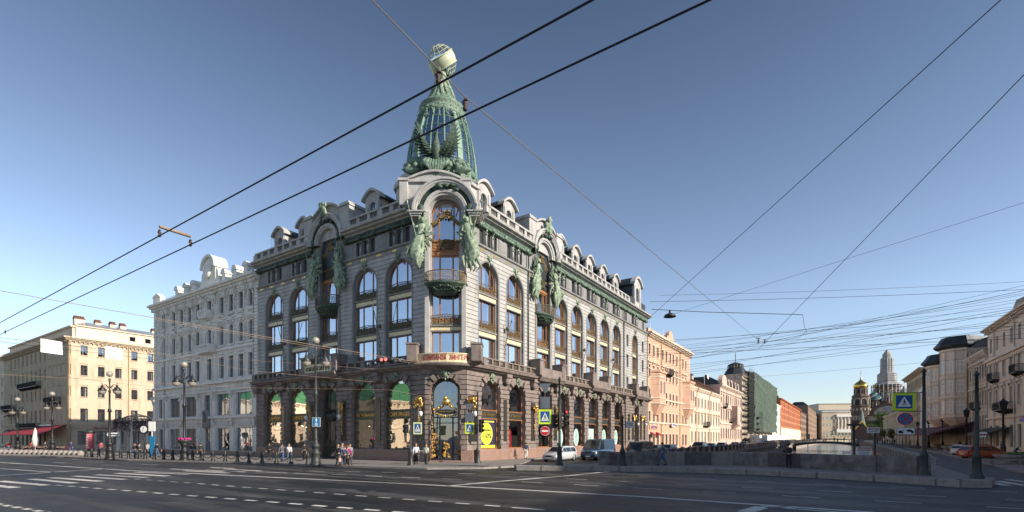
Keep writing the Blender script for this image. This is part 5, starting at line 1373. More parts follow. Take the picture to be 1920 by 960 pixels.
# ---- white stucco building beside the corner house
ucs = [FL.u(x) for x in (307, 326, 340.6, 355.5, 371, 393, 416, 433.6, 452, 471)]
UW0 = FL.u(289.5)
gb = [FL.u(x) for x in (302, 328, 359, 389, 418, 457.5)]
WH = block('stucco_building', 'ornate white stucco building with rounded roof crest beside the grey corner building', 'x' and FL, UW0, -.05, 23.2, 'whitest',
   [(19.3, 21.35, 1.0, 0, 'relief'), (15.0, 17.4, 1.0, .5, 'relief'), (10.5, 13.1, 1.1, 0, 'frame')], ucs, trim='whitest2', corn=1.0, cth=.8, gm='glassd',
   bands=((14.2, .25, .16), (14.05, .12, .1), (9.75, .3, .35), (8.6, .35, .2), (4.95, .3, .3), (3.75, .2, .15)), curt=True) if False else None
def white_building():
    u0 = UW0; u1 = -.05; zt = 23.1
    rows = [(19.2, 21.4, 1.2, 0, 'relief', ucs), (14.9, 17.5, 1.2, .6, 'relief', ucs), (10.4, 13.3, 1.3, 0, 'frame', ucs)]
    for c, w in zip(gb, (1.2, 3.4, 3.6, 1.6, 3.3, 3.9)):
        rows.append((5.4, 8.3, w, 0, 'frame', [c])); rows.append((.6 if c != gb[3] else .15, 3.65, w, 0, None, [c]))
    r = block('stucco_building', 'ornate white stucco building with rounded roof crest beside the grey corner building', FL, u0, u1, zt, 'whitest', rows, ucs, trim='whitest2', corn=1.0, cth=.8, depth=38,
        bands=((14.15, .3, .18), (9.75, .35, .38), (9.2, .14, .12), (8.65, .2, .2), (5.0, .28, .32), (4.55, .1, .14), (18.35, .15, .12)), curt=False, plinth=.55, gm='glassd')
    q = MB()                                      # relief work: quoins, brackets, caryatid busts, ornament panels
    for x0 in (0.05, -.05-u0-1.05):
        for k in range(29): w = .95 if k % 2 else .75; q.bbox(x0+(.0 if x0 < 1 else 1-w), x0+(w if x0 < 1 else 1), -.13, .02, 9.9+k*.42, 9.9+k*.42+.36, .05)
    part('quoin', q, M['whitest2'], r)
    q = MB()
    for a, b in zip([u0]+ucs, ucs+[u1]):
        c = (a+b)/2-u0; q.mark()
        q.bbox(c-.22, c+.22, -.55, .0, 21.3, 22.3, .08); garland(q, [(c, -.35, 21.6), (c, -.2, 20.7)], .2, .2, int(c)); lump(q, (c, -.6, 22.1), .28, c, 7, 5)
    part('bracket', q, M['whitest2'], r)
    q = MB()
    for c in ucs:
        q.mark(); x = c-u0; garland(q, [(x-.7, -.08, 18.75), (x, -.1, 18.95), (x+.7, -.08, 18.75)], .24, .18, int(c)); q.bbox(x-.6, x+.6, -.06, .01, 17.95+.1, 18.3, .03)
        garland(q, [(x-.5, -.06, 14.75), (x+.5, -.06, 14.75)], .17, .2, int(c)); garland(q, [(x-.55, -.06, 13.75), (x+.55, -.06, 13.75)], .2, .18, int(c)+9)
        q.bbox(x-.55, x+.55, -.12, .01, 9.95+.15, 10.35, .04)
        for k in (-1, 1): garland(q, [(x+k*1.05, -.05, 15.2), (x+k*1.05, -.05, 17.3)], .1, .25, int(c)+k)
    part('relief', q, M['whitest2'], r)
    q = MB()
    es = [u0+.2]+[(a+b)/2 for a, b in zip(gb, gb[1:])]+[u1-.3]
    for c in es:
        q.mark(); x = min(max(c-u0, .5), u1-u0-.5); q.bbox(x-.42, x+.42, -.25, .02, 5.3, 8.0, .05); garland(q, [(x, -.4, 8.7), (x, -.35, 7.6)], .28, .22, int(c)); lump(q, (x, -.5, 8.5), .26, c, 8, 6)
        q.bbox(x-.45, x+.45, -.2, .02, .55, 3.7, .05); garland(q, [(x, -.3, 4.8), (x, -.25, 3.9)], .26, .22, int(c)+3)
        for z in (1.2, 1.8, 2.4, 3.0): q.bbox(x-.5, x+.5, -.26, -.15, z, z+.5, .05)
    part('pilaster', q, M['whitest2'], r)
    for c, w, t in zip(gb, (1.2, 3.2, 3.4, 0, 3.2, 3.6), ('', 'ПАССАЖЪ', 'D', '', 'МАГАЗИНЪ', 'МОДА')):
        if not w: 
            b = MB(); b.bbox(c-u0-.85, c-u0+.85, -.35, .05, 3.7, 6.2, .1); garland(b, [(c-u0, -.45, 5.8), (c-u0, -.4, 4.6)], .35, .25, 4); part('portal_crest', b, M['stone2'], r); continue
        x = c-u0; b = MB(); b.loft([[(x+w/2*k*math.cos(a)**1 if False else x+max(-w/2, min(w/2, 1.1*w/2*math.cos(a)))*k, y, 4.25+max(-.28, min(.28, .4*math.sin(a)))*k) for a in [j*PI/10+.05 for j in range(20)]] for y, k in ((.02, 1), (-.1, 1))], False)
        s = part('shop_board', b, mat('board_cream', (.62, .60, .56), .6, var=.05, bump=0), r)
    # crest on the roof
    k = MB(); x = FL.u(396)-u0
    k.box(x-1.7, x+1.7, -.3, 1.2, zt, zt+2.6); n = 14
    for i in range(n):
        a0, a1 = PI*i/n, PI*(i+1)/n; k.quadprism([(x+1.7*math.cos(a1), zt+2.6), (x+1.7*math.cos(a0), zt+2.6), (x+1.7*math.cos(a0), zt+2.6+1.6*math.sin(a0)), (x+1.7*math.cos(a1), zt+2.6+1.6*math.sin(a1))], -.3, 1.2)
    a = [(x+2.0*math.cos(PI-PI*i/n), zt+2.7+1.85*math.sin(PI*i/n)) for i in range(n+1)]; b = [(x+1.65*math.cos(PI-PI*i/n), zt+2.7+1.5*math.sin(PI*i/n)) for i in range(n+1)]; k.strip(a, b, -.6, 1.3)
    garland(k, [(x-.7, -.4, zt+2.6), (x+.7, -.4, zt+2.6)], .45, .35, 3); lump(k, (x, -.45, zt+2.2), .7, 4, 9, 7, (1, .4, 1.3)); 
    for s in (-1, 1): k.loft([[(x+s*1.7, y, zt), (x+s*3.0, y, zt), (x+s*2.4, y, zt+1.2), (x+s*2.2, y, zt+2.2), (x+s*1.7, y, zt+2.6)] for y in (-.2, .9)], False)
    part('roof_crest', k, M['whitest2'], r)
    k = MB()
    for px in (334, 350, 364.5, 422, 443, 463):
        x = FL.u(px)-u0; k.box(x-.45, x+.45, -.2, .7, zt, zt+1.3); k.box(x-.6, x+.6, -.35, .8, zt+1.3, zt+1.45)
        pts = [(x-.6, zt+1.45)]+[(x-.6*math.cos(PI*i/8), zt+1.45+.5*math.sin(PI*i/8)) for i in range(9)]+[(x+.6, zt+1.45)]; k.quadprism(pts[1:-1], -.35, 1.5)
        k.lathe([(.0, zt+.1), (.2, zt+.2), (.26, zt+.6), (.12, zt+.75), (0, zt+.8)], 8, (x+.9, .2, 0))
    for i in range(26): x = .4+i*(u1-u0-.8)/25; k.tube([(x, .1, zt), (x, .1, zt+.8)], .03, 4)
    k.tube([(.3, .1, zt+.8), (u1-u0-.3, .1, zt+.8)], .035, 4); k.bbox(.0, 2.6, -.2, .5, zt, zt+1.3, .06); k.quadprism([(.0, zt+1.3), (2.6, zt+1.3), (1.6, zt+1.9), (.3, zt+1.6)], -.3, .5)
    part('roof_parapet', k, M['whitest2'], r)
    x = FL.u(391)-u0; b = MB()
    for z, w in ((14.1, 3.6), (18.9, 2.0)):
        b.box(x-w/2, x+w/2, -.9, 0, z, z+.2); b.box(x-w/2, x+w/2, -.95, -.75, z+.95, z+1.1)
        for j in range(int(w/.25)): b.lathe([(.05, z+.2), (.09, z+.45), (.04, z+.8), (.06, z+.95)], 6, (x-w/2+.12+j*.25, -.85, 0))
        for s in (-1, 1): b.box(x+s*w/2-.12, x+s*w/2+.12, -.97, 0, z+.2, z+1.12)
    part('balcony', b, M['whitest2'], r)
    pipes(r, [FL.u(309.5)-u0, FL.u(474)-u0+.35], zt, 'pipe')
    return r
WH2 = white_building()

# ---- ochre building on the far corner
YC = FL.W(-70.6); FY = Fr(YC.x, YC.y, FR.a); FYL = FL
zc = 23.0
def zz(Fm, px, a, b): return Fm.z(px, b), Fm.z(px, a)
yr = []; 
px0 = 157.7
colsY = [FY.u(x) for x in (157.7, 190, 222, 252, 281.7)]
for a, b, w in ((648, 666, 1.15), (685, 704, 1.15), (725, 744, 1.15), (766, 790, 1.25)):
    zb, ze = zz(FY, px0, a, b); yr.append((zb, ze, w, 0, 'brow' if w < 1.2 else None))
OC = block('ochre_building', 'ochre building with red brick chimneys and a red cafe awning on the far corner', FY, 0, 42, zc, 'yellow2', yr+[(.9, 3.7, 1.9, 0, None, [colsY[0]-.1, colsY[1], colsY[2], colsY[3], colsY[4]])], colsY+[colsY[-1]+3.2*i for i in range(1, 7)], depth=14, trim='yellow2', corn=.9, cth=.8, roofm='roofg', fm='greenwin', roofh=.3, bands=((5.0, .3, .2), (4.6, .12, .08)))
colsL = [FYL.u(x/3) for x in (63, 85, 105, 129, 152, 177, 201, 226, 252, 278, 305, 333, 360)]
U0 = FYL.u(8)
w2 = MB(); ops = []; wn = []
rowsL = []
for (a, b, w, rise, st) in yr: rowsL.append((a, b, w*.95, 0, st))
def sub_facade(root, rootF, Fm, u0, u1, zt, mt, rows, cols, corn=.8, cth=.7, trim=None, fm='framew', bands=(), gm='glassd', recess=.22, depth=None):
    """another facade of an existing building"""
    p0 = Fm.W(u0)-rootF.W(0); loc = Vector((p0.x*math.cos(-rootF.a)-p0.y*math.sin(-rootF.a), p0.x*math.sin(-rootF.a)+p0.y*math.cos(-rootF.a), 0)); rz = Fm.a-rootF.a
    ops = []; W_ = u1-u0; wins = []
    for r in rows:
        for c in (r[5] if len(r) > 5 else cols): ops.append((c-u0-r[2]/2, c-u0+r[2]/2, r[0], r[1]-r[3], r[3])); wins.append((c-u0, r))
    f = MB(); wall(f, 0, W_, .1, zt-.02, ops, 0, .5); part('wall', f, M[mt], root, loc, rz)
    c = MB()
    for a, b, o in ((0, .3, .4), (.3, .6, .7), (.6, 1, 1)): c.box(-.05, W_+corn*o, -corn*o, .4, zt-cth+cth*a, zt-cth+cth*b)
    x = .2
    while x < W_: c.box(x, x+.18, -corn*.55, 0, zt-cth-.22, zt-cth+.05); x += .75
    part('cornice', c, M[trim or mt], root, loc, rz)
    for zb, h, o in bands: b = MB(); b.box(-.02, W_+.02, -o, .05, zb, zb+h); part('band_course', b, M[trim or mt], root, loc, rz)
    i = MB(); i.box(.3, W_-.3, 1.6, 1.7, .1, zt-.3); part('room', i, M['dark'], root, loc, rz)
    Rm = Matrix.Rotation(rz, 4, 'Z')
    for x, r in wins:
        h = r[1]-r[0]-r[3]; key = ('o', round(r[2], 2), round(h, 2), r[3], r[4], fm, gm, 0, trim or mt)
        if key not in kits:
            k = win_kit(r[2], h, r[3], (0,), (h*.66,), fm, gm, .07, .08, 0, .06)
            if r[4]: k[2].append(trimkit(r[2], h, r[3], r[4], M[trim or mt]))
            kits[key] = k
        p = Rm@Vector((x, recess, r[0])); o = link('window', kits[key][1], root, Vector((p.x+loc.x, p.y+loc.y, p.z)), rz)
        for q in kits[key][2]: place(q, o, (0, -recess if q[0] == 'surround' else 0, 0))
    return loc, rz
locL, rzL = sub_facade(OC, FY, FL, U0, -70.6, zc, 'yellow', rowsL+[(.6, 3.9, 1.6, 0, None)], colsL, .9, .8, 'yellow', bands=((5.0, .3, .2),))
# set-back attic storey, chimneys
m = MB(); 
at_ops = [(FY.u(x)-.55, FY.u(x)+.55, 23.9, 24.9, 0) for x in (252, 281)]
wall(m, 1.5, 40, 23.0, 25.6, at_ops, 1.0, 1.4); m.box(1.4, 40, .7, 1.5, 25.6, 25.8); part('attic_storey', m, M['cream'], OC)
m = MB(); m.box(-52+0, 1.5, 1.3, 1.6, 23.0, 25.4); m.box(-52, 1.6, .9, 1.7, 25.4, 25.6); part('attic_storey', m, M['cream'], OC, Vector((0, 0, 0)), rzL) if False else None
m = MB(); LW = -70.6-U0; m.box(0, LW-1.2, 1.0, 1.4, 23.0, 25.3); m.box(0, LW-.9, .6, 1.5, 25.3, 25.6); part('attic_storey', m, M['cream'], OC, locL, rzL)
m = MB(); m.loft([[(1.2, 1.2, 25.8), (41, 1.2, 25.8), (41, 13, 25.8), (1.2, 13, 25.8)], [(4, 5.5, 27.4), (38, 5.5, 27.4), (38, 8, 27.4), (4, 8, 27.4)]], False); part('upper_roof', m, M['roofg'], OC)
for x, y in ((1.5, 4), (5.0, 5), (7.5, 4.5), (9.4, 4.5), (15.8, 5), (19, 5), (24, 6)): chim(OC, x+1.5, y, 26.4, 1.8 if x < 4 else 1.1, 1.0, 1.9)
for x in (166, 232): 
    chim(OC, FY.u(x), 2.5, 26., .5, .5, .6)
pipes(OC, [.15, FY.u(241)], zc, 'pipey')
aw = MB(); ua, ub = LW-28, LW-1.0
aw.loft([[(ua, -.05, 4.6), (ub, -.05, 5.0), (ub, -.05, 4.9), (ua, -.05, 4.5)], [(ua, -5.0, 3.0), (ub, -4.2, 3.0), (ub, -4.2, 2.9), (ua, -5.0, 2.9)]], False); part('awning', aw, M['awnred'], OC, locL, rzL)
for uu in (LW-36, LW-40, LW-44):
    for z in (4.4, 8.2):
        a = MB(); a.loft([[(uu-1, -.05, z), (uu+1, -.05, z), (uu+1, -.05, z-.05), (uu-1, -.05, z-.05)], [(uu-1, -1, z-.7), (uu+1, -1, z-.7), (uu+1, -1, z-.75), (uu-1, -1, z-.75)]], False); part('awning', a, M['awnmar'], OC, locL, rzL)
def balc_at(root, loc, rz, x, w, z):
    n0 = len(bpy.data.objects); before = set(bpy.data.objects)
    railbalcony(root, x, w, z)
    for o in set(bpy.data.objects)-before:
        if o.parent == root: o.location = loc; o.rotation_euler = (0, 0, rz)
u_ = lambda px: FYL.u(px)-U0
zf = lambda px, py: FYL.z(px, py)
balc_at(OC, locL, rzL, (u_(41)+u_(77))/2, u_(77)-u_(41), zf(60, 726)); balc_at(OC, locL, rzL, (u_(91)+u_(114))/2, u_(114)-u_(91), zf(102, 754)); balc_at(OC, locL, rzL, (u_(39)+u_(76))/2, u_(76)-u_(39), zf(58, 802)); balc_at(OC, locL, rzL, (u_(10)+u_(30))/2, u_(30)-u_(10), zf(20, 768))
b = MB(); b.box(.4, 14, -.14, 0, 4.05, 4.5); s = part('shop_board', b, M['yellow'], OC)
lettering('Bakery', .7, mat('sign_magenta', (.35, .03, .16), .5), s, (6.0, -.2, 4.3), wid=3.6, hei=.55)
b = MB(); b.box(u_(75), u_(100), -.3, -.05, 4.9, 5.2); part('shop_board', b, M['white'], OC, locL, rzL)
# next buildings along the avenue on the left edge of the photo
block('cream_building', 'pale cream building at the far left edge beyond the ochre building', FL, FL.u(-40), U0-.3, FL.z(5, 668), 'cream', [(z, z+2, 1.1, 0, 'frame') for z in (4.9, 8.6, 12.2, 15.8)]+[(.7, 3.6, 1.8, 0, None)], [U0-2-3.2*i for i in range(9)], corn=.8, fm='framew', bands=((4.3, .3, .2),))

# ================================================================ left bank of the canal (same building line as the corner house)
U = FR.u
def rowz(px, lst): return [(FR.z(px, b), FR.z(px, a)) for a, b in lst]
# salmon building
pc = [U(x) for x in (1217.5, 1225.4, 1233, 1242.3, 1249.2, 1256.2, 1262.2, 1268.6, 1280, 1285.5)]
rz_ = rowz(1242.3, [(656, 675), (692, 713), (734, 757), (774, 796), (814, 840)])
A0, A1 = REND+.4, U(1293.5)
PK = block('salmon_building', 'salmon pink building with white trim and two bay windows next to the corner building', FR, A0, A1, FR.z(1242, 636), 'salmon',
  [(rz_[0][0], rz_[0][1], .95, 0, 'frame'), (rz_[1][0], rz_[1][1], .95, 0, 'hood'), (rz_[2][0], rz_[2][1], .95, .45, 'frame'), (rz_[3][0], rz_[3][1], .95, 0, 'frame'), (.6, rz_[4][1], 1.2, 0, 'frame')], pc, trim='cream', corn=.9, fm='framew', bands=((9.6, .3, .2), (5.0, .3, .22), (14.9, .2, .15)), roofm='roofg', roofh=1.2)
for a, b in ((1219, 1240), (1277, 1298)):
    c = (U(a)+U(b))/2-A0; w = min(6.2, U(b)-U(a)); 
    if c+w/2 > A1-A0: c = A1-A0-w/2
    m = MB(); q = lambda k, d: [(c-w/2*k, 0.02), (c-w/2*k*.62, -d), (c+w/2*k*.62, -d), (c+w/2*k, 0.02)]
    m.loft([[(x, y, z) for x, y in q(k, d)] for k, d, z in ((.5, .3, 6.6), (.8, .8, 7.6), (1, 1.3, 8.6), (1, 1.3, 14.3), (1.06, 1.5, 14.4), (1.06, 1.5, 14.8), (1, 1.3, 14.9))], False)
    o = part('bay_window', m, M['salmon'], PK)
    for x in (-.25*w, 0, .25*w) if False else (-.16*w, .16*w):
        place(wk(('bw', 1), .85, 2.2, 0, (), (1.5,), fm='framew', gm='glassd', fr=.1), o, (c+x, -1.36, 10.6))
    m = MB()
    for z in (8.6, 9.6, 13.5): m.loft([[(x, y, zz_) for x, y in q(1.03, 1.4)] for zz_ in (z, z+.18)], False)
    part('moulding', m, M['cream'], o)
m = MB(); x = U(1256)-A0; zt_ = FR.z(1242, 636)
m.box(x-2.5, x+2.5, -.2, .5, zt_, zt_+1.2); pts = [(x+1.5*math.cos(PI*i/10), zt_+1.2+1.2*math.sin(PI*i/10)) for i in range(11)]; m.quadprism(pts, -.2, .5)
m.box(0, A1-A0, -.1, .3, zt_, zt_+.7); m.lathe([(.9, zt_+.7), (.6, zt_+1.6), (0, zt_+3)], 4, (2.5, 2, 0), smooth=False)
part('roof_parapet', m, M['salmon'], PK)
pipes(PK, [U(1239)-A0, U(1274)-A0], zt_, 'pipey')
b = MB(); b.box(.8, 5.6, -.14, 0, 3.9, 4.7); s = part('shop_board', b, M['salmon'], PK); lettering('LACTEA', .6, mat('sign_violet', (.12, .06, .4), .5), s, (3.2, -.2, 4.3), wid=3.6, hei=.5)
b = MB(); x = U(1258)-A0; b.box(x-1.2, x+1.2, -.6, -.3, 4.6, 5.2); s = part('hanging_board', b, M['white'], PK); lettering('ЛОМБАРД', .4, MATS['sign_violet'], s, (x, -.65, 4.9), wid=2.0, hei=.34)
for x in (1.9, 5.2): b = MB(); b.loft([[(x-.7, -.02, 3.4), (x+.7, -.02, 3.4), (x+.7, -.02, 3.3), (x-.7, -.02, 3.3)], [(x-.7, -.9, 2.8), (x+.7, -.9, 2.8), (x+.7, -.9, 2.7), (x-.7, -.9, 2.7)]], False); part('awning', b, M['awnred'], PK)
# cream three storey
def simple(name, label, pxa, pxb, zt, mt, rows, n, w, trim='cream', **k):
    a, b = U(pxa), U(pxb); cols = [a+(b-a)*(i+.5)/n for i in range(n)]
    return block(name, label, FR, a+.05, b-.05, zt, mt, [(r[0], r[1], w, r[2] if len(r) > 2 else 0, r[3] if len(r) > 3 else 'frame') for r in rows], cols, trim=trim, **k)
CR = simple('cream_building', 'low cream three storey building between the salmon building and the ornate pale pink one', 1293.5, 1350, 14.3, 'cream', [(9.7, 12.0), (5.6, 8.0, 0, 'hood'), (1.2, 3.8)], 10, 1.0, corn=.5, roofm='brown', roofh=3.2, bands=((4.6, .3, .15),))
pipes(CR, [6.0, 19.5], 14.3, 'pipey'); railbalcony(CR, 14.5, 4, 5.3)
for x in (4, 12, 22, 27): chim(CR, x, 6, 18.5, 1.6, 1., 1.8, base='palepink')
m = MB(); 
for x, z in ((1.5, 18.6), (26, 19.2)):
    i0 = len(m.v); m.lathe([(.02, 0), (.5, .1), (.85, .35)], 14, (0, 0, 0)); m.xf(lambda v: Vector((x+v.x, 2-v.z, z+v.y)), i0)
part('satellite_dish', m, M['white'], CR)
OR = simple('pale_pink_building', 'ornate pale pink building with a curved gable and balconies left of the green scaffold net', 1350, 1390, 17.6, 'palepink', [(12.6, 15.2, .4, 'hood'), (7.6, 10.6, 0, 'hood'), (2.0, 5.2, .5)], 10, 1.25, corn=.7, roofm='roof', roofh=2.5, bands=((6.3, .4, .25), (11.5, .25, .15)))
m = MB(); x = 4.5; pts = [(x-3.6, 17.6)]+[(x+3.6*math.cos(PI-PI*i/12), 17.7+2.9*math.sin(PI*i/12)**.7) for i in range(13)]; m.quadprism(pts[::-1], -.4, .8); m.box(x-4, x+4, -.6, .9, 17.5, 17.9)
for xx in (12, 17, 23, 28): m.box(xx-.6, xx+.6, -.3, .6, 17.6, 19.2); m.lathe([(.3, 19.2), (.5, 19.6), (.1, 20.2)], 8, (xx, .1, 0))
part('gable', m, M['palepink'], OR); railbalcony(OR, 5, 4, 11.4); railbalcony(OR, 15, 3.5, 7.2); railbalcony(OR, 20, 5, 11.4, m='palepink')
m = MB(); m.loft([[(17, .02, 4.6), (22, .02, 4.6), (22, -1.8, 6.4), (17, -1.8, 6.4)], [(17, .02, 12.2), (22, .02, 12.2), (22, -1.8, 12.2), (17, -1.8, 12.2)]], False); part('bay_window', m, M['palepink'], OR)
pipes(OR, [9.5, 24], 17.6, 'pipe')
# scaffolded building wrapped in green net, with a mansard dome behind
gA, gB = U(1391), U(1447)
GN = block('scaffolded_building', 'building wrapped in green scaffold netting with a dark mansard dome beside the canal', FR, gA+.1, gB, 24.5, 'creamd', [(z, z+2, 1.1, 0, None) for z in (5, 9, 13, 17, 20.5)], [gA+3+4*i for i in range(int((gB-gA-4)/4))], depth=5, corn=.5, roofh=.2, curt=False)
L0 = gB-gA
m = MB(); nx, nz = 40, 22
def bul(i, j): return .22*math.sin(i*1.7+j*.6)+.16*math.sin(j*1.9+i*.3)+.14*noise.noise(Vector((i*.7, j*.7, 0)))
vs = [(12.5+(L0-12.5)*i/nx, -2.2+bul(i, j), 4.6+(26.2-4.6)*j/nz+.25*math.sin(i*1.1)*(j == 0)) for i in range(nx+1) for j in range(nz+1)]
m.add(vs, [(i*(nz+1)+j, (i+1)*(nz+1)+j, (i+1)*(nz+1)+j+1, i*(nz+1)+j+1) for i in range(nx) for j in range(nz)], True)
vs = [(12.5-.15*math.sin(j), -2.2+2.4*i/4, 4.6+(26.2-4.6)*j/nz) for i in range(5) for j in range(nz+1)]
m.add(vs, [(i*(nz+1)+j, (i+1)*(nz+1)+j, (i+1)*(nz+1)+j+1, i*(nz+1)+j+1) for i in range(4) for j in range(nz)], True)
m.box(12.6, L0, -2.1, 0, 26.0, 26.1)
part('netting', m, M['netting'], GN)
m = MB()
for k in range(6):
    x = .6+2.2*k
    for y in (-2.3, -.7): m.tube([(x, y, .1), (x, y, 26)], .05, 4)
for j in range(12):
    z = 2+2.1*j
    m.box(.4, 12.4, -2.3, -.6, z, z+.07)
    for y in (-2.3,): m.tube([(.4, y, z+1.), (12.4, y, z+1.)], .04, 4)
    for k in range(3): m.tube([(.6+4.4*k, -2.3, z), (2.8+4.4*k, -2.3, z+2.1)], .035, 4)
for j in range(4): m.box(16+j*.0, 24, -3.6, -2.3, 3.5+2.1*j, 3.6+2.1*j); [m.tube([(16+2*q, -3.6, 3.5), (16+2*q, -3.6, 12)], .05, 4) for q in range(5)]
part('scaffold', m, M['roof'], GN)
m = MB(); m.box(12, L0-2, -6.5, -2.5, .1, 3.2); m.box(4, 10, -5, -2, .1, 3.2); part('site_hoarding', m, M['white'], GN)
m = MB(); cx, cy = U(1379, 9)-gA, 9; n = 8
m.lathe([(5.2, 14), (5.0, 23.6), (4.1, 25.4), (3.2, 26.6), (2.9, 26.7), (2.9, 27.7), (3.2, 27.9), (3.1, 28.2), (1.6, 28.8), (.15, 29.2), (.1, 33), (0, 34)], 8, (cx, cy, 0), smooth=False)
part('dome', m, M['roof'], GN, (0, 0, 5))
m = MB(); [m.tube([(cx+3.1*math.cos(a*PI/8), cy+3.1*math.sin(a*PI/8), 26.6), (cx+3.1*math.cos(a*PI/8), cy+3.1*math.sin(a*PI/8), 27.8)], .12, 5) for a in range(16)]; m.lathe([(0, 31.6), (.3, 31.8), (.4, 32), (0, 32.3)], 8, (cx, cy, 0)); part('dome_rail', m, M['creamd'], GN, (0, 0, 5))
m = MB(); m.box(-4, 8, 3, 14, 14, 22); part('wall', m, M['palepink'], GN)
# farther ones
simple('narrow_white_building', 'narrow white building squeezed between green netting and the orange building', 1448, 1463, 19.5, 'whitest', [(z, z+2.2) for z in (2, 6, 10, 14)], 9, 1.2, trim='whitest2', curt=False)
ORG = simple('orange_building', 'long orange red four storey building with a white ground floor beside the canal', 1463.5, 1500.5, 24., 'orange', [(z, z+2.3) for z in (9, 13, 16.6, 20)], 28, 1.2, trim='orange', curt=False, roofm='brown', roofh=2, corn=.9)
m = MB(); m.box(-.05, U(1500.5)-U(1463.5), -.2, .02, .1, 7.8); part('ground_floor', m, M['cream'], ORG)
pipes(ORG, [20, 45, 70, 95], 24, 'pipe')
for x in (6, 30, 55, 80, 110): chim(ORG, x, 4, 25.5, 2.2, 1.2, 2.2, base='orange')
for (a, b, z, mt, nm) in ((1501, 1513, 23, 'brown', 'low brown building with a dark roof right after the orange building'), (1513.5, 1530, 33, 'brown', 'tall dark brown building near the end of the left bank'), (1530.5, 1541, 30, 'creamd', 'grey brown building last in the row on the left bank')):
    simple('brown_building', nm, a, b, z, mt, [(q, q+2.6) for q in range(3, int(z)-3, 5)], 14, 1.6, trim='brown', curt=False, roofh=3)
# building closing the canal view
e0 = PT(1541, 820, 620); FE = Fr(e0.x, e0.y, math.radians(-8))
def zE(py): return ZC+(820-py)*620/937
EB = block('columned_building', 'long pale building with a white colonnade closing the view at the end of the canal', FE, 0, 52, zE(771), 'yellow2', [(z, z+3.2, 1.8, 0, 'frame') for z in (zE(797)-1, zE(785)-1)]+[(zE(820), zE(808), 2.2, 1.2, None)], [2+4*i for i in range(13)], corn=1.2, cth=1.6, trim='whitest2', roofm='roofg', roofh=1.6, curt=False, depth=26, z0=-1)
m = MB(); 
for i in range(8): m.lathe([(.65, zE(804)), (.6, zE(790)), (.5, zE(782))], 12, (18+4*i, -1.6, 0)); m.box(17+4*i, 19+4*i, -2.6, -.6, zE(805), zE(803))
m.box(16, 48, -2.6, 0, zE(782), zE(777)); m.box(16, 48, -2.6, 0, zE(811), zE(805)); part('colonnade', m, M['whitest2'], EB)
e1 = PT(1535, 820, 720); FE2 = Fr(e1.x, e1.y, math.radians(-8))
block('yellow_backdrop_building', 'pale yellow long building behind the columned one at the canal end', FE2, 0, 60, ZC+(820-757)*720/937, 'cream', [(30, 34, 2, 0, None)], [4+5*i for i in range(11)], corn=.8, roofm='roofg', roofh=.4, curt=False, depth=30)
m = MB(); 

# ================================================================ right bank
B = BD.u
def rb(name, label, pxa, pxb, zt, mt, rows, n, w, trim='cream', **k):
    a, b = B(pxa), B(pxb); a, b = min(a, b), max(a, b); cols = [a+(b-a)*(i+.5)/n for i in range(n)]
    return block(name, label, BD, a+.05, b-.05, zt, mt, [(r[0], r[1], w, r[2] if len(r) > 2 else 0, r[3] if len(r) > 3 else 'frame') for r in rows], cols, trim=trim, **k), a
# nearest: three visible storeys, runs past the picture edge to the avenue corner
bn = 57.6; a0 = B(1852)
NB = block('beige_building', 'tall beige corner building at the right edge with an iron balcony and drainpipes', BD, a0, bn, 19.6, 'cream',
  [(15.7, 17.8, 1.1, 0, None), (11.4, 13.7, 1.1, 0, 'frame'), (6.9, 9.6, 1.15, 0, 'hood'), (1.0, 4.2, 1.6, 0, None)], [a0+1.8+3.4*i for i in range(22)], trim='cream', corn=.9, cth=.6, bands=((14.3, .45, .5), (5.2, .3, .3), (10.6, .15, .12), (14.0, .3, .2)), roofm='roofg', roofh=2.2)
pipes(NB, [B(1866)-a0, B(1904)-a0], 19.6, 'pipe'); railbalcony(NB, B(1893)-a0, 5.0, 6.4, 1.3)
m = MB(); 
for i in range(30): m.mark(); m.box(a0*0+1+i*.9, 1.5+i*.9, -.25, 0, 13.3+.4, 14.0)
part('bracket', m, M['cream'], NB)
for x in (B(1860), B(1885)): 
    a = MB(); xx = x-a0; a.loft([[(xx-3, -.05, 3.9), (xx+3, -.05, 3.9), (xx+3, -.05, 3.8), (xx-3, -.05, 3.8)], [(xx-3, -2.5, 3.1), (xx+3, -2.5, 3.1), (xx+3, -2.5, 2.7), (xx-3, -2.5, 2.7)]], False); part('awning', a, M['irong'], NB)
m = MB(); x = B(1889)-a0; m.lathe([(1.2, 19.6), (1.4, 21), (1.1, 22), (0, 22.6)], 12, (x, 2, 0)); part('roof_turret', m, M['creamd'], NB)
b = MB(); b.box(B(1915)-a0, B(1915)-a0+3, -.2, -.05, 4.5, 5.0); part('shop_board', b, MATS['sign_violet'], NB)
C2, c2 = rb('carved_beige_building', 'narrow carved beige building between the bay tower building and the tall corner building', 1818, 1851.5, 16.6, 'creamd', [(12.2, 14.5, 0, 'hood'), (7.6, 10.2, .4, 'hood'), (3.4, 6.2, .4), (.6, 2.8, 0, None)], 7, 1.1, trim='cream', corn=.7, bands=((6.8, .2, .15), (11.2, .2, .15)))
pipes(C2, [3, 12], 16.6, 'pipe')
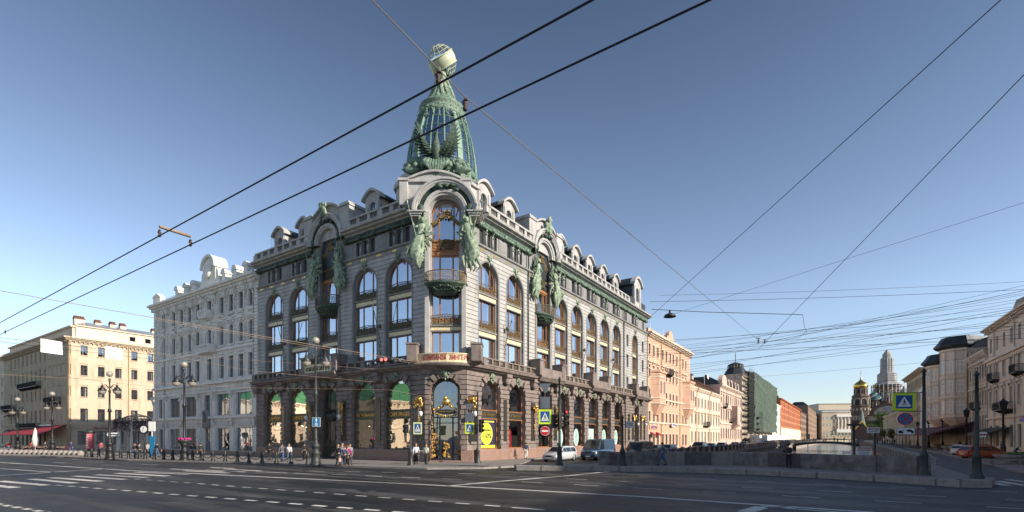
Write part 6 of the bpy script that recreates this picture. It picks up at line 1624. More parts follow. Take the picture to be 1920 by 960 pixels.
# building with two bay towers
tA, tB = B(1762), B(1818); tA, tB = min(tA, tB), max(tA, tB)
TBH = 18.6
TB = block('bay_tower_building', 'tan building with two projecting bay towers under dark flared roofs on the right bank', BD, tA+.05, tB-.05, 18.6, 'creamd', [(z, z+2.2, 1.2, 0, 'frame') for z in (3.4, 7.2, 11.0, 14.8)], [tA+2+4*i for i in range(7)], trim='creamd', corn=.4, roofm='roof', roofh=2.5)
for px, top in ((1777, 20.2), (1808, 21.4)):
    c = B(px)-tA; m = MB(); r_ = 3.1
    def hexa(k, z): return [(c+k*r_*math.cos(a), -.3+k*r_*math.sin(a), z) for a in [math.radians(d) for d in (180, 210, 240, 270, 300, 330, 360, 90)]]
    m.loft([hexa(k, z) for k, z in ((.4, 4.2), (.9, 5.6), (1, 6), (1.07, 6.1), (1.07, 6.4), (1, 6.5), (1, 9.6), (1.07, 9.7), (1.07, 10.1), (1, 10.2), (1, 13.3), (1.08, 13.4), (1.08, 13.8), (1, 13.9), (1, top-3), (1.1, top-2.9), (1.1, top-2.5))], False)
    for p_ in hexa(1.0, 0)[:-1]: m.tube([(p_[0], p_[1], 6), (p_[0], p_[1], top-3)], .16, 5)
    for z in (6.6, 9.5, 10.4, 13.2, 14.1): m.loft([hexa(1.03, z), hexa(1.03, z+.12)], False)
    o = part('bay_tower', m, M['cream'], TB)
    m = MB(); m.loft([hexa(k, z) for k, z in ((1.1, top-2.5), (1.35, top-2.1), (1.38, top-1.9), (1.15, top-1.0), (1.0, top-.2), (.2, top))], False); part('flared_roof', m, M['roof'], o)
    for z in (7, 10.8, 14.5):
        for d in (195, 225, 255, 285, 315, 345):
            a = math.radians(d); kx = .97
            w_ = place(wk(('tw', 1), 1.15, 2.1, 0, (0,), (1.4,), fm='white', gm='glassd', fr=.1), o, (c+kx*r_*math.cos(a), -.3+kx*r_*math.sin(a)-.05, z), a+PI/2)
for a_, d_, z_ in ((B(1778)-tA, 26, 4.3), (B(1803)-tA, 10, 4.3)):
    pass
aw = MB(); x0 = 0; x1 = tB-tA; aw.loft([[(x0-24, -.1, 5.2), (x1+6, -.1, 5.2), (x1+6, -.1, 5.1), (x0-24, -.1, 5.1)], [(x0-24, -6.5, 3.2), (x1+6, -6.5, 3.0), (x1+6, -6.5, 2.7), (x0-24, -6.5, 2.9)]], False); part('awning', aw, M['awnmar'], TB)
for i in range(9): aw = MB(); aw.tube([(x0-22+i*6, -6.3, .1), (x0-22+i*6, -6.3, 3.1)], .06, 5); part('awning_post', aw, M['iron'], TB)
pipes(TB, [B(1795)-tA], 18.6, 'pipe')
YP, yp = rb('yellow_pediment_building', 'yellow building with a low pediment and white columns on the right bank', 1735, 1762, 14.4, 'yellow2', [(11.2, 12.9), (7.6, 9.8, 0, 'hood'), (4.2, 6.4), (.8, 3.2)], 11, 1.2, trim='cream', corn=.9, roofm='roofg')
m = MB(); x0, x1 = 4, 26; m.quadprism([(x0, 14.4), (x1, 14.4), ((x0+x1)/2, 17.8)], -1.6, .5); m.box(x0-.3, x1+.3, -1.9, .2, 13.8, 14.45)
for i in range(8): m.lathe([(.5, 4.2), (.42, 13.2), (.6, 13.8)], 10, (x0+1.2+(x1-x0-2.4)*i/7, -1.2, 0))
part('portico', m, M['whitest2'], YP)
TY, ty = rb('tall_ochre_building', 'tall ochre yellow building with a broad cornice beyond the yellow pediment building', 1700, 1735, 20.8, 'yellow', [(z, z+2.4) for z in (4.6, 8.6, 12.6, 16.4)], 13, 1.3, trim='yellow2', corn=1.4, roofm='roofg', roofh=2.0)
SL, sl_ = rb('low_salmon_building', 'low salmon building with half columns behind the pedestrian crossing sign', 1662, 1700, 11.2, 'salmon', [(5.6, 8.6, 0, 'frame'), (1.5, 4.2, .5, 'frame')], 16, 1.8, trim='cream', corn=1.3, cth=1.3, roofm='cream', roofh=2.2)
m = MB(); 
for i in range(17): m.lathe([(.75, .1), (.65, 9.2), (.85, 9.8)], 10, (.8+i*(B(1700)-B(1662)-1.6)/16, -.5, 0))
part('half_column', m, M['cream'], SL)
m = MB(); m.lathe([(6, 10), (6, 14), (6.6, 14.2), (6.3, 14.8), (4, 16), (0, 16.6)], 24, (38, 7, 0)); part('rotunda', m, M['salmon'], SL)
def aerial(root, x, y, z, h=2.6):
    m = MB(); m.tube([(x, y, z-1), (x, y, z+h)], .035, 4); [m.tube([(x-.7+.05*k, y, z+h-.2-.3*k), (x+.7-.05*k, y, z+h-.2-.3*k)], .02, 4) for k in range(5)]; part('roof_antenna', m, M['steel'], root)
rr_ = random.Random(21)
for rt, w_, z_, bs_ in ((NB, 70, 20.6, 'cream'), (TB, 30, 20, 'creamd'), (TY, 30, 22, 'yellow'), (YP, 20, 15.6, 'cream'), (C2, 14, 17.6, 'creamd'), (CR, 28, 17, 'brown'), (PK, 22, 23, 'salmon'), (OR, 30, 19, 'palepink'), (WH2, 26, 24.4, 'cream')):
    for k in range(4):
        x = (k+rr_.uniform(.2, .8))*w_/4; chim(rt, x, rr_.uniform(3, 6), z_, rr_.uniform(.9, 2.0), .8, rr_.uniform(1, 2), base=bs_)
        if k % 2: aerial(rt, x+1.5, 3, z_)
for x in (6, 17): railbalcony(TB, x, 3.2, 7)
for x in (5, 16, 24): railbalcony(NB, a0*0+x, 2.6, 11.2)
railbalcony(PK, 12, 3, 15); railbalcony(C2, 6, 3, 7.4)
# ---- across the avenue, outside the picture: what the shop windows mirror and what shades the roadway
def offblock(name, label, x, y, ang, L_, h, mt, roofm='roofgreen', depth=18, rh=4):
    Fm = Fr(x, y, ang); rows = [(z, min(z+2.2, h-1.5), 1.3, 0, 'frame') for z in (1.2, 5.2, 9.2, 13., 16.8, 20.6, 24.4, 28) if z+3 < h]
    return block(name, label, Fm, 0, L_, h, mt, rows, [2+3.6*i for i in range(int((L_-2)/3.6))], depth=depth, corn=.8, roofm=roofm, roofh=rh, curt=False, trim='cream', bands=((4.3, .3, .2),))
offblock('arcade_building', 'cream building with a green roof facing the corner house from across the avenue', -77.5, 16.5, math.radians(56.3), 35, 9.6, 'yellow2')
offblock('corner_shop_building', 'cream building with a green roof farther down the avenue opposite the white stucco building', -110, 42, math.radians(56.3), 42, 11, 'cream')
offblock('unseen_building', 'tall cream building on the near side of the avenue behind the photographer', -40, -42, math.radians(180-33.7), 60, 22, 'cream', 'roofg')
offblock('unseen_building', 'unseen ochre block added across the avenue to shade the roadway', 80.5, 22.0, math.radians(180+60.8), 78, 31, 'yellow', 'roof', rh=2)  # unseen block added only to shade the foreground road
# ================================================================ canal: parapet, railings, bridge
def pr_path(px, z=.34): return [G(x, y, z) for x, y in px]
PP = pr_path([(1134, 872), (1383, 871.5), (1440, 874.5), (1730, 889.5)])
T_ = thing('bridge_parapet', 'dark weathered granite parapet along the bridge pavement above the canal', 'parapet', PP[0]); o0 = Vector((PP[0].x, PP[0].y, 0)); o0.z = .34
for i in range(3):
    a, b = PP[i], PP[i+1]; L_ = (b-a).length; n = max(1, round(L_/2.2)); t = (b-a)/L_; nn = Vector((-t.y, t.x, 0))
    for k in range(n):
        m = MB(); p, q = a+t*(L_*k/n+.012)-o0, a+t*(L_*(k+1)/n-.012)-o0
        m.loft([[(v.x, v.y, z) for v in (p-nn*d, q-nn*d, q+nn*(.45-d), p+nn*(.45-d))] for z, d in ((-.35, .0), (.9, .0), (.97, -.05))], False)
        part('parapet_slab', m, M[('parapet', 'parapet2', 'parapet', 'parapet3', 'parapet2', 'parapet', 'parapet3')[(k*5+i*2) % 7]], T_)
for a, w in ((PP[0], .42), (G(1384, 871.5, .34), .38), (G(1212, 871.8, .34), .3), (PP[3], .4)):
    m = MB(); p = a-o0; m.box(p.x-w, p.x+w, p.y-.08, p.y+.55, -.35, 1.03); part('parapet_pillar', m, M['parapet'], T_)
for sgn, y0 in ((1, -13.5), (-1, -34.0)):
    nm = 'canal_railing'; u0 = 9.4 if sgn > 0 else PU+1.2
    rt = thing(nm, 'granite posts and iron railing along the left quay of the canal' if sgn > 0 else 'stout granite posts and iron railing along the right quay of the canal', 'railing', FR.W(u0, y0, .13), FR.a)
    m = MB(); w = .24 if sgn > 0 else .32
    m.box(-w, w, -w, w, 0, .9); m.box(-w-.06, w+.06, -w-.06, w+.06, .9, 1.02); m.loft([[(-w, -w, 1.02), (w, -w, 1.02), (w, w, 1.02), (-w, w, 1.02)], [(-.05, -.05, 1.2), (.05, -.05, 1.2), (.05, .05, 1.2), (-.05, .05, 1.2)]], False); m.box(-w-.05, w+.05, -w-.05, w+.05, 0, .15)
    kp = kit('railing_post', m, M['kerb']); m = MB(); sp = 3.4
    m.box(w, sp-w, -.03, .03, .95, 1.0); m.box(w, sp-w, -.03, .03, .12, .17); m.box(w, sp-w, -.02, .02, .72, .76)
    for k in range(16): x = w+(sp-2*w)*(k+.5)/16; m.tube([(x, 0, .12), (x, 0, .97)], .02, 4)
    for k in range(8): ring(m, w+(sp-2*w)*(k+.5)/8, 0, .84, .09, .016, 7)
    kq = kit('railing_panel', m, M['iron'])
    for k in range(98):
        place(kp, rt, (k*sp, 0, 0)); place(kq, rt, (k*sp, 0, 0))
# iron footbridge over the canal
bu = 186; BR = thing('arched_bridge', 'low dark iron road bridge crossing the canal in front of the church', 'bridge', FR.W(bu, -23.7, 0), FR.a-PI/2)
m = MB(); n = 24; Lb = 21.6; dz = lambda x: .9-1.0*(x/(Lb/2))**2*.9
vs = [];
for i in range(n):
    x0, x1 = -Lb/2+Lb*i/n, -Lb/2+Lb*(i+1)/n; m.quadprism([(x0, dz(x0)-.75-.5*(abs(x0)/11)**2), (x1, dz(x1)-.75-.5*(abs(x1)/11)**2), (x1, dz(x1)), (x0, dz(x0))], -7, 7)
part('deck', m, M['irong'], BR); 
for y in (-6.9, 6.9):
    m = MB()
    for i in range(49): x = -Lb/2+Lb*i/48; m.tube([(x, y, dz(x)), (x, y, dz(x)+1.05)], .035 if i % 8 else .12, 4)
    m.tube([(-Lb/2+Lb*i/12, y, dz(-Lb/2+Lb*i/12)+1.05) for i in range(13)], .05, 4); part('railing', m, M['iron'], BR)
for x in (-Lb/2, Lb/2):
    for y in (-7, 7): m = MB(); m.box(x-.6, x+.6, y-.6, y+.6, -2.5, 1.6); part('abutment', m, M['kerb'], BR)
# tour boat moored by the right wall
tb = thing('tour_boat', 'tour boat with a red and white canopy moored by the right canal wall', 'boat', FR.W(66, -31, -2.2), FR.a)
m = MB(); m.loft([[(x, -w*k, z), (x, w*k, z), (x, w, z+.9 if False else z+.0), (x, 0, z)][:0] or [(x, -w, .0), (x, w, .0), (x, w*1.15, .9), (x, -w*1.15, .9)] for x, w in ((-9, .9), (-7, 1.5), (5, 1.6), (8.5, .8), (9.6, .1))], False); part('hull', m, M['roofgreen'], tb)
m = MB(); m.box(-8, 5, -1.7, 1.7, 2.1, 2.2); [m.tube([(x, y, .8), (x, y, 2.1)], .04, 4) for x in (-7.8, -3.5, .8, 4.8) for y in (-1.6, 1.6)]; part('canopy', m, mat('canopy_stripe', (.7, .62, .6), .7, var=.3, scale=2, bump=0), tb)
m = MB(); [m.box(-7+1.5*i, -6.4+1.5*i, -1.3, 1.3, .9, 1.3) for i in range(8)]; part('seat', m, M['awnred'], tb)
# ================================================================ the church
S_ = .4675; CH = thing('church', 'brick church with a golden dome, a striped onion dome and a spire wrapped in scaffolding', 'church', ((1640-CX)/F*438, 438, 0), FR.a-PI/2)
cx_ = lambda px: (px-1640)*S_*.81; cz = lambda py: ZC+(820-py)*S_
m = MB(); m.box(cx_(1596), cx_(1690), 2, 50, -1, cz(778)); m.box(cx_(1596), cx_(1626), -6, 6, -1, cz(778))
for y_, o_ in ((778, .8), (790, .5), (806, .5)): m.box(cx_(1595.5), cx_(1690), 1.5, 3, cz(y_)-1, cz(y_)); m.box(cx_(1595.5), cx_(1626.5), -6.6, -5.8, cz(y_)-1, cz(y_))
part('nave', m, M['brick'], CH)
cream_tr = mat('church_trim', (.45, .38, .30), .8, var=.2, bump=.1); tile_ = mat('church_tile', (.07, .12, .13), .5, col2=(.25, .30, .22), scale=1.2, bump=.1)
m = MB()
for x in [1599+6*i for i in range(4)]:
    for z in (800, 784, 812): m.box(cx_(x)-.8, cx_(x)+.8, -6.5, -5.5, cz(z)-1.6, cz(z)+1.6); 
for x in [1628+5.5*i for i in range(11)]:
    for z in (800, 784): m.box(cx_(x)-1.2, cx_(x)+1.2, 1.2, 2.2, cz(z)-2.2, cz(z)+2.2)
for x in [1598+2.5*i for i in range(11)]: m.bbox(cx_(x)-.4, cx_(x)+.4, -6.9, -6, cz(778)-1.8, cz(778)-.6, .1)
part('trim', m, cream_tr, CH)
# bell tower
bx = cx_(1613.5); m = MB(); m.lathe([(7.2, cz(778)), (7.0, cz(762)), (7.4, cz(762)), (7.6, cz(760)), (6.6, cz(759)), (6.5, cz(744)), (7, cz(743)), (6.2, cz(740)), (5.0, cz(739)), (4.9, cz(728)), (5.3, cz(727)), (5.0, cz(726))], 8, (bx, 0, 0), smooth=False)
bt = part('bell_tower', m, M['brick'], CH)
m = MB()
for k in range(8):
    a = PI/8+k*PI/4
    for r, z, w in ((6.3, cz(750), 1.9), ):
        ang = k*PI/4+PI/8
    ca, sa = math.cos(k*PI/4+PI/8), math.sin(k*PI/4+PI/8); i0 = len(m.v)
    P = arcpath(0, 0, 2.5, 0, PI, 8); m.sweep([(2.5, -3.4, 1, 0)]+P+[(-2.5, -3.4, -1, 0)], [(0, -.3), (0, -.6), (-.5, -.6), (-.5, -.3)])
    m.xf(lambda v: Vector((bx+ca*(6.1-v.y)-sa*v.x, sa*(6.1-v.y)+ca*v.x, cz(751)+v.z)), i0)
    i0 = len(m.v); m.box(-.25, .25, -.3, 0, -2.6, 2.2); m.xf(lambda v: Vector((bx+math.cos(k*PI/4)*(4.95-v.y)-math.sin(k*PI/4)*v.x, math.sin(k*PI/4)*(4.95-v.y)+math.cos(k*PI/4)*v.x, cz(733)+v.z)), i0)
for k in range(16):
    a = k*PI/8; lump(m, (bx+7.1*math.cos(a), 7.1*math.sin(a), cz(768)), .9, k, 6, 4, (1, 1, 1.5)); 
part('trim', m, cream_tr, bt)
m = MB()
for k in range(8):
    ca, sa = math.cos(k*PI/4+PI/8), math.sin(k*PI/4+PI/8); i0 = len(m.v); m.quadprism([(x*1.7, z*1.7-1.5) for x, z in ((-1, -1.6), (1, -1.6), (1, .6), (.6, 1.3), (0, 1.6), (-.6, 1.3), (-1, .6))], -.12, .1)
    m.xf(lambda v: Vector((bx+ca*(6.15-v.y)-sa*v.x, sa*(6.15-v.y)+ca*v.x, cz(751)+v.z)), i0)
    i0 = len(m.v); m.box(-.7, .7, -.15, 0, -1.8, 1.4); m.xf(lambda v: Vector((bx+ca*(4.65-v.y)-sa*v.x, sa*(4.65-v.y)+ca*v.x, cz(733)+v.z)), i0)
part('opening', m, M['dark'], bt)
m = MB(); onion = lambda R, H: [(R*.82, 0), (R*.97, H*.12), (R, H*.25), (R*.9, H*.42), (R*.62, H*.6), (R*.3, H*.75), (R*.1, H*.9), (R*.05, H)]
m.lathe([(r, z+cz(727)) for r, z in onion(5.6, 8.6)], 24, (bx, 0, 0)); g_ = part('gold_dome', m, mat('dome_gold', (.85, .55, .12), .22, metal=1., var=.1, bump=0), bt)
m = MB(); zt = cz(727)+8.4; m.tube([(bx, 0, zt), (bx, 0, cz(692))], .16, 5); m.tube([(bx-1.0, 0, cz(698)), (bx+1.0, 0, cz(698))], .14, 5); m.ball((bx, 0, zt+.5), .7, 8, 6); part('cross', m, MATS['dome_gold'], g_)
# striped onion dome
sx_ = cx_(1640); m = MB(); m.lathe([(4.6, cz(778)), (4.4, cz(768)), (3.6, cz(764)), (3.5, cz(753)), (3.9, cz(752)), (3.6, cz(750))], 10, (sx_, 6, 0), smooth=False); q_ = part('drum', m, M['brick'], CH)
m = MB()
for k in range(10): ca, sa = math.cos(k*PI/5), math.sin(k*PI/5); m.tube([(sx_+3.7*ca, 6+3.7*sa, cz(764)), (sx_+3.7*ca, 6+3.7*sa, cz(753))], .4, 5)
part('trim', m, cream_tr, q_)
m = MB(); rings = []
pr2 = [(r, z) for r, z in onion(5.3, 9.8)]
for nm_, ph, mt_ in (('stripe', 0, mat('stripe_white', (.55, .56, .5), .4, bump=0)), ('stripe', 1, mat('stripe_blue', (.03, .13, .25), .4, bump=0)), ('stripe', 2, mat('stripe_green', (.10, .26, .16), .4, bump=0))):
    m = MB(); N_ = 24; vs = []; fs = []
    pts = [(r, z) for r, z in pr2]; fine = []
    for (r0, z0), (r1, z1) in zip(pts, pts[1:]):
        for t in (0, .33, .66): fine.append((r0+(r1-r0)*t, z0+(z1-z0)*t))
    for j, (r, z) in enumerate(fine):
        for i in range(N_): a = 2*PI*i/N_+z*.32; vs.append((sx_+r*(1+.05*math.cos(i*PI))*math.cos(a), 6+r*(1+.05*math.cos(i*PI))*math.sin(a), cz(750)+z))
    for j in range(len(fine)-1):
        for i in range(N_):
            if (i//2+0) % 3 == ph: fs.append((j*N_+i, j*N_+(i+1) % N_, (j+1)*N_+(i+1) % N_, (j+1)*N_+i))
    m.add(vs, fs, True); part('onion_dome', m, mt_, q_)
m = MB(); m.tube([(sx_, 6, cz(750)+9.3), (sx_, 6, cz(717))], .14, 5); m.ball((sx_, 6, cz(729)), .6, 7, 5); m.tube([(sx_-.8, 6, cz(721)), (sx_+.8, 6, cz(721))], .12, 4); part('cross', m, MATS['dome_gold'], q_)
# main tower with wrapped spire
mx_ = cx_(1665); m = MB(); m.lathe([(10.5, cz(790)), (10.2, cz(765)), (10.6, cz(763)), (9.6, cz(760)), (9.5, cz(726)), (10.2, cz(724)), (10, cz(722))], 8, (mx_, 14, 0), smooth=False); mt2 = part('main_tower', m, M['brick'], CH)
m = MB()
for k in range(8):
    ca, sa = math.cos(k*PI/4+PI/8), math.sin(k*PI/4+PI/8); i0 = len(m.v); m.box(-1.1, 1.1, -.3, .1, -4.5, 3.5); m.xf(lambda v: Vector((mx_+ca*(9.1-v.y)-sa*v.x, 14+sa*(9.1-v.y)+ca*v.x, cz(742)+v.z)), i0)
part('window', m, mat('church_glass', (.25, .33, .38), .3, bump=0), mt2)
m = MB()
for k in range(8):
    ca, sa = math.cos(k*PI/4+PI/8), math.sin(k*PI/4+PI/8); i0 = len(m.v); P = arcpath(0, 0, 2.9, 0, PI, 8); m.sweep([(2.9, -8, 1, 0)]+P+[(-2.9, -8, -1, 0)], [(0, -.2), (0, -.6), (-.6, -.6), (-.6, -.2)])
    m.xf(lambda v: Vector((mx_+ca*(9.0-v.y)-sa*v.x, 14+sa*(9.0-v.y)+ca*v.x, cz(736)+v.z)), i0)
part('trim', m, cream_tr, mt2)
wrap = mat('scaffold_wrap', (.24, .235, .24), .7, scale=.25, bump=.6, bscale=1.4, col2=(.42, .41, .40))
m = MB(); m.lathe([(11.0, cz(721)), (10.5, cz(720)), (6.8, cz(714)), (7.3, cz(713.5)), (7.1, cz(700)), (4.9, cz(696.5)), (4.7, cz(672)), (4.5, cz(670)), (3.4, cz(668)), (3.4, cz(662)), (0.2, cz(652.5))], 8, (mx_, 14, 0), smooth=False)
sp_ = part('wrapped_spire', m, wrap, mt2)
m = MB()
for z in [cz(y) for y in (672, 676, 680, 684, 688, 692, 696, 700, 704, 708, 712)]:
    r = 5.0 if z > cz(697) else 7.4; m.tube([(mx_+r*math.cos(k*PI/4), 14+r*math.sin(k*PI/4), z) for k in range(8)], .12, 4, closed=True)
for k in range(16):
    a = k*PI/8; r = 4.95
    m.tube([(mx_+r*math.cos(a), 14+r*math.sin(a), cz(696)), (mx_+r*math.cos(a), 14+r*math.sin(a), cz(670))], .1, 4)
for k in range(24):
    a = k*PI/12; r = 11.6; m.tube([(mx_+r*math.cos(a), 14+r*math.sin(a), cz(745)), (mx_+r*math.cos(a), 14+r*math.sin(a), cz(720))], .16, 4)
for z in (724, 730, 736, 742): m.tube([(mx_+11.6*math.cos(k*PI/12), 14+11.6*math.sin(k*PI/12), cz(z)) for k in range(24)], .2, 4, closed=True)
part('scaffold', m, M['steel'], sp_)
# big semicircular gable, porch, side domes
m = MB(); gx_ = cx_(1663); m.quadprism([(gx_+13*math.cos(PI*i/14), cz(778)+10*math.sin(PI*i/14)) for i in range(15)], -1, 8); part('gable', m, M['brick'], CH)
m = MB(); m.quadprism([(gx_+9.5*math.cos(PI*i/14), cz(777)+7*math.sin(PI*i/14)) for i in range(15)], -1.4, -1.02); part('mosaic', m, mat('church_mosaic', (.10, .14, .28), .6, scale=.6, col2=(.55, .42, .22), bump=0), CH)
m = MB(); px_ = cx_(1615); m.box(px_-5, px_+5, -14, -6, -1, 7); m.quadprism([(px_-6.5, 7), (px_+6.5, 7), (px_, 15.5)], -14.4, -6); part('porch', m, M['brick'], CH)
m = MB(); [m.quadprism([(px_+k*7, 6.6), (px_+k*6.2, 6.6), (px_, 15.6), (px_, 16.8)][::k], -15, -14.3) for k in (-1, 1)]; part('gold_edge', m, MATS['dome_gold'], CH)
m = MB(); m.lathe([(3, 12), (2.4, 15), (1.8, 19), (.3, 27), (0, 28)], 8, (px_, -9, 0), smooth=False); part('porch_spire', m, tile_, CH)
m = MB(); m.loft([[(cx_(1626), 1, cz(778)), (cx_(1690), 1, cz(778)), (cx_(1690), 50, cz(778)), (cx_(1626), 50, cz(778))], [(cx_(1632), 12, cz(770)), (cx_(1690), 12, cz(770)), (cx_(1690), 30, cz(770)), (cx_(1632), 30, cz(770))]], False); part('roof', m, M['roofgreen'], CH)
m = MB(); m.lathe([(3.4, cz(765)), (3.2, cz(738)), (4, cz(737)), (3.4, cz(735)), (2, cz(731)), (.2, cz(724)), (.12, cz(712))], 8, (cx_(1696), 10, 0), smooth=False); part('side_turret', m, M['steel'], CH)
# ================================================================ trees
leafm = mat('leaves', (.035, .075, .015), .6, scale=.8, bump=0, col2=(.12, .19, .04)); bark = mat('bark', (.10, .075, .055), .9, var=.3, bump=.4)
LT = leafm.node_tree; lb = LT.nodes['Principled BSDF']
def tree(label, x, y, h, r, seed, n=2600, ls=.28, cat='tree'):
    t = thing('broadleaf_tree', label, cat, (x, y, .1)); rd = random.Random(seed)
    m = MB(); m.tube([(0, 0, 0), (.1, 0, h*.25), (-.1, .1, h*.5), (0, 0, h*.8)], [r*.09, r*.07, r*.05, .03], 7); cl = []
    for k in range(11):
        a = rd.uniform(0, 2*PI); z0 = h*rd.uniform(.25, .6); rr = r*rd.uniform(.45, .8); e = Vector((rr*math.cos(a), rr*math.sin(a), z0+h*rd.uniform(.12, .33)))
        m.tube([(0, 0, z0), (e.x*.5, e.y*.5, (z0+e.z)/2+.2), e], [r*.04, r*.03, .02], 5); cl.append((e, r*rd.uniform(.28, .45)))
    cl += [(Vector((rd.uniform(-.3, .3)*r, rd.uniform(-.3, .3)*r, h*rd.uniform(.6, .92))), r*rd.uniform(.3, .42)) for _ in range(6)]
    part('trunk', m, bark, t); c = MB()
    for i in range(n):
        p, q = rd.choice(cl); d = Vector((rd.gauss(0, 1), rd.gauss(0, 1), rd.gauss(0, 1))).normalized()*q*rd.uniform(.55, 1.1); d.z *= .8; P = p+d
        a = Vector((rd.uniform(-1, 1), rd.uniform(-1, 1), rd.uniform(-.6, .6))).normalized()*ls*rd.uniform(.6, 1.2); b = a.cross(Vector((rd.uniform(-1, 1), rd.uniform(-1, 1), rd.uniform(-1, 1)))).normalized()*ls*.5
        c.add([P-a, P-b, P+a, P+b], [(0, 1, 2, 3)])
    o = part('crown', c, leafm, t); return t
p = PT(1656, 820, 250); tree('leafy green tree standing in front of the church beside the low salmon building', p.x, p.y, 14.5, 5.8, 3, 3200, .42)
p = PT(1641, 820, 330); tree('smaller green tree left of the leafy tree below the striped onion dome', p.x, p.y, 11, 4.5, 4, 1200, .42)
for i, px in enumerate((1668, 1683)): 
    p = PT(px, 820, 205-i*25); tree(['low green tree behind the right quay lamps under the round sign', 'dark low tree beside the tow away plate on the right bank'][i], p.x-2, p.y, 5.5, 2.4, 9+i, 900, .25)
tree('unseen broad green tree added before the green roofed building for window reflections', -52, 30, 8, 3.2, 31, 900, .3)  # this tree and the next are unseen, added to vary the window reflections
tree('second unseen broad green tree added for window reflections', -58, 20, 9, 3.4, 32, 900, .3)
# ================================================================ people
SKIN = mat('skin', (.50, .30, .21), .6, var=.06, bump=0)
def skin_mesh(vs, es, rs, root, lvl=1):
    me = bpy.data.meshes.new('tmp'); me.from_pydata(vs, es, []); o = bpy.data.objects.new('tmp', me); COL.objects.link(o)
    md = o.modifiers.new('s', 'SKIN'); md.use_smooth_shade = True; sv = me.skin_vertices[0].data
    for i, r in enumerate(rs): sv[i].radius = (r, r) if not isinstance(r, tuple) else r; sv[i].use_root = (i == root)
    o.modifiers.new('u', 'SUBSURF').levels = lvl
    dg = bpy.context.evaluated_depsgraph_get(); out = bpy.data.meshes.new_from_object(o.evaluated_get(dg)); bpy.data.objects.remove(o); bpy.data.meshes.remove(me); return out
def pose_points(kind):
    """joints, facing -y. kinds: walk, stand, lean, sit"""
    J = {}
    s = {'walk': .30, 'walk2': .22, 'stand': .04, 'lean': .05, 'bend': .05, 'ride': .1}[kind]
    J['pel'] = (0, 0, .94); J['spi'] = (0, 0, 1.14); J['che'] = (0, 0, 1.36); J['nek'] = (0, 0, 1.49); J['hed'] = (0, -.02, 1.60); J['top'] = (0, -.01, 1.70)
    for k, n in ((1, 'R'), (-1, 'L')):
        f = -s*k
        J['hip'+n] = (k*.09, 0, .90); J['kne'+n] = (k*.10, f*.55-.06*abs(s)/.3, .50); J['ank'+n] = (k*.10, f+(.05 if f > 0 else 0), .09+(.05 if f > .1 else 0)); J['toe'+n] = (k*.11, f-.15, .04)
        J['sho'+n] = (k*.19, 0, 1.41); J['elb'+n] = (k*.235, -f*.4+.02, 1.13); J['wri'+n] = (k*.24, -f*.9-.06, .89); J['han'+n] = (k*.24, -f*1.05-.08, .81)
    if kind == 'lean':
        for q in ('che', 'nek', 'hed', 'top'): x, y, z = J[q]; J[q] = (x, y-.28*(z-.94)/.6, z-.04)
        for k, n in ((1, 'R'), (-1, 'L')): J['sho'+n] = (k*.19, -.2, 1.37); J['elb'+n] = (k*.27, -.35, 1.13); J['wri'+n] = (k*.12, -.52, 1.14); J['han'+n] = (k*.05, -.58, 1.15)
    if kind == 'bend':
        J['elbR'] = (.25, -.12, 1.14); J['wriR'] = (.2, -.33, 1.18); J['hanR'] = (.18, -.41, 1.2)
    if kind == 'ride':
        for k, n in ((1, 'R'), (-1, 'L')): J['kne'+n] = (k*.14, -.38, .82); J['ank'+n] = (k*.12, -.3-.12*k, .38); J['toe'+n] = (k*.12, -.45-.12*k, .34); J['elb'+n] = (k*.25, -.3, 1.2); J['wri'+n] = (k*.22, -.5, 1.05); J['han'+n] = (k*.22, -.57, 1.04)
        for q in ('spi', 'che', 'nek', 'hed', 'top'): x, y, z = J[q]; J[q] = (x, y-.3*(z-.94)/.6, z-.03)
        for n in 'RL': x, y, z = J['sho'+n]; J['sho'+n] = (x, y-.22, z-.03)
    return J
PC = {}
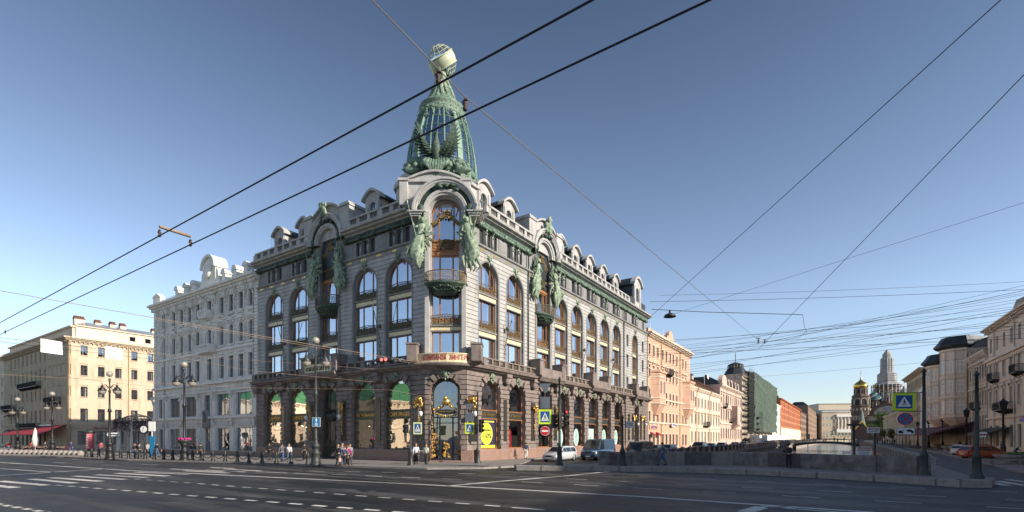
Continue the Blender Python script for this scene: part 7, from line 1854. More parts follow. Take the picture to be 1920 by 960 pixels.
def figure_meshes(kind, skirt=False):
    if (kind, skirt) in PC: return PC[kind, skirt]
    J = pose_points(kind)
    def build(names, edges, rad, root, extra=()):
        idx = {n: i for i, n in enumerate(names)}; vs = [J[n] if n in J else extra[n] for n in names]
        return skin_mesh(vs, [(idx[a], idx[b]) for a, b in edges], [rad[n] for n in names], idx[root])
    ex = dict(J); names = ['pel', 'spi', 'che', 'nek', 'hed', 'top']; ed = [('pel', 'spi'), ('spi', 'che'), ('che', 'nek'), ('nek', 'hed'), ('hed', 'top')]
    rad = dict(pel=(.13, .1), spi=(.12, .09), che=(.14, .1), nek=.055, hed=(.085, .1), top=.06)
    for n in 'RL':
        names += [q+n for q in ('hip', 'kne', 'ank', 'toe', 'sho', 'elb', 'wri', 'han')]
        ed += [('pel', 'hip'+n), ('hip'+n, 'kne'+n), ('kne'+n, 'ank'+n), ('ank'+n, 'toe'+n), ('che', 'sho'+n), ('sho'+n, 'elb'+n), ('elb'+n, 'wri'+n), ('wri'+n, 'han'+n)]
        for q, r in (('hip', .085), ('kne', .055), ('ank', .038), ('toe', .035), ('sho', .05), ('elb', .038), ('wri', .026), ('han', .034)): rad[q+n] = r
        hx, hy, hz = J['han'+n]
        for j in range(4):       # four fingers and a thumb
            a, b = 'f%d%s' % (j, n), 'g%d%s' % (j, n); dz = -.07 if kind not in ('lean', 'ride') else -.03; dy = 0 if kind not in ('lean', 'ride') else -.05
            J[a] = (hx, hy-.03+.02*j+dy*.5, hz+dz*.6); J[b] = (hx-(.01 if n == 'R' else -.01), hy-.035+.021*j+dy, hz+dz*(1.2 if j in (1, 2) else 1.0)); names += [a, b]; ed += [('han'+n, a), (a, b)]; rad[a] = .009; rad[b] = .008
        a = 't0'+n; J[a] = (hx-(.02 if n == 'R' else -.02), hy-.055, hz-.01); names.append(a); ed.append(('han'+n, a)); rad[a] = .01
    body = build(names, ed, rad, 'pel')
    bm = bmesh.new(); bm.from_mesh(body); hx, hy, hz = J['hed']
    for dx, dy, dz, r in ((0, -.115, -.0, .02), (.085, -.0, 0, .022), (-.085, 0, 0, .022), (0, -.095, -.055, .022)):
        bmesh.ops.create_icosphere(bm, subdivisions=1, radius=r, matrix=Matrix.Translation((hx+dx, hy+dy, hz+dz)))
    bm.to_mesh(body); bm.free()
    # jacket
    jn = ['pel', 'spi', 'che', 'nekj', 'shoR', 'elbR', 'wriR', 'shoL', 'elbL', 'wriL']; x, y, z = J['nek']; J['nekj'] = (x, y, z-.04)
    jacket = build(jn, [('pel', 'spi'), ('spi', 'che'), ('che', 'nekj'), ('che', 'shoR'), ('shoR', 'elbR'), ('elbR', 'wriR'), ('che', 'shoL'), ('shoL', 'elbL'), ('elbL', 'wriL')],
        dict(pel=(.165, .13), spi=(.16, .125), che=(.18, .135), nekj=.075, shoR=.07, elbR=.058, wriR=.045, shoL=.07, elbL=.058, wriL=.045), 'pel')
    x, y, z = J['pel']; J['pelt'] = (x, y, z+.03)
    tr = build(['pelt', 'hipR', 'kneR', 'ankR', 'hipL', 'kneL', 'ankL'], [('pelt', 'hipR'), ('hipR', 'kneR'), ('kneR', 'ankR'), ('pelt', 'hipL'), ('hipL', 'kneL'), ('kneL', 'ankL')], dict(pelt=(.145, .115), hipR=.1, kneR=.075, ankR=.058, hipL=.1, kneL=.075, ankL=.058), 'pelt')
    h = MB(); hx, hy, hz = J['hed']; h.ball((hx, hy+.025, hz+.045), .112, 10, 8, (.92, 1.02, 1)); hair = h.mesh('hair', SKIN)
    s = MB()
    for n in 'RL':
        a = Vector(J['ank'+n]); t = Vector(J['toe'+n]); s.tube([a+Vector((0, .04, -.03)), (a+t)/2+Vector((0, 0, -.02)), t+Vector((0, -.02, -.0))], [.055, .055, .04], 8)
    shoe = s.mesh('shoe', SKIN)
    bg = MB(); x, y, z = J['hanL']; bg.loft([[(x-.05, y-.14, z-.36), (x+.05, y-.14, z-.36), (x+.05, y+.14, z-.36), (x-.05, y+.14, z-.36)], [(x-.03, y-.15, z-.06), (x+.03, y-.15, z-.06), (x+.03, y+.15, z-.06), (x-.03, y+.15, z-.06)]], False); bg.tube([(x, y-.1, z-.06), (x, y, z+.02), (x, y+.1, z-.06)], .01, 4)
    pk = MB(); x, y, z = J['che']; pk.loft([[(px_*.16, y+.13+.1*(1-abs(px_)*.3)+dy, z+zz_) for px_, dy in ((-1, -.06), (1, -.06), (1, .05), (-1, .05))] for zz_ in (-.33, -.1, .08)], False)
    PC[kind, skirt] = (body, jacket, tr, hair, shoe, bg.mesh('bag', SKIN), pk.mesh('backpack', SKIN)); return PC[kind, skirt]
NP = [0]
def person(label, px, py, face, kind='walk', jac=(.1, .1, .1), tro=(.05, .06, .1), hair=(.05, .03, .02), h=1.75, bag=None, pack=None, z=.12, group=None, at=None, flip=False):
    p = at or G(px, py, z); NP[0] += 1
    t = thing('person', label, 'person', (p.x, p.y, z), face, group); s = h/1.75; t.scale = (s*(-1 if flip else 1), s, s)
    ms = figure_meshes(kind)
    def c(i, name, col, rough=.8):
        me = ms[i].copy(); me.materials.clear(); me.materials.append(col if not isinstance(col, tuple) else mat('cloth_%.2f_%.2f_%.2f' % col, col, rough, var=.15, scale=8, bump=.2))
        for q in me.polygons: q.material_index = 0
        return link(name, me, t)
    c(0, 'body', SKIN); c(1, 'jacket', jac); c(2, 'trousers', tro); c(3, 'hair', hair); c(4, 'shoes', (.03, .03, .03))
    if bag: c(5, 'bag', bag)
    if pack: c(6, 'backpack', pack)
    return t
dk = (.02, .02, .025); jn = (.06, .10, .2); 
Lt, Rt = -PI/2+.6, PI/2+.6        # facing left along the avenue / right
person('person in a dark jacket with backpack walking by the leftmost arcade pier', 505, 861, PI, 'walk', dk, dk, pack=dk)
person('person in a grey jacket and blue jeans facing the road beside one in white', 529, 866, .3, 'walk', (.10, .11, .13), jn, h=1.72)
person('person in a white top and jeans walking beside one in a grey jacket', 542, 866, .3, 'walk2', (.62, .60, .58), jn, (.35, .25, .15), h=1.66, flip=True)
person('person in black carrying a green and white shopping bag by the arcade', 571, 862, PI+.5, 'walk2', dk, dk, bag=(.35, .55, .35))
person('person in black at the left of the group crossing toward the kerb', 634, 873, -.4, 'walk', dk, dk, (.3, .2, .12), h=1.72)
person('tall person in pale blue in the middle of the group near the kerb', 642, 872.5, -.2, 'walk2', (.35, .42, .52), jn, (.3, .2, .12), h=1.8)
person('person in a patterned dark top in front of the group near the kerb', 646, 875.5, -.2, 'walk2', (.07, .10, .14), dk, (.22, .06, .03), h=1.62, bag=(.60, .35, .33))
person('person in a magenta jacket at the right of the group near the kerb', 652, 874.5, .3, 'walk', (.30, .03, .13), dk, (.2, .1, .05), h=1.66, bag=(.7, .5, .48))
person('person in grey behind the magenta jacket carrying a dark bag', 656, 872, .5, 'walk2', (.22, .25, .3), (.05, .06, .08), (.3, .2, .12), h=1.74, bag=dk)
person('person in a white shirt with a pale bag waiting beside the crossing sign pole', 780, 870.5, PI+.2, 'walk2', (.55, .60, .68), dk, (.45, .22, .08), h=1.75, bag=(.35, .42, .45))
person('older person in a pale green jacket waiting at the kerb before the main door', 799, 870.5, PI-.3, 'stand', (.55, .60, .48), (.06, .06, .06), (.42, .26, .12), h=1.68)
person('person in a navy jacket and white trousers walking along the canal facade', 986, 860.5, Rt+.9, 'walk', (.03, .05, .10), (.65, .63, .6), h=1.76)
person('person in a grey jacket and jeans walking left in front of the granite parapet', 1242, 872.5, -PI/2, 'walk', (.10, .115, .14), (.05, .12, .25), (.03, .02, .02), h=1.7, z=.34)
person('person in black with a backpack and red hem leaning on the granite parapet', 1479, 877.0, PI-.3, 'lean', (.012, .012, .014), (.012, .012, .014), (.02, .015, .01), h=1.68, z=.34, pack=(.03, .03, .035))
person('worker in an orange vest standing behind the parapet beside parked cars', 1220, 852, 0, 'stand', (.75, .12, .02), (.03, .04, .07), h=1.74)
person('person in a white shirt sitting out on the left quay railing', 1410, 836, PI/2, 'ride', (.7, .68, .65), (.4, .3, .25), h=1.7, z=.5)
for i, (px, py, j, f) in enumerate(((253, 860, dk, 0), (262, 859.5, (.04, .05, .07), .8), (277, 858, (.35, .33, .3), 1.4), (294, 858.5, dk, 2.5), (376, 862, (.04, .04, .045), PI), (190, 852, (.30, .06, .10), 1.), (133, 849, (.03, .05, .25), 2.), (85, 849, dk, 1.), (60, 848, (.3, .02, .03), 1.), (16, 849, (.3, .02, .03), 0))):
    person(['person in black standing left of the street clock', 'person in dark clothes bending under the street clock', 'person in a pale jacket strolling right of the street clock', 'person in black beside the left end of the white building', 'person in dark clothes at the door of the white stucco building', 'person in a dark pink top by the advertising column', 'person in a bright blue jacket at the ochre building corner', 'person in black under the red awning', 'person in a red top left of the red awning tables', 'person in red at the far left edge of the pavement'][i], px, py, f, 'walk' if i % 2 else 'walk2', j, dk if i % 3 else jn, h=1.72)
person('person in black walking past the lantern on the right bank pavement', 1878, 851, .5, 'walk', dk, dk)
person('person in dark clothes with a pale cap seated at the stone bench on the right', 1903, 862, .8, 'ride', dk, dk, (.5, .5, .52), z=-.2)
person('person in black walking under the maroon awning near the red car', 1800, 843, PI/2, 'walk', dk, dk, h=1.72)
person('person in dark clothes farther along under the maroon awning', 1764, 838, 0, 'walk2', dk, dk, h=1.72)
for i in range(14):
    px = 1645+i*4.7; Y = 150+((i*37) % 60); p = PT(px, 820, Y); person('distant dark clothed person on the right quay pavement', 0, 0, i*1.3, 'walk' if i % 2 else 'stand', [dk, (.08, .05, .05), (.2, .2, .22), (.05, .07, .12)][i % 4], dk, h=1.7, at=Vector((p.x, p.y, .12)), group='distant people on the right quay')
for i in range(5):
    p = FR.W(bu-5+i*.7, -17-i*3.1, 0); person('distant person crossing the iron canal bridge', 0, 0, i*2., 'walk', [dk, (.5, .5, .5), (.1, .1, .2), (.3, .1, .1), dk][i], dk, at=Vector((p.x, p.y, .9)), z=.75, group='people on the canal bridge')
# ================================================================ vehicles
def carpaint(name, col): return mat(name, col, .28, metal=.1, var=.04, bump=0, coat=.5)
CGL = mat('car_glass', (.015, .02, .022), .06, var=.1, bump=0, spec=.8); LAMP = mat('lamp_glass', (.6, .62, .62), .15, bump=0, var=.1); TAIL = mat('tail_glass', (.45, .02, .015), .2, bump=0)
def car(label, loc, heading, paint, kind='wagon', group=None, lights=True, roofrail=False, cat='car', name='parked_car'):
    """x = forward"""
    K = dict(wagon=(4.45, .87, 1.52, .95), hatch=(4.0, .84, 1.45, .92), sedan=(4.5, .86, 1.42, .92), van=(5.5, 1.0, 2.2, 1.15), suv=(4.6, .92, 1.7, 1.05), minibus=(4.9, .92, 1.95, 1.05))[kind]
    Ln, w, H, bz = K; t = thing(name, label, cat, loc, heading, group); h = Ln/2
    b = MB()
    def sec(x, z0, z1, ww, cr): return [(x, -ww*.88, z0), (x, ww*.88, z0), (x, ww, z0+.14), (x, ww*1.01, (z0+z1)/2), (x, ww*.97, z1-.08), (x, ww*.86, z1), (x, 0, z1+cr), (x, -ww*.86, z1), (x, -ww*.97, z1-.08), (x, -ww*1.01, (z0+z1)/2), (x, -ww, z0+.14)]
    hz = {'van': 1.12, 'minibus': 1.02}.get(kind, bz-.1)
    st = [(-h, .38, bz-.12, .8*w), (-h+.1, .3, bz-.02, .95*w), (-h*.6, .22, bz, w), (0, .2, bz, w), (h*.42, .2, bz, w), (h*.62, .22, hz+.03, w), (h*.88, .26, hz-.08, .95*w), (h-.04, .33, hz-.24, .84*w), (h, .4, hz-.34, .74*w)]
    b.loft([sec(x, a, c, ww, .02) for x, a, c, ww in st])
    # greenhouse
    if kind in ('van', 'minibus'): gp_ = [(-h+.04, bz-.1, w*.95), (-h+.1, H-.08, w*.84), (-h+.3, H, w*.82), (h*.3, H, w*.82), (h*.42, H-.07, w*.82), (h*.78, bz-.02, w*.93)]
    elif kind == 'sedan': gp_ = [(-h+.75, bz-.02, w*.93), (-h+1.3, H-.07, w*.72), (-h+1.6, H, w*.7), (h*.05, H, w*.7), (h*.16, H-.06, w*.72), (h*.55, bz-.02, w*.93)]
    else: gp_ = [(-h+.06, bz-.05, w*.93), (-h+.38, H-.1, w*.76), (-h+.6, H, w*.73), (h*.1, H, w*.73), (h*.2, H-.06, w*.74), (h*.58, bz-.02, w*.93)]
    n = len(gp_); b.add([(x, -y, z) for x, z, y in gp_]+[(x, y, z) for x, z, y in gp_], [tuple(range(n-1, -1, -1)), tuple(range(n, 2*n))]+[(i, (i+1) % n, n+(i+1) % n, n+i) for i in range(n)])
    part('body', b, paint, t)
    # glass: windscreen, rear window, side windows
    def lerp(a, c, k): return tuple(a[i]+(c[i]-a[i])*k for i in range(3))
    def pane(name, a, c, e, off, k=.1):
        g = MB(); A, C = gp_[a], gp_[c]; lo, hi = lerp(A, C, k), lerp(A, C, 1-k*.6); dx, dz = off
        g.add([(lo[0]+dx, -lo[2]*.9, lo[1]+dz), (lo[0]+dx, lo[2]*.9, lo[1]+dz), (hi[0]+dx, hi[2]*.9, hi[1]+dz), (hi[0]+dx, -hi[2]*.9, hi[1]+dz)], [(0, 1, 2, 3)]); part(name, g, CGL, t)
    pane('windscreen', n-1, n-2, 0, (.012, .012)); 
    if kind != 'van': pane('rear_window', 0, 1, 0, (-.012, .006), .22)
    sidex = {'van': [(h*.18, h*.62)], 'minibus': [(-h+.25, -h*.35), (-h*.33, h*.08), (h*.1, h*.62)]}.get(kind, [(-h+.35, -h*.42), (-h*.38, h*.02), (h*.05, h*.46)] if kind != 'sedan' else [(-h*.5, -h*.1), (-h*.06, h*.42)])
    for s in (-1, 1):
        for a, c in sidex:
            g = MB(); z0 = bz+.02; z1 = H-.13
            def edge(x, z):
                # y on the sloped side and clip x to the outline
                k = (z-bz)/(H-bz); return s*((gp_[0][2])*(1-k)+gp_[2][2]*k+.012)
            fx = lambda z: min(c, gp_[-1][0]-.1-(gp_[-1][0]-gp_[-2][0])*(z-bz)/(gp_[-2][1]-bz)); rx = lambda z: max(a, gp_[0][0]+.1+(gp_[1][0]-gp_[0][0])*(z-bz)/(gp_[1][1]-bz))
            q = [(rx(z0), edge(0, z0), z0), (fx(z0), edge(0, z0), z0), (fx(z1), edge(0, z1), z1), (rx(z1), edge(0, z1), z1)]
            if q[2][0] > q[3][0]+.05: g.add(q, [(0, 1, 2, 3)]); part('side_window', g, CGL, t)
    # wheels
    R = .33 if kind not in ('van', 'suv') else .36
    for x in (-h*.62, h*.64):
        for s in (-1, 1):
            m = MB(); m.lathe([(R*.6, -.1), (R*.95, -.11), (R, -.06), (R, .06), (R*.95, .11), (R*.6, .1)], 18); m.xf(lambda v: Vector((x+v.x, s*(w-.1)+v.z, R+v.y))); wh = part('wheel', m, M['rubber'], t)
            m = MB(); m.lathe([(R*.62, .07), (R*.5, .09), (.05, .1), (0, .1)], 10); 
            for k in range(6): a = k*PI/3; m.tube([(.05*math.cos(a), .05*math.sin(a), .11), (R*.58*math.cos(a), R*.58*math.sin(a), .1)], .03, 4)
            m.xf(lambda v: Vector((x+v.x, s*(w-.1)+v.z*s, R+v.y))); part('rim', m, M['steel'], wh)
            m = MB(); m.lathe([(R*1.2, .0), (R*1.2, .08)], 16, a0=0, a1=PI); m.lathe([(R*1.18, .005), (0.01, .004)], 16, a0=0, a1=PI); m.xf(lambda v: Vector((x+v.x, s*(w+.0)+(v.z-.06)*s, R+v.y*.98))); part('wheel_arch', m, M['rubber'], t)
    for s in (-1, 1):
        m = MB(); m.loft([[(h-.02-.1*k, s*(w*.42), hz-.32), (h-.06-.12*k, s*(w*.84), hz-.30), (h-.16-.12*k, s*(w*.86), hz-.12), (h-.1-.12*k, s*(w*.42), hz-.16)] for k in (0, 1)], False); part('headlight', m, LAMP, t)
        m = MB(); zt_ = bz+.35 if kind in ('wagon', 'suv', 'minibus', 'hatch') else bz-.08; m.box(-h-.02, -h+.16, min(s*w*.7, s*w*.93), max(s*w*.7, s*w*.93), bz-.32, bz-.06); part('tail_light', m, TAIL, t)
        m = MB(); m.ball((h*.5, s*(w+.1), bz+.08), .1, 7, 5, (.6, 1, .8)); m.tube([(h*.5, s*w*.92, bz), (h*.5, s*(w+.08), bz+.04)], .025, 4); part('mirror', m, paint, t)
    m = MB(); m.box(h-.08, h+.02, -w*.36, w*.36, hz-.36, hz-.2); part('grille', m, M['irong'], t)
    m = MB(); m.box(h-.02, h+.06, -w*.8, w*.8, .28, .46); m.box(-h-.06, -h+.04, -w*.85, w*.85, .32, .5); part('bumper', m, paint if kind != 'van' else M['irong'], t)
    m = MB(); m.box(h+.055, h+.07, -.26, .26, .36, .47); m.box(-h-.075, -h-.05, -.26, .26, .52, .63); part('number_plate', m, M['white'], t)
    if roofrail: 
        m = MB(); [m.tube([(-h+.6, s*w*.66, H+.05), (h*.1, s*w*.66, H+.05)], .02, 4) for s in (-1, 1)]; part('roof_rail', m, M['irong'], t)
    return t
SIL = carpaint('paint_silver', (.55, .56, .58)); BLU = carpaint('paint_dark_blue', (.045, .085, .15)); ORN = carpaint('paint_red_orange', (.42, .07, .025)); BLK = carpaint('paint_black', (.02, .02, .024)); WHT = carpaint('paint_white', (.7, .7, .7)); GRN = carpaint('paint_dark_green', (.03, .05, .045)); LBL = carpaint('paint_light_blue', (.30, .38, .48)); GLD = carpaint('paint_gold', (.35, .27, .14))
hd = FR.a+PI      # toward the camera along the canal street
def gcar(px, py): p = G(px, py, 0); return (p.x, p.y, 0)
c = G(1053, 866, 0); car('silver estate car with roof rails driving out of the canal street', (c.x, c.y+1.5, 0), PI+.95, SIL, 'wagon', roofrail=True, name='silver_car')
c = G(1112, 862.5, 0); car('dark blue panel van parked behind the silver estate car', (c.x+.8, c.y+1.5, 0), PI+1.0, BLU, 'van', cat='van', name='panel_van')
p = FR.W(17.0, -6.6); car('white and black car half hidden behind the silver estate car', (p.x, p.y, 0), hd, WHT, 'suv')
qc = [(1205, 1), (1236, 2), (1262, 3)]
labs = [('golden leaf-patterned car reflection nearest the granite parapet', GRN, 'minibus'), ('dark green estate car beside the orange vested worker', GRN, 'wagon'), ('pale blue estate car right of the orange vested worker', LBL, 'wagon'), ('dark gold off-road car behind the left quay railing', GLD, 'suv'), ('black saloon second behind the gold off-road car', BLK, 'sedan'), ('dark blue hatchback third in the quay row', BLU, 'hatch'), ('black low car in front of the pale pink building', BLK, 'sedan'), ('silver car before the scaffolding hoarding', SIL, 'hatch')]
labs[0] = ('dark green minivan parked nearest the granite parapet', GRN, 'minibus')
for (lb_, pt_, kd), px in zip(labs, (1197, 1223, 1250, 1310, 1332, 1352, 1378, 1394)):
    for u in [x*.5 for x in range(10, 900)]:
        p = FR.W(u, -10.6)
        if CX+F*p.x/p.y >= px: break
    car(lb_, (p.x, p.y, 0), hd, pt_, kd, group='cars parked along the left quay', lights=False)
for i in range(9):
    p = FR.W(128+i*7.5, -10.6); car('distant dark car in the row parked along the left quay', (p.x, p.y, 0), hd, [BLK, SIL, BLU, BLK, GRN][i % 5], ['sedan', 'hatch', 'wagon'][i % 3], group='distant cars along the left quay')
c = G(1834, 862, .0); car('red orange estate car parked on the right bank', (c.x+1.6, c.y+1., .0), math.radians(-4), ORN, 'wagon', roofrail=True, name='red_car')
c = G(1806, 856, .0); car('silver car mostly hidden behind the red orange estate car', (c.x+3.1, c.y+2.5, 0), math.radians(0), SIL, 'hatch', name='silver_car')
# ================================================================ street furniture
def bollard():
    m = MB(); m.lathe([(.19, 0), (.19, .12), (.14, .18), (.12, .7), (.15, .74), (.12, .8), (.08, .86), (.1, .93), (.05, 1.0), (0, 1.04)], 10); return m.mesh('bollard', M['irong'])
bm_ = bollard(); bp_ = [(161, 857.5), (172, 858.5), (185, 859), (212, 860), (226, 860.5), (241, 861), (257, 861.5), (272, 862), (289, 862.5), (307, 863), (324, 863.5), (361, 864.5), (379, 865.2), (399, 866), (422, 866.7), (445, 867.4), (467, 868), (491.5, 869), (518, 869.8), (546, 870.8), (577, 871.6)]
bw = [G(x, y-1.2, .12) for x, y in bp_]
for p in bw: tag(link('bollard', bm_, None, p), 'short iron bollard in the chained row along the avenue kerb', 'bollard', 'chained bollards along the avenue kerb')
for i in range(len(bw)-1):
    a, b = bw[i], bw[i+1]
    if (b-a).length > 4.5: continue
    m = MB(); n = 12
    m.tube([((b-a)*(k/n)+Vector((0, 0, .78-.5*(1-(2*k/n-1)**2))))[:] for k in range(n+1)], .035, 5); tag(link('chain', m.mesh('chain', M['irong']), None, a), 'slack iron chain hanging between two avenue bollards', 'chain', 'chains between the bollards')
cb = MB(); cb.lathe([(.34, 0), (.36, .25), (.3, .48), (.12, .58), (0, .6)], 12); cbm = cb.mesh('stone_bollard', M['kerb'])
for i in range(17):
    p = G(2+9.3*i, 850.5+.19*i, .12); tag(link('stone_bollard', cbm, None, p), 'squat round granite bollard along the kerb before the cafe awning', 'bollard', 'squat granite bollards on the left')
def avenue_lamp(label, px, py, ztop, col='irong', pots=False, s=1.):
    p = G(px, py, .12); t = thing('street_lamp', label, 'street lamp', p); H = ztop-.12
    m = MB(); m.lathe([(.45, 0), (.45, .15), (.38, .2), (.34, .9), (.4, 1.0), (.3, 1.1), (.26, 1.35), (.34, 1.5), (.36, 1.65), (.22, 1.8), (.15, 2.1), (.18, 2.2), (.12, 2.35), (.11, H*.55), (.17, H*.56), (.17, H*.58), (.09, H*.6), (.08, H*.78), (.14, H*.79), (.07, H*.82), (.06, H-.9), (.12, H-.5), (.06, H-.45)], 14)
    m.tube([(-.25, 0, H*.56), (.25, 0, H*.56)], .04, 5)
    part('pole', m, M[col], t)
    m = MB(); m.tube([(0, 0, H-1.5), (-.4, 0, H-1.1), (-.75, 0, H-1.2), (-.8, 0, H-.95)], .04, 6); m.tube([(0, 0, H-1.5), (.4, 0, H-1.1), (.75, 0, H-1.2), (.8, 0, H-.95)], .04, 6)
    for k in (-1, 1): ring(m, k*.35, 0, H-1.45, .15, .025, 9); m.lathe([(.0, H-1.15), (.1, H-1.18), (.12, H-1.35), (.42, H-1.72), (.4, H-1.75), (.1, H-1.45)], 12, (k*.78, 0, 0))
    part('arm', m, M[col], t)
    m = MB(); m.ball((0, 0, H-.0), .3, 14, 10); part('globe', m, glass('lamp_globe', .35, (1, .97, .92), see=.5) if col == 'irong2' else mat('globe_milky', (.34, .31, .27), .2, var=.05, bump=0), t)
    for k in (-1, 1): m = MB(); m.lathe([(.38, H-1.76), (.34, H-1.95), (.2, H-2.1), (0, H-2.15)], 12, (k*.78, 0, 0)); part('lamp_bowl', m, MATS['globe_milky'], t)
    if pots: 
        m = MB(); m.lathe([(.3, 1.6), (.6, 1.9), (.62, 2.0), (.3, 2.05)], 12); b = part('flower_pot', m, M['irong'], t); m = MB(); [lump(m, (.45*math.cos(a*.7), .45*math.sin(a*.7), 2.1), .17, a, 6, 4) for a in range(9)]; part('flowers', m, mat('petunia', (.35, .03, .16), .8, var=.4, scale=9, bump=0), b)
    return t
avenue_lamp('tall grey brown lamp with one globe and two hanging lanterns by the arcade kerb', 592, 872, 10.35, 'irong')
avenue_lamp('tall black lamp with a flower basket in front of the white stucco building', 345.5, 863.5, 9.55, 'iron', True)
avenue_lamp('black lamp with a white street plate before the ochre building side wall', 205.5, 861, 9.0, 'iron')
avenue_lamp('black lamp at the far left between the balconies and the red awning', 98, 852, 8.2, 'iron')
avenue_lamp('thin dark lamp at the left edge of the photo before the cream building', 33, 850, 7.8, 'iron')
# street plate on the third lamp
def signthing(name, label, loc, rz=0.): return thing(name, label, 'sign', loc, rz)
p = PT(213, 814.5, 54.6); t = signthing('street_plate', 'white pointed street name plate hanging on the black lamp before the ochre building', p); m = MB(); m.quadprism([(-.75, 0), (-.6, -.2), (.7, -.2), (.7, .2), (-.6, .2)], -.03, .03); part('plate', m, M['white'], t); lettering('НЕВСКИЙ ПР.', .2, M['iron'], t, (.05, -.04, 0), wid=1.05, hei=.16)
def lanternpost(label, px, Y, ztop=6.6, group=None):
    p = PT(px, 820, Y); t = thing('lantern_post', label, 'street lamp', (p.x, p.y, .1), 0, group); H = ztop-.1
    m = MB(); m.lathe([(.34, 0), (.34, .5), (.24, .6), (.26, 1.2), (.16, 1.4), (.12, 1.6), (.09, H-1.6), (.14, H-1.55), (.07, H-1.4), (.09, H-1.2)], 10); m.tube([(-.35, 0, H-1.75), (.35, 0, H-1.75)], .035, 5); part('pole', m, M['iron'], t)
    m = MB(); m.lathe([(.1, H-1.25), (.26, H-1.2), (.42, H-.45), (.46, H-.42)], 6, smooth=False); m.lathe([(.48, H-.42), (.3, H-.2), (.12, H-.1), (.1, H), (0, H+.12)], 6, smooth=False); part('lantern_frame', m, M['iron'], t)
    m = MB(); m.lathe([(.2, H-1.15), (.35, H-.5)], 6, smooth=False); part('lantern_glass', m, LAMP, t); return t
for px, Y, lb_ in ((1881, 54.7, 'large black lantern post at the right edge before the iron balcony'), (1812, 72.9, 'black lantern post in front of the maroon awning'), (1767.5, 96, 'black lantern post left of the maroon awning corner'), (1741, 112, 'black lantern post behind the tall sign pole'), (1720.5, 135, 'black lantern post seen just below the tow away plate right end')): lanternpost(lb_, px, Y)
for px, Y in ((1700, 164), (1692, 190), (1677, 218), (1666, 240)): lanternpost('distant black lantern post along the right quay', px, Y, group='distant lantern posts on the right quay')
# plain poles
def pole(label, px, py, ytop, z=.34, r=.11, name='pole', base=True, cap=True):
    p = G(px, py, z); zt = ZC-(ytop-H0)/F*p.y; t = thing(name, label, 'pole', p); H = zt-z
    m = MB(); m.lathe([(.31, 0), (.29, .12), (.2, .3), (.18, 1.0), (.21, 1.05), (.14, 1.25), (r, 1.4), (r*.85, H*.7), (r*.7, H-.15), (r*1.3, H-.12), (r*.9, H-.02), (0, H+.12)], 12); part('shaft', m, M['irong'], t); return t, p, H
def crosswalk(parent, x, z, w, h, y=-.14, border='lime'):
    """pedestrian crossing sign: coloured border, blue field, white triangle, walking figure"""
    lime = mat('sign_lime', (.62, .80, .03), .5, var=.03, bump=0); blue = mat('sign_blue', (.01, .08, .30), .5, var=.03, bump=0); wh = M['white']; bk = mat('sign_black', (.01, .01, .01), .5, bump=0)
    m = MB(); m.box(x-w/2, x+w/2, y, y+.04, z-h/2, z+h/2); s = part('sign_board', m, lime if border == 'lime' else mat('sign_pale', (.62, .66, .35), .5, bump=0), parent); iw, ih = w*.72/2, h*.74/2
    m = MB(); m.box(x-iw, x+iw, y-.006, y, z-ih, z+ih); part('blue_field', m, blue, s)
    m = MB(); m.quadprism([(x-iw*.85, z-ih*.72), (x+iw*.85, z-ih*.72), (x, z+ih*.85)], y-.012, y-.006); part('white_triangle', m, wh, s)
    m = MB(); k = ih*.055
    yy = y-.016; q = lambda X, Z: (x+X*k*1.1, yy, z+Z*k)
    m.ball(q(.3, 6.2), k*1.5, 6, 5, (1, .2, 1))
    for pts, r in (([(.2, 4.5), (-.2, 0)], 1.35), ([(-.3, 0), (2, -3.5), (3.6, -8)], .95), ([(-.3, 0), (-1, -4), (-3.8, -8)], .95), ([(.2, 4), (2, 1.5), (3.8, 1)], .6), ([(.2, 4), (-2.4, 2.5), (-3, -.5)], .6)): 
        m.tube([q(*p_) for p_ in pts], k*r, 5)
    for X in (-6, 0, 6): m.quadprism([(x+(X-1.4)*k, z-9.6*k), (x+(X+1)*k, z-9.6*k), (x+(X+1.8)*k, z-7.8*k), (x+(X-.2)*k, z-7.8*k)], yy-.004, yy+.004)
    for i in range(len(m.v)): v = m.v[i]; m.v[i] = (v[0], max(yy-.01, min(yy+.01, v[1])), v[2])
    part('walking_figure', m, bk, s); return s
def disc(parent, x, z, r, mt, y0, y1, name='sign_board', n=24, rx=1.):
    m = MB(); m.quadprism([(x+rx*r*math.cos(2*PI*i/n), z+r*math.sin(2*PI*i/n)) for i in range(n)], y0, y1); return part(name, m, mt, parent)
SRED = mat('sign_bright_red', (.50, .015, .02), .45, var=.03, bump=0); SBLU = mat('sign_blue2', (.015, .17, .36), .45, var=.03, bump=0); SBK = mat('sign_grey_back', (.12, .14, .17), .5, metal=.2, bump=0)
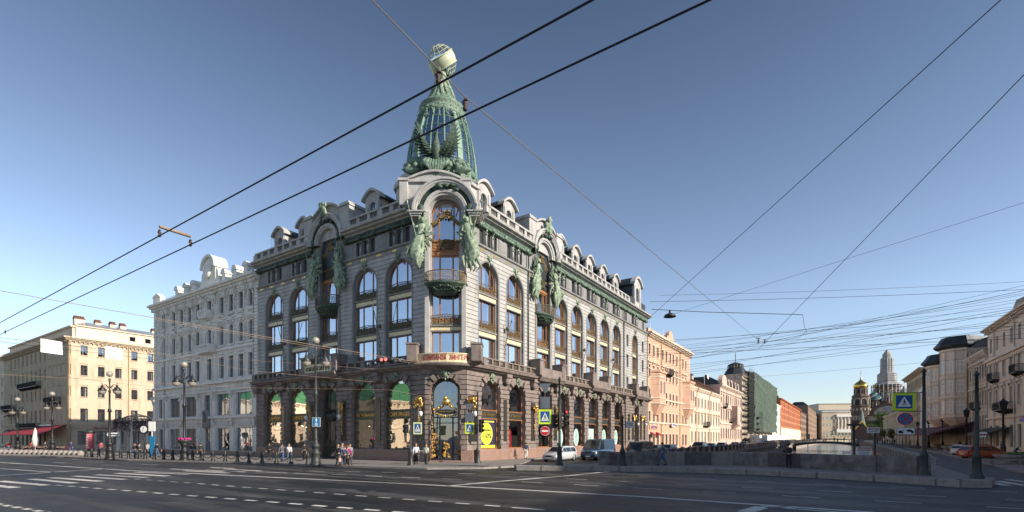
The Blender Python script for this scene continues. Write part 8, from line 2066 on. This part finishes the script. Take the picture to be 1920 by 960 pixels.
def tlight(label, loc, rz=0., n=3, lit=None, h=.95, horizontal=False):
    t = thing('traffic_light', label, 'traffic light', loc, rz); m = MB(); m.bbox(-.17, .17, -.12, .14, 0, h, .04); 
    for i in range(n): z = h*(n-i-.5)/n; m.lathe([(.15, 0), (.14, .2)], 10, (0, 0, 0)) if False else m.loft([[(.14*math.cos(a*PI/5), -.12-dy, z+.14*math.sin(a*PI/5)) for a in range(10)] for dy in (0, .12)], cap=False)
    part('housing', m, M['iron'], t)
    for i in range(n):
        z = h*(n-i-.5)/n; on = (lit == i); mt_ = emis('red_signal', (.7, .03, .05), .5) if on and i == 0 else emis('green_signal', (.1, 1, .3), 2.) if on else mat('dim_lens', (.05, .045, .04), .2, bump=0)
        q = MB(); q.quadprism([(.11*math.cos(a*PI/6), z+.11*math.sin(a*PI/6)) for a in range(12)], -.14, -.12); part('lens', q, mt_, t)
    if horizontal: t.rotation_euler = (0, PI/2, rz)
    return t
# pole A by the cafe with crossing sign
t, p, H = pole('slim pole carrying the crossing sign at the kerb by the cafe windows', 770, 872.5, 763, .12, .07)
k = p.y/F
s = signthing('crossing_sign', 'crossing sign with a pale yellow border facing the road beside the cafe window', PT(783, 803, p.y-.1)); crosswalk(s, 0, 0, 16*k, 22.5*k, 0, 'pale'); m = MB(); m.box(-.75, -.2, .05, .08, .3, .34); m.box(-.75, -.2, .05, .08, -.34, -.3); part('bracket', m, M['irong'], s)
pp = PT(761, 812, p.y-.05); tlight('small traffic light on the slim pole beside the cafe window', pp, -.5, 2, None, .7)
# pole B right of the door
t, p, H = pole('slim pole right of the main door carrying signs and signals', 895.5, 868.5, 735, .12, .08); k = p.y/F
s = signthing('crossing_sign', 'lime bordered crossing sign right of the main door', PT(880.5, 803, p.y-.1)); crosswalk(s, 0, 0, 17*k, 20.5*k, 0); m = MB(); m.box(.3, .8, .05, .08, .3, .34); part('bracket', m, M['irong'], s)
for nm, lb_, y0, y1, tri in (('triangle_sign_back', 'grey back of a triangular sign right of the main door', 757, 770, True), ('square_sign_back', 'grey back of a square sign below the triangle right of the main door', 774, 790, False)):
    s = signthing(nm, lb_, PT(880.5, (y0+y1)/2, p.y-.05)); w = 8*k; h_ = (y1-y0)/2*k; m = MB(); m.quadprism([(-w, h_), (0, -h_), (w, h_)][::1] if tri else [(-w, -h_), (w, -h_), (w, h_), (-w, h_)], 0, .04); part('sign_board', m, SBK, s)
tlight('black traffic light right of the main door poster', PT(902, 811, p.y), 1.2, 3, None, 1.15); tlight('small pedestrian signal on the slim pole right of the main door', PT(893, 812, p.y-.15), 0, 2, None, .75)
# pole C in front of the silver car
t, p, H = pole('tall dark pole at the bridge pavement corner in front of the silver car', 1049, 873, 709, .34, .1); k = p.y/F
s = signthing('crossing_sign', 'large lime bordered crossing sign above the no entry sign', PT(1022, 781.5, p.y-.1)); crosswalk(s, 0, 0, 24*k, 27.5*k, 0); m = MB(); m.box(-.1, 1.15, .05, .09, .52, .56); m.box(-.1, 1.15, .05, .09, -.56, -.52); part('bracket', m, M['irong'], s)
s = signthing('no_entry_sign', 'round red no entry sign with a white bar', PT(1022, 808, p.y-.1)); disc(s, 0, 0, 8.8*k, M['white'], 0, .03); disc(s, 0, 0, 8.2*k, SRED, -.008, 0, 'red_disc'); m = MB(); m.box(-6*k, 6*k, -.015, -.008, -1.6*k, 1.6*k); part('white_bar', m, M['white'], s)
for nm, lb_, y0, y1, tri in (('triangle_sign_back', 'grey back of a triangular sign above the large crossing sign', 719, 739, True), ('square_sign_back', 'grey back of a square sign just above the large crossing sign', 744, 766, False)):
    s = signthing(nm, lb_, PT(1022, (y0+y1)/2, p.y-.05)); w = (11 if tri else 9)*k; h_ = (y1-y0)/2*k; m = MB(); m.quadprism([(-w, h_), (0, -h_), (w, h_)] if tri else [(-w, -h_), (w, -h_), (w, h_), (-w, h_)], 0, .04); m.tube([(0, .06, -h_-.2), (0, .06, h_)], .03, 5); part('sign_board', m, SBK, s)
tlight('black traffic light seen from the side left of the tall dark pole', PT(1038, 803, p.y), 1.4, 3, None, 1.0); tlight('black traffic light on the tall dark pole', PT(1050, 803, p.y-.2), 1.9, 3, None, 1.2); tlight('traffic light showing red right of the tall dark pole', PT(1061.5, 799, p.y), .3, 3, 0, 1.25)
# pole D with stop plate
t, p, H = pole('dark pole in front of the left end of the granite parapet', 1167, 873.5, 780, .34, .1); k = p.y/F
s = signthing('stop_plate', 'white rectangular plate reading СТОП beside the side entrance', PT(1181, 796, p.y)); m = MB(); m.box(-8*k, 8*k, 0, .04, -6.3*k, 6.3*k); part('sign_board', m, SBK, s); m = MB(); m.box(-7.3*k, 7.3*k, -.006, 0, -5.6*k, 5.6*k); part('field', m, M['white'], s); lettering('СТОП', .3, M['iron'], s, (0, -.02, 0), wid=11.5*k, hei=6*k, depth=.005); m = MB(); m.box(-.65, -.3, .04, .08, -.05, .0); part('bracket', m, M['irong'], s)
# bus lane sign on the first lamp
p = G(592, 872, .12); k = p.y/F; s = signthing('bus_lane_sign', 'blue square bus lane sign with an upward arrow on the tall lamp', PT(593, 791.5, p.y-.25)); m = MB(); m.box(-7.5*k, 7.5*k, 0, .03, -8.5*k, 8.5*k); part('sign_board', m, M['white'], s); m = MB(); m.box(-6.9*k, 6.9*k, -.006, 0, -7.9*k, 7.9*k); part('blue_field', m, SBLU, s)
m = MB(); m.quadprism([(-.12, .02), (.12, .02), (.12, .0), (.0, .3)][:0] or [(-.11, .14), (.11, .14), (0, .33)], -.012, -.006); m.box(-.035, .035, -.012, -.006, -.02, .14); m.box(-.11, .11, -.012, -.006, -.28, -.1); m.box(-.13, .13, -.012, -.006, -.22, -.18); part('pictogram', m, M['white'], s)
# pole E with three signs, pole F
t, p, H = pole('tall black pole at the right end of the parapet carrying three signs', 1732.5, 891, 693, .34, .1); k = p.y/F
s = signthing('crossing_sign', 'biggest lime bordered crossing sign hung left of the black pole', PT(1695.5, 753.5, p.y-.1)); crosswalk(s, 0, 0, 42.5*k, 33*k, 0); m = MB(); [m.tube([(-.6, .05, z), (1.25, .08, z)], .02, 5) for z in (.5, -.5)]; m.tube([(.8, .08, -1.9), (.8, .08, .5)], .015, 4); part('bracket', m, M['irong'], s)
s = signthing('no_stopping_sign', 'round blue no stopping sign with a red cross on it', PT(1697.5, 785.5, p.y-.1)); disc(s, 0, 0, 12.2*k, M['white'], .0, .03, rx=1.3); disc(s, 0, 0, 11.6*k, SRED, -.006, 0, 'red_ring', rx=1.3); disc(s, 0, 0, 9.6*k, SBLU, -.012, -.006, 'blue_disc', rx=1.3)
m = MB(); 
for a in (1, -1): m.quadprism([(x*k, z*k) for x, z in ([(-9.5, -6), (-8, -7.6), (9.5, 6), (8, 7.6)] if a > 0 else [(8, -7.6), (9.5, -6), (-8, 7.6), (-9.5, 6)])], -.018-.002*a, -.012)
part('red_cross', m, SRED, s)
s = signthing('tow_away_plate', 'white plate with a tow truck lifting a car below the round sign', PT(1698.5, 808.5, p.y-.1)); m = MB(); m.box(-16.5*k, 16.5*k, 0, .03, -6.5*k, 6.5*k); part('sign_board', m, SBK, s); m = MB(); m.box(-16*k, 16*k, -.006, 0, -6*k, 6*k); part('field', m, M['white'], s)
m = MB(); Q = lambda l: m.quadprism([(x*k, z*k) for x, z in l], -.012, -.006); Q([(-14, -3), (-5, -3), (-5, -.5), (-8, -.5), (-9, 1.5), (-12, 1.5), (-14, 0)]); Q([(-6.6, -.6), (-5.6, -.6), (-4, 4.4), (-4.6, 4.6)]); Q([(-4.6, 4.6), (-4.2, 4.0), (2, .6), (2, 1.4)]); Q([(1, .2), (4, 0), (14, -3.4), (14.5, -.5), (11, 2.2), (7, 3.6), (3.5, 3), (1, 1.6)])
for x, z in ((-11.5, -3.4), (-7, -3.4), (4.5, -.4), (11.5, -3.2)): m.quadprism([(x*k+1.5*k*math.cos(a*PI/5), z*k+1.5*k*math.sin(a*PI/5)) for a in range(10)], -.014, -.006)
part('pictogram', m, MATS['sign_black'], s)
t, p, H = pole('tall black pole standing on the tip of the bridge pavement at the right', 1831.5, 897, 699, .34, .1); k = p.y/F
s = signthing('parking_plate', 'small white and red plate on the right hand black pole', PT(1843.5, 815, p.y)); m = MB(); m.box(-6*k, 6*k, 0, .03, -5*k, 5*k); part('sign_board', m, M['white'], s); m = MB(); m.box(-6*k, 6*k, -.006, 0, -1.5*k, 1.2*k); part('red_band', m, SRED, s)
# canal side posts and boat trip boards
p0 = FR.W(9.5, -24.2); 
def canalpost(label, px, Y, ytop, lampd=False):
    p = PT(px, 820, Y); zt = ZC-(ytop-H0)/F*Y; t = thing('post', label, 'post', (p.x, p.y, -1.9)); m = MB(); m.tube([(0, 0, 0), (0, 0, zt+1.9)], .09, 8); 
    if lampd: m.box(-.45, .45, -.12, .12, zt+1.8, zt+1.95)
    part('shaft', m, M['irong'], t); return p
YB = 34.4
canalpost('dark lamp post with a flat head rising behind the granite parapet', 1601, YB+4, 796, True); canalpost('post holding the boat trip board behind the parapet', 1640, YB+3, 806)
s = signthing('boat_trip_board', 'small white ПРОГУЛКИ boat trip board on a post behind the parapet', PT(1637.5, 806.5, YB+2.85)); k = (YB+2.85)/F; m = MB(); m.box(-11.5*k, 11.5*k, 0, .03, -5.3*k, 5.3*k); part('sign_board', m, M['white'], s)
RD = mat('sign_crimson', (.40, .03, .05), .5, bump=0); lettering('ПРОГУЛКИ', .2, RD, s, (0, -.02, 1.8*k), wid=19*k, hei=4.2*k, depth=.005); lettering('по рекам и каналам', .1, SBLU, s, (0, -.02, -2.4*k), wid=18*k, hei=2*k, depth=.005)
s = signthing('boat_trip_banner', 'white scalloped ПРОГУЛКИ boat trip banner hanging over the parapet', PT(1620, 846.5, 31.6)); k = 31.6/F; m = MB(); m.quadprism([(-14*k, 9*k), (-14*k, -5*k), (-10*k, -8.5*k), (-3*k, -9.6*k), (4*k, -9.6*k), (11*k, -8*k), (14*k, -4*k), (14*k, 9*k)], 0, .03); part('sign_board', m, M['white'], s)
lettering('ПРОГУЛКИ', .2, RD, s, (0, -.02, 5.8*k), wid=24*k, hei=4.6*k, depth=.005); lettering('ПО РЕКАМ И КАНАЛАМ', .2, RD, s, (0, -.02, 1.6*k), wid=24*k, hei=2*k, depth=.005); lettering('ВОДНЫЙ', .2, SBLU, s, (0, -.02, -2.4*k), wid=17*k, hei=2.8*k, depth=.005); lettering('ТРАНСПОРТ', .2, SBLU, s, (0, -.02, -6.6*k), wid=17*k, hei=2.6*k, depth=.005)
# planters and benches on the right bank
def planter(px, py, label, s=1.):
    p = G(px, py, .12); t = thing('stone_planter', label, 'planter', p); m = MB(); m.lathe([(.5*s, 0), (.55*s, .15), (.35*s, .25), (.8*s, .45), (1.0*s, .75), (.92*s, .78), (.8*s, .7), (0, .68)], 18); part('bowl', m, M['kerb'], t)
    m = MB(); rd = random.Random(int(px)); [lump(m, (rd.uniform(-.6, .6)*s, rd.uniform(-.6, .6)*s, .8), .2, i, 6, 4) for i in range(9)]; part('plants', m, leafm, t)
planter(1893, 869, 'round granite planter left of the seated person with the pale cap', 1.1); planter(1916, 868, 'granite planter at the very right edge of the photo', 1.1)
for px, py in ((1776, 845), (1790, 846), (1756, 842)): planter(px, py, ['granite planter left of the silver car', 'granite planter nearest the silver car bumper', 'farthest granite planter under the lantern'][(1776, 1790, 1756).index(px)], .9)
m = MB(); p = G(1885, 871, .12); t = thing('stone_bench', 'low curved granite bench around the planters at the right', 'bench', p); m.box(-1.6, 3.4, -.25, .3, .32, .45); part('seat', m, M['kerb'], t)
for x in (-1.3, 1, 3.1): m = MB(); m.box(x-.18, x+.18, -.2, .25, 0, .32); part('leg', m, M['kerb'], t)
# pergola with wisteria, street clock, advertising column
p = G(258, 846, .12); t = thing('pergola', 'round white column pergola covered in purple wisteria under a straw coloured parasol roof', 'pergola', p, .3)
for i in range(8): a = i*PI/4; m = MB(); m.lathe([(.28, 0), (.22, .3), (.18, 4.6), (.28, 4.8)], 10, (2.7*math.cos(a), 2.3*math.sin(a), 0)); part('column', m, M['whitest'], t)
m = MB(); 
for i in range(24): a = i*PI/12; m.tube([(3.0*math.cos(a), 2.5*math.sin(a), 4.9), (1.5*math.cos(a), 1.2*math.sin(a), 5.7), (0, 0, 6.1)], .05, 4)
for r in (1, .7, .4): m.tube([(3.0*r*math.cos(a*PI/12), 2.5*r*math.sin(a*PI/12), 4.92+(1-r)*1.3) for a in range(24)], .06, 4, closed=True)
part('roof_lattice', m, M['cream'], t)
m = MB(); rd = random.Random(3)
for i in range(2200):
    a = rd.uniform(0, 2*PI); z = 5.0-abs(rd.gauss(0, 1))*1.0+rd.uniform(-.2, .4); r = rd.uniform(.88, 1.1); P = Vector((2.95*r*math.cos(a), 2.45*r*math.sin(a), z)); d1 = Vector((rd.uniform(-1, 1), rd.uniform(-1, 1), rd.uniform(-1, 1))).normalized()*.16; d2 = d1.cross(Vector((rd.uniform(-1, 1), rd.uniform(-1, 1), 1))).normalized()*.1; m.add([P-d1, P-d2, P+d1, P+d2], [(0, 1, 2, 3)])
part('wisteria', m, mat('wisteria_mix', (.05, .08, .025), .7, scale=1.6, bump=0, col2=(.28, .16, .26)), t)
p = G(271, 856, .12); p2 = PT(270.5, 805, p.y); t = thing('street_clock', 'round black rimmed street clock with a white face beside the pergola', 'clock', p); H = p2.z-.12; m = MB(); m.tube([(0, 0, 0), (0, 0, H)], .06, 6); part('post', m, M['iron'], t)
m = MB(); k = p.y/F; m.quadprism([(8*k*math.cos(a*PI/14), H+8*k*math.sin(a*PI/14)) for a in range(28)], -.15, .15); part('case', m, M['iron'], t); disc(t, 0, H, 6.2*k, M['white'], -.17, -.15, 'dial'); m = MB(); m.tube([(0, -.19, H), (.0, -.19, H+.28)], .02, 4); m.tube([(0, -.19, H), (-.14, -.19, H-.16)], .025, 4)
[m.tube([(5.4*k*math.cos(a*PI/6), -.18, H+5.4*k*math.sin(a*PI/6)), (4.7*k*math.cos(a*PI/6), -.18, H+4.7*k*math.sin(a*PI/6))], .012, 4) for a in range(12)]; part('hands', m, M['iron'], t)
p = G(285, 857, .12); t = signthing('info_board', 'slim blue and white information board right of the street clock', p); m = MB(); m.box(-.3, .3, -.05, .05, .1, 2.4); part('panel', m, SBLU, t); m = MB(); m.box(-.35, .35, -.08, .08, 3.0, 4.1); m.tube([(0, 0, 2.3), (0, 0, 3.1)], .05, 5); part('plate', m, M['white'], t)
p = G(169, 846, .12); t = thing('advertising_column', 'domed advertising column with a pink poster before the ochre shop front', 'advertising column', p); t.scale = (.7, .7, .7); m = MB(); m.lathe([(.85, 0), (.85, .5), (.75, .5)], 16); m.lathe([(.9, 4.2), (1.05, 4.4), (.9, 4.8), (.5, 5.2), (0, 5.3)], 16); part('frame', m, M['irong'], t); m = MB(); m.lathe([(.76, .5), (.76, 4.2)], 20); c_ = part('poster', m, mat('poster_pink', (.55, .10, .14), .5, var=.1, bump=0), t)
m = MB(); rd = random.Random(2); [m.box(rd.uniform(-.35, -.15), rd.uniform(.05, .35), -.79, -.7, .9+i*.36, 1.05+i*.36) for i in range(9)]; part('print', m, M['white'], c_)
# planter tubs and cafe chairs below the awning
t = thing('closed_parasol', 'closed pale grey cafe parasol at the left of the red awning', 'parasol', G(66, 851, .12)); m = MB(); m.lathe([(.04, 0), (.04, 1), (.3, 1.1), (.36, 2.0), (.15, 3.2), (.02, 3.6)], 10); part('canopy', m, M['whitest'], t)
def cafeset(px, py, i):
    p = G(px, py, .12); t = thing('cafe_table', 'small round cafe table under the red awning', 'table', p, 0, 'cafe tables under the red awning'); m = MB(); m.lathe([(0, .74), (.4, .74), (.4, .77), (0, .78)], 12); part('table_top', m, M['cream'], t); m = MB(); m.tube([(0, 0, 0), (0, 0, .74)], .03, 6); part('leg', m, M['iron'], t)
    for k in (-1, 1):
        c = thing('cafe_chair', 'dark cafe chair under the red awning', 'chair', p+Vector((k*.7, .1, 0)), 0, 'cafe chairs under the red awning'); m = MB(); m.box(-.22, .22, -.22, .22, .43, .47); part('seat', m, M['awnmar'], c); m = MB(); m.box(k*.2-.02, k*.2+.02, -.2, .2, .47, .95); part('backrest', m, M['awnmar'], c)
        for a, b in ((-.18, -.18), (.18, -.18), (.18, .18), (-.18, .18)): m = MB(); m.tube([(a, b, 0), (a, b, .43)], .018, 4); part('leg', m, M['iron'], c)
for i, px in enumerate((38, 47, 57, 74, 84, 108, 116)): cafeset(px, 847.5, i)
# ================================================================ overhead wires
WIRE = mat('wire_dark', (.03, .03, .035), .5, bump=0); WL = mat('wire_lit', (.42, .30, .22), .5, metal=.3, bump=0)  # left wires use a paler copy with their sunlit look painted in
def wire(label, pts, r=.012, mt=None, sag=0., group=None, ext=0., n=14):
    """pts: (px, py, z) each; the wire hangs between them"""
    P = [G(x, y, z) for x, y, z in pts]
    if ext:
        P[0] = P[0]-(P[1]-P[0])*ext; P[-1] = P[-1]+(P[-1]-P[-2])*ext*6
    Q = []
    for a, b in zip(P, P[1:]):
        m_ = 1 if not sag else n
        for k in range(m_): t = k/m_; q = a.lerp(b, t); q.z -= sag*4*t*(1-t); Q.append(q)
    Q.append(P[-1]); o = Q[0]; m = MB(); m.tube([q-o for q in Q], r, 5)
    return tag(link('overhead_wire', m.mesh('overhead_wire', mt or WIRE), None, o), label, 'overhead wire', group)
wire('upper thick black trolley wire crossing in front of the tower', [(0, 605, 6), (1110, 0, 6)], .011, ext=.06)
wire('lower thick black trolley wire crossing below the first one', [(0, 627, 6), (1330, 0, 6)], .011, ext=.06)
A = (822, 152, 6.05); Bp = (872, 207, 6.05)
wire('grey span wire running from the top edge past the globe to the far right', [(690, -8, 6.6), (815, 122, 6.3), (868, 178, 6.35), (1422, 638, 7.4)], .007, mat('wire_grey', (.22, .21, .2), .5, bump=0))
def insul(label, px, py, z, ax=.0, s=1.):
    s *= .6; p = G(px, py, z); t = thing('insulator', label, 'insulator', p, ax); m = MB(); m.box(-.11*s, .11*s, -.03*s, .03*s, .1*s, .14*s); m.lathe([(.02, -.12), (.045, -.1), (.045, -.06), (.02, -.04), (.05, .0), (.05, .03), (.02, .05), (.03, .1)], 10); m.box(-.05*s, .05*s, -.02*s, .02*s, -.16*s, -.12*s)
    i0 = 0; m.xf(lambda v: v*s, i0); part('clamp', m, M['rust'], t); return p
insul('rusty insulator clamping the span wire to the upper trolley wire by the globe', 822, 145, 6.1, -.7, 1.0); insul('rusty insulator clamping the span wire to the lower trolley wire right of the globe', 872, 196, 6.1, -.7, 1.0)
a = insul('left insulator of the rusty spreader bar on the upper trolley wire', 299, 437, 6.08, -.6); b = insul('right insulator of the rusty spreader bar on the lower trolley wire', 357, 455, 6.08, -.6)
m = MB(); m.tube([(0, 0, .12), (b-a)+Vector((0, 0, .12))], .03, 6); tag(link('spreader_bar', m.mesh('spreader_bar', mat('bar_pale', (.34, .26, .2), .6, var=.3, bump=.1)), None, a), 'rusty spreader bar joining the two trolley wires at the left', 'spreader bar')
insul('dark wire clamp at the far left edge', 10, 622, 6.05, -.6, .9)
b = insul('cluster of black insulators where the span wires meet over the canal', 1422, 638, 7.4, .2, 1.6); insul('second black insulator beside the cluster over the canal', 1434, 640, 7.3, .2, 1.4)
for l, pts, r in (('long thin wire rising steeply from the hanging lamp to the top right', [(1235, 580, 8.5), (1876, 0, 9.5)], .009), ('thin wire rising from the insulator cluster to the right edge', [(1440, 636, 7.4), (1920, 140, 9)], .009), ('faint wire sloping up to the right edge above the street', [(1290, 580, 9), (1920, 380, 10)], .006)): wire(l, pts, r, ext=.1)
wire('sagging wire carrying the hanging lamp and a loose cable end', [(1222, 580, 8.6), (1320, 585, 8.6), (1505, 590, 8.6)], .016)
wire('loose cable end drooping from the lamp wire', [(1505, 590, 8.6), (1508, 612, 8.), (1513, 622, 7.8), (1498, 632, 7.6), (1470, 638, 7.4)], .01)
p = G(1256, 590, 8.4); t = thing('hanging_lamp', 'dark dome lamp hanging from a wire beside the corner building roof', 'lamp', p); k = p.y/F; m = MB(); m.lathe([(0, 3.5*k), (3*k, 3*k), (9*k, .2*k), (11.5*k, -4*k), (11*k, -4.4*k), (0, -4*k)], 20); part('shade', m, M['irong'], t); m = MB(); m.tube([(0, 0, 3*k), (0, 0, 8*k)], .05, 5); part('hook', m, M['iron'], t)
wire('thick dark wire running across above the canal toward the salmon building', [(1215, 666, 8), (1550, 650, 8.4), (1920, 634, 9)], .014, ext=.2)
wire('bundle wire passing the insulator cluster above the canal', [(1225, 660, 8), (1425, 641, 7.4), (1920, 610, 8.5)], .01, ext=.1)
rd = random.Random(8)
for i, (y0, y1, z0, z1) in enumerate(((655, 556, 8, 9), (668, 540, 8, 9), (690, 530, 8.5, 9), (676, 572, 8, 9), (700, 590, 8, 8.5), (705, 622, 8, 8.5), (650, 545, 8.5, 9), (640, 585, 8.5, 9), (553, 525, 9.5, 10), (565, 540, 9.5, 10), (720, 660, 7.5, 8), (662, 600, 8, 8.6), (684, 560, 8, 9), (696, 575, 8, 9), (672, 548, 8, 9), (712, 605, 8, 8.5), (646, 570, 8.5, 9), (690, 612, 8, 8.6))):
    wire('thin overhead wire sloping up to the right above the canal', [(1200+rd.uniform(-5, 90), y0, z0), (1930, y1, z1)], .007+.003*(i % 2), sag=.12, group='thin wires above the canal', ext=.03)
for lb_, pts, r in (('wire painted in a sunlit tone sagging from the left edge past the white building to the cafe', [(0, 545, 8), (300, 598, 7.6), (690, 664, 7.2), (795, 681, 7.2)], .013), ('second sunlit wire just below the first beside the white building', [(292, 600, 7.6), (690, 668, 7.1), (790, 683, 7.1)], .009), ('lit wire crossing the arcade at the cornice height', [(280, 660, 7), (470, 695, 7), (700, 716, 7)], .008), ('lit wire crossing the arcade arches', [(0, 702, 6.2), (290, 718, 6.2), (470, 727, 6.2), (730, 731, 6.2), (800, 744, 6)], .008), ('thin lit wire crossing the upper arcade windows', [(0, 640, 6.5), (480, 676, 6.5), (700, 692, 6.5)], .005)): wire(lb_, pts, r, WL)
for i, y in enumerate((640, 648, 700)): wire('thin dark wire in front of the ochre building', [(-10, y-8, 6.5), (290, y+26, 6.5)], .008, group='thin wires before the ochre building')
# hanging signal cluster
p = G(722, 671, 6.9); t = thing('signal_cluster', 'row of four signal lamps hanging from a wire before the corner building', 'traffic light', p, -.3); k = p.y/F
for i in range(4):
    m = MB(); x = (-13+9*i)*k; m.lathe([(.0, -.3), (4.3*k, -.28), (4.6*k, .1), (3*k, .3), (0, .32)], 14); m.xf(lambda v: Vector((x+v.x, v.z*.6, -4*k+v.y))); h_ = part('signal_head', m, M['iron'], t)
    m = MB(); m.quadprism([(x+3.4*k*math.cos(a*PI/7), -4*k+3.4*k*math.sin(a*PI/7)) for a in range(14)], -.2, -.18); part('lens', m, emis('dim_red_signal', (.8, .22, .18), .6) if i in (1, 2) else MATS['dim_lens'], h_)
m = MB(); m.tube([(-16*k, 0, 0), (18*k, 0, 0)], .04, 5); part('hanger', m, M['steel'], t)
for px, py, w, h_, lb_ in ((97, 650, 31, 25, 'blank white banner hanging before the long side of the ochre building'), (214.5, 662, 26, 22, 'blank white banner hanging before the right wall of the ochre building')):
    p = PT(px, py, 34); k = 34/F; t = thing('white_banner', lb_, 'banner', p, .55); m = MB(); m.quadprism([(-w/2*k, -h_/2*k+.04), (w/2*k, -h_/2*k-.06), (w/2*k-.03, h_/2*k-.08), (-w/2*k, h_/2*k+.05)], 0, .03); part('cloth', m, mat('banner_white', (.93, .93, .93), .6, var=.02, bump=0), t)
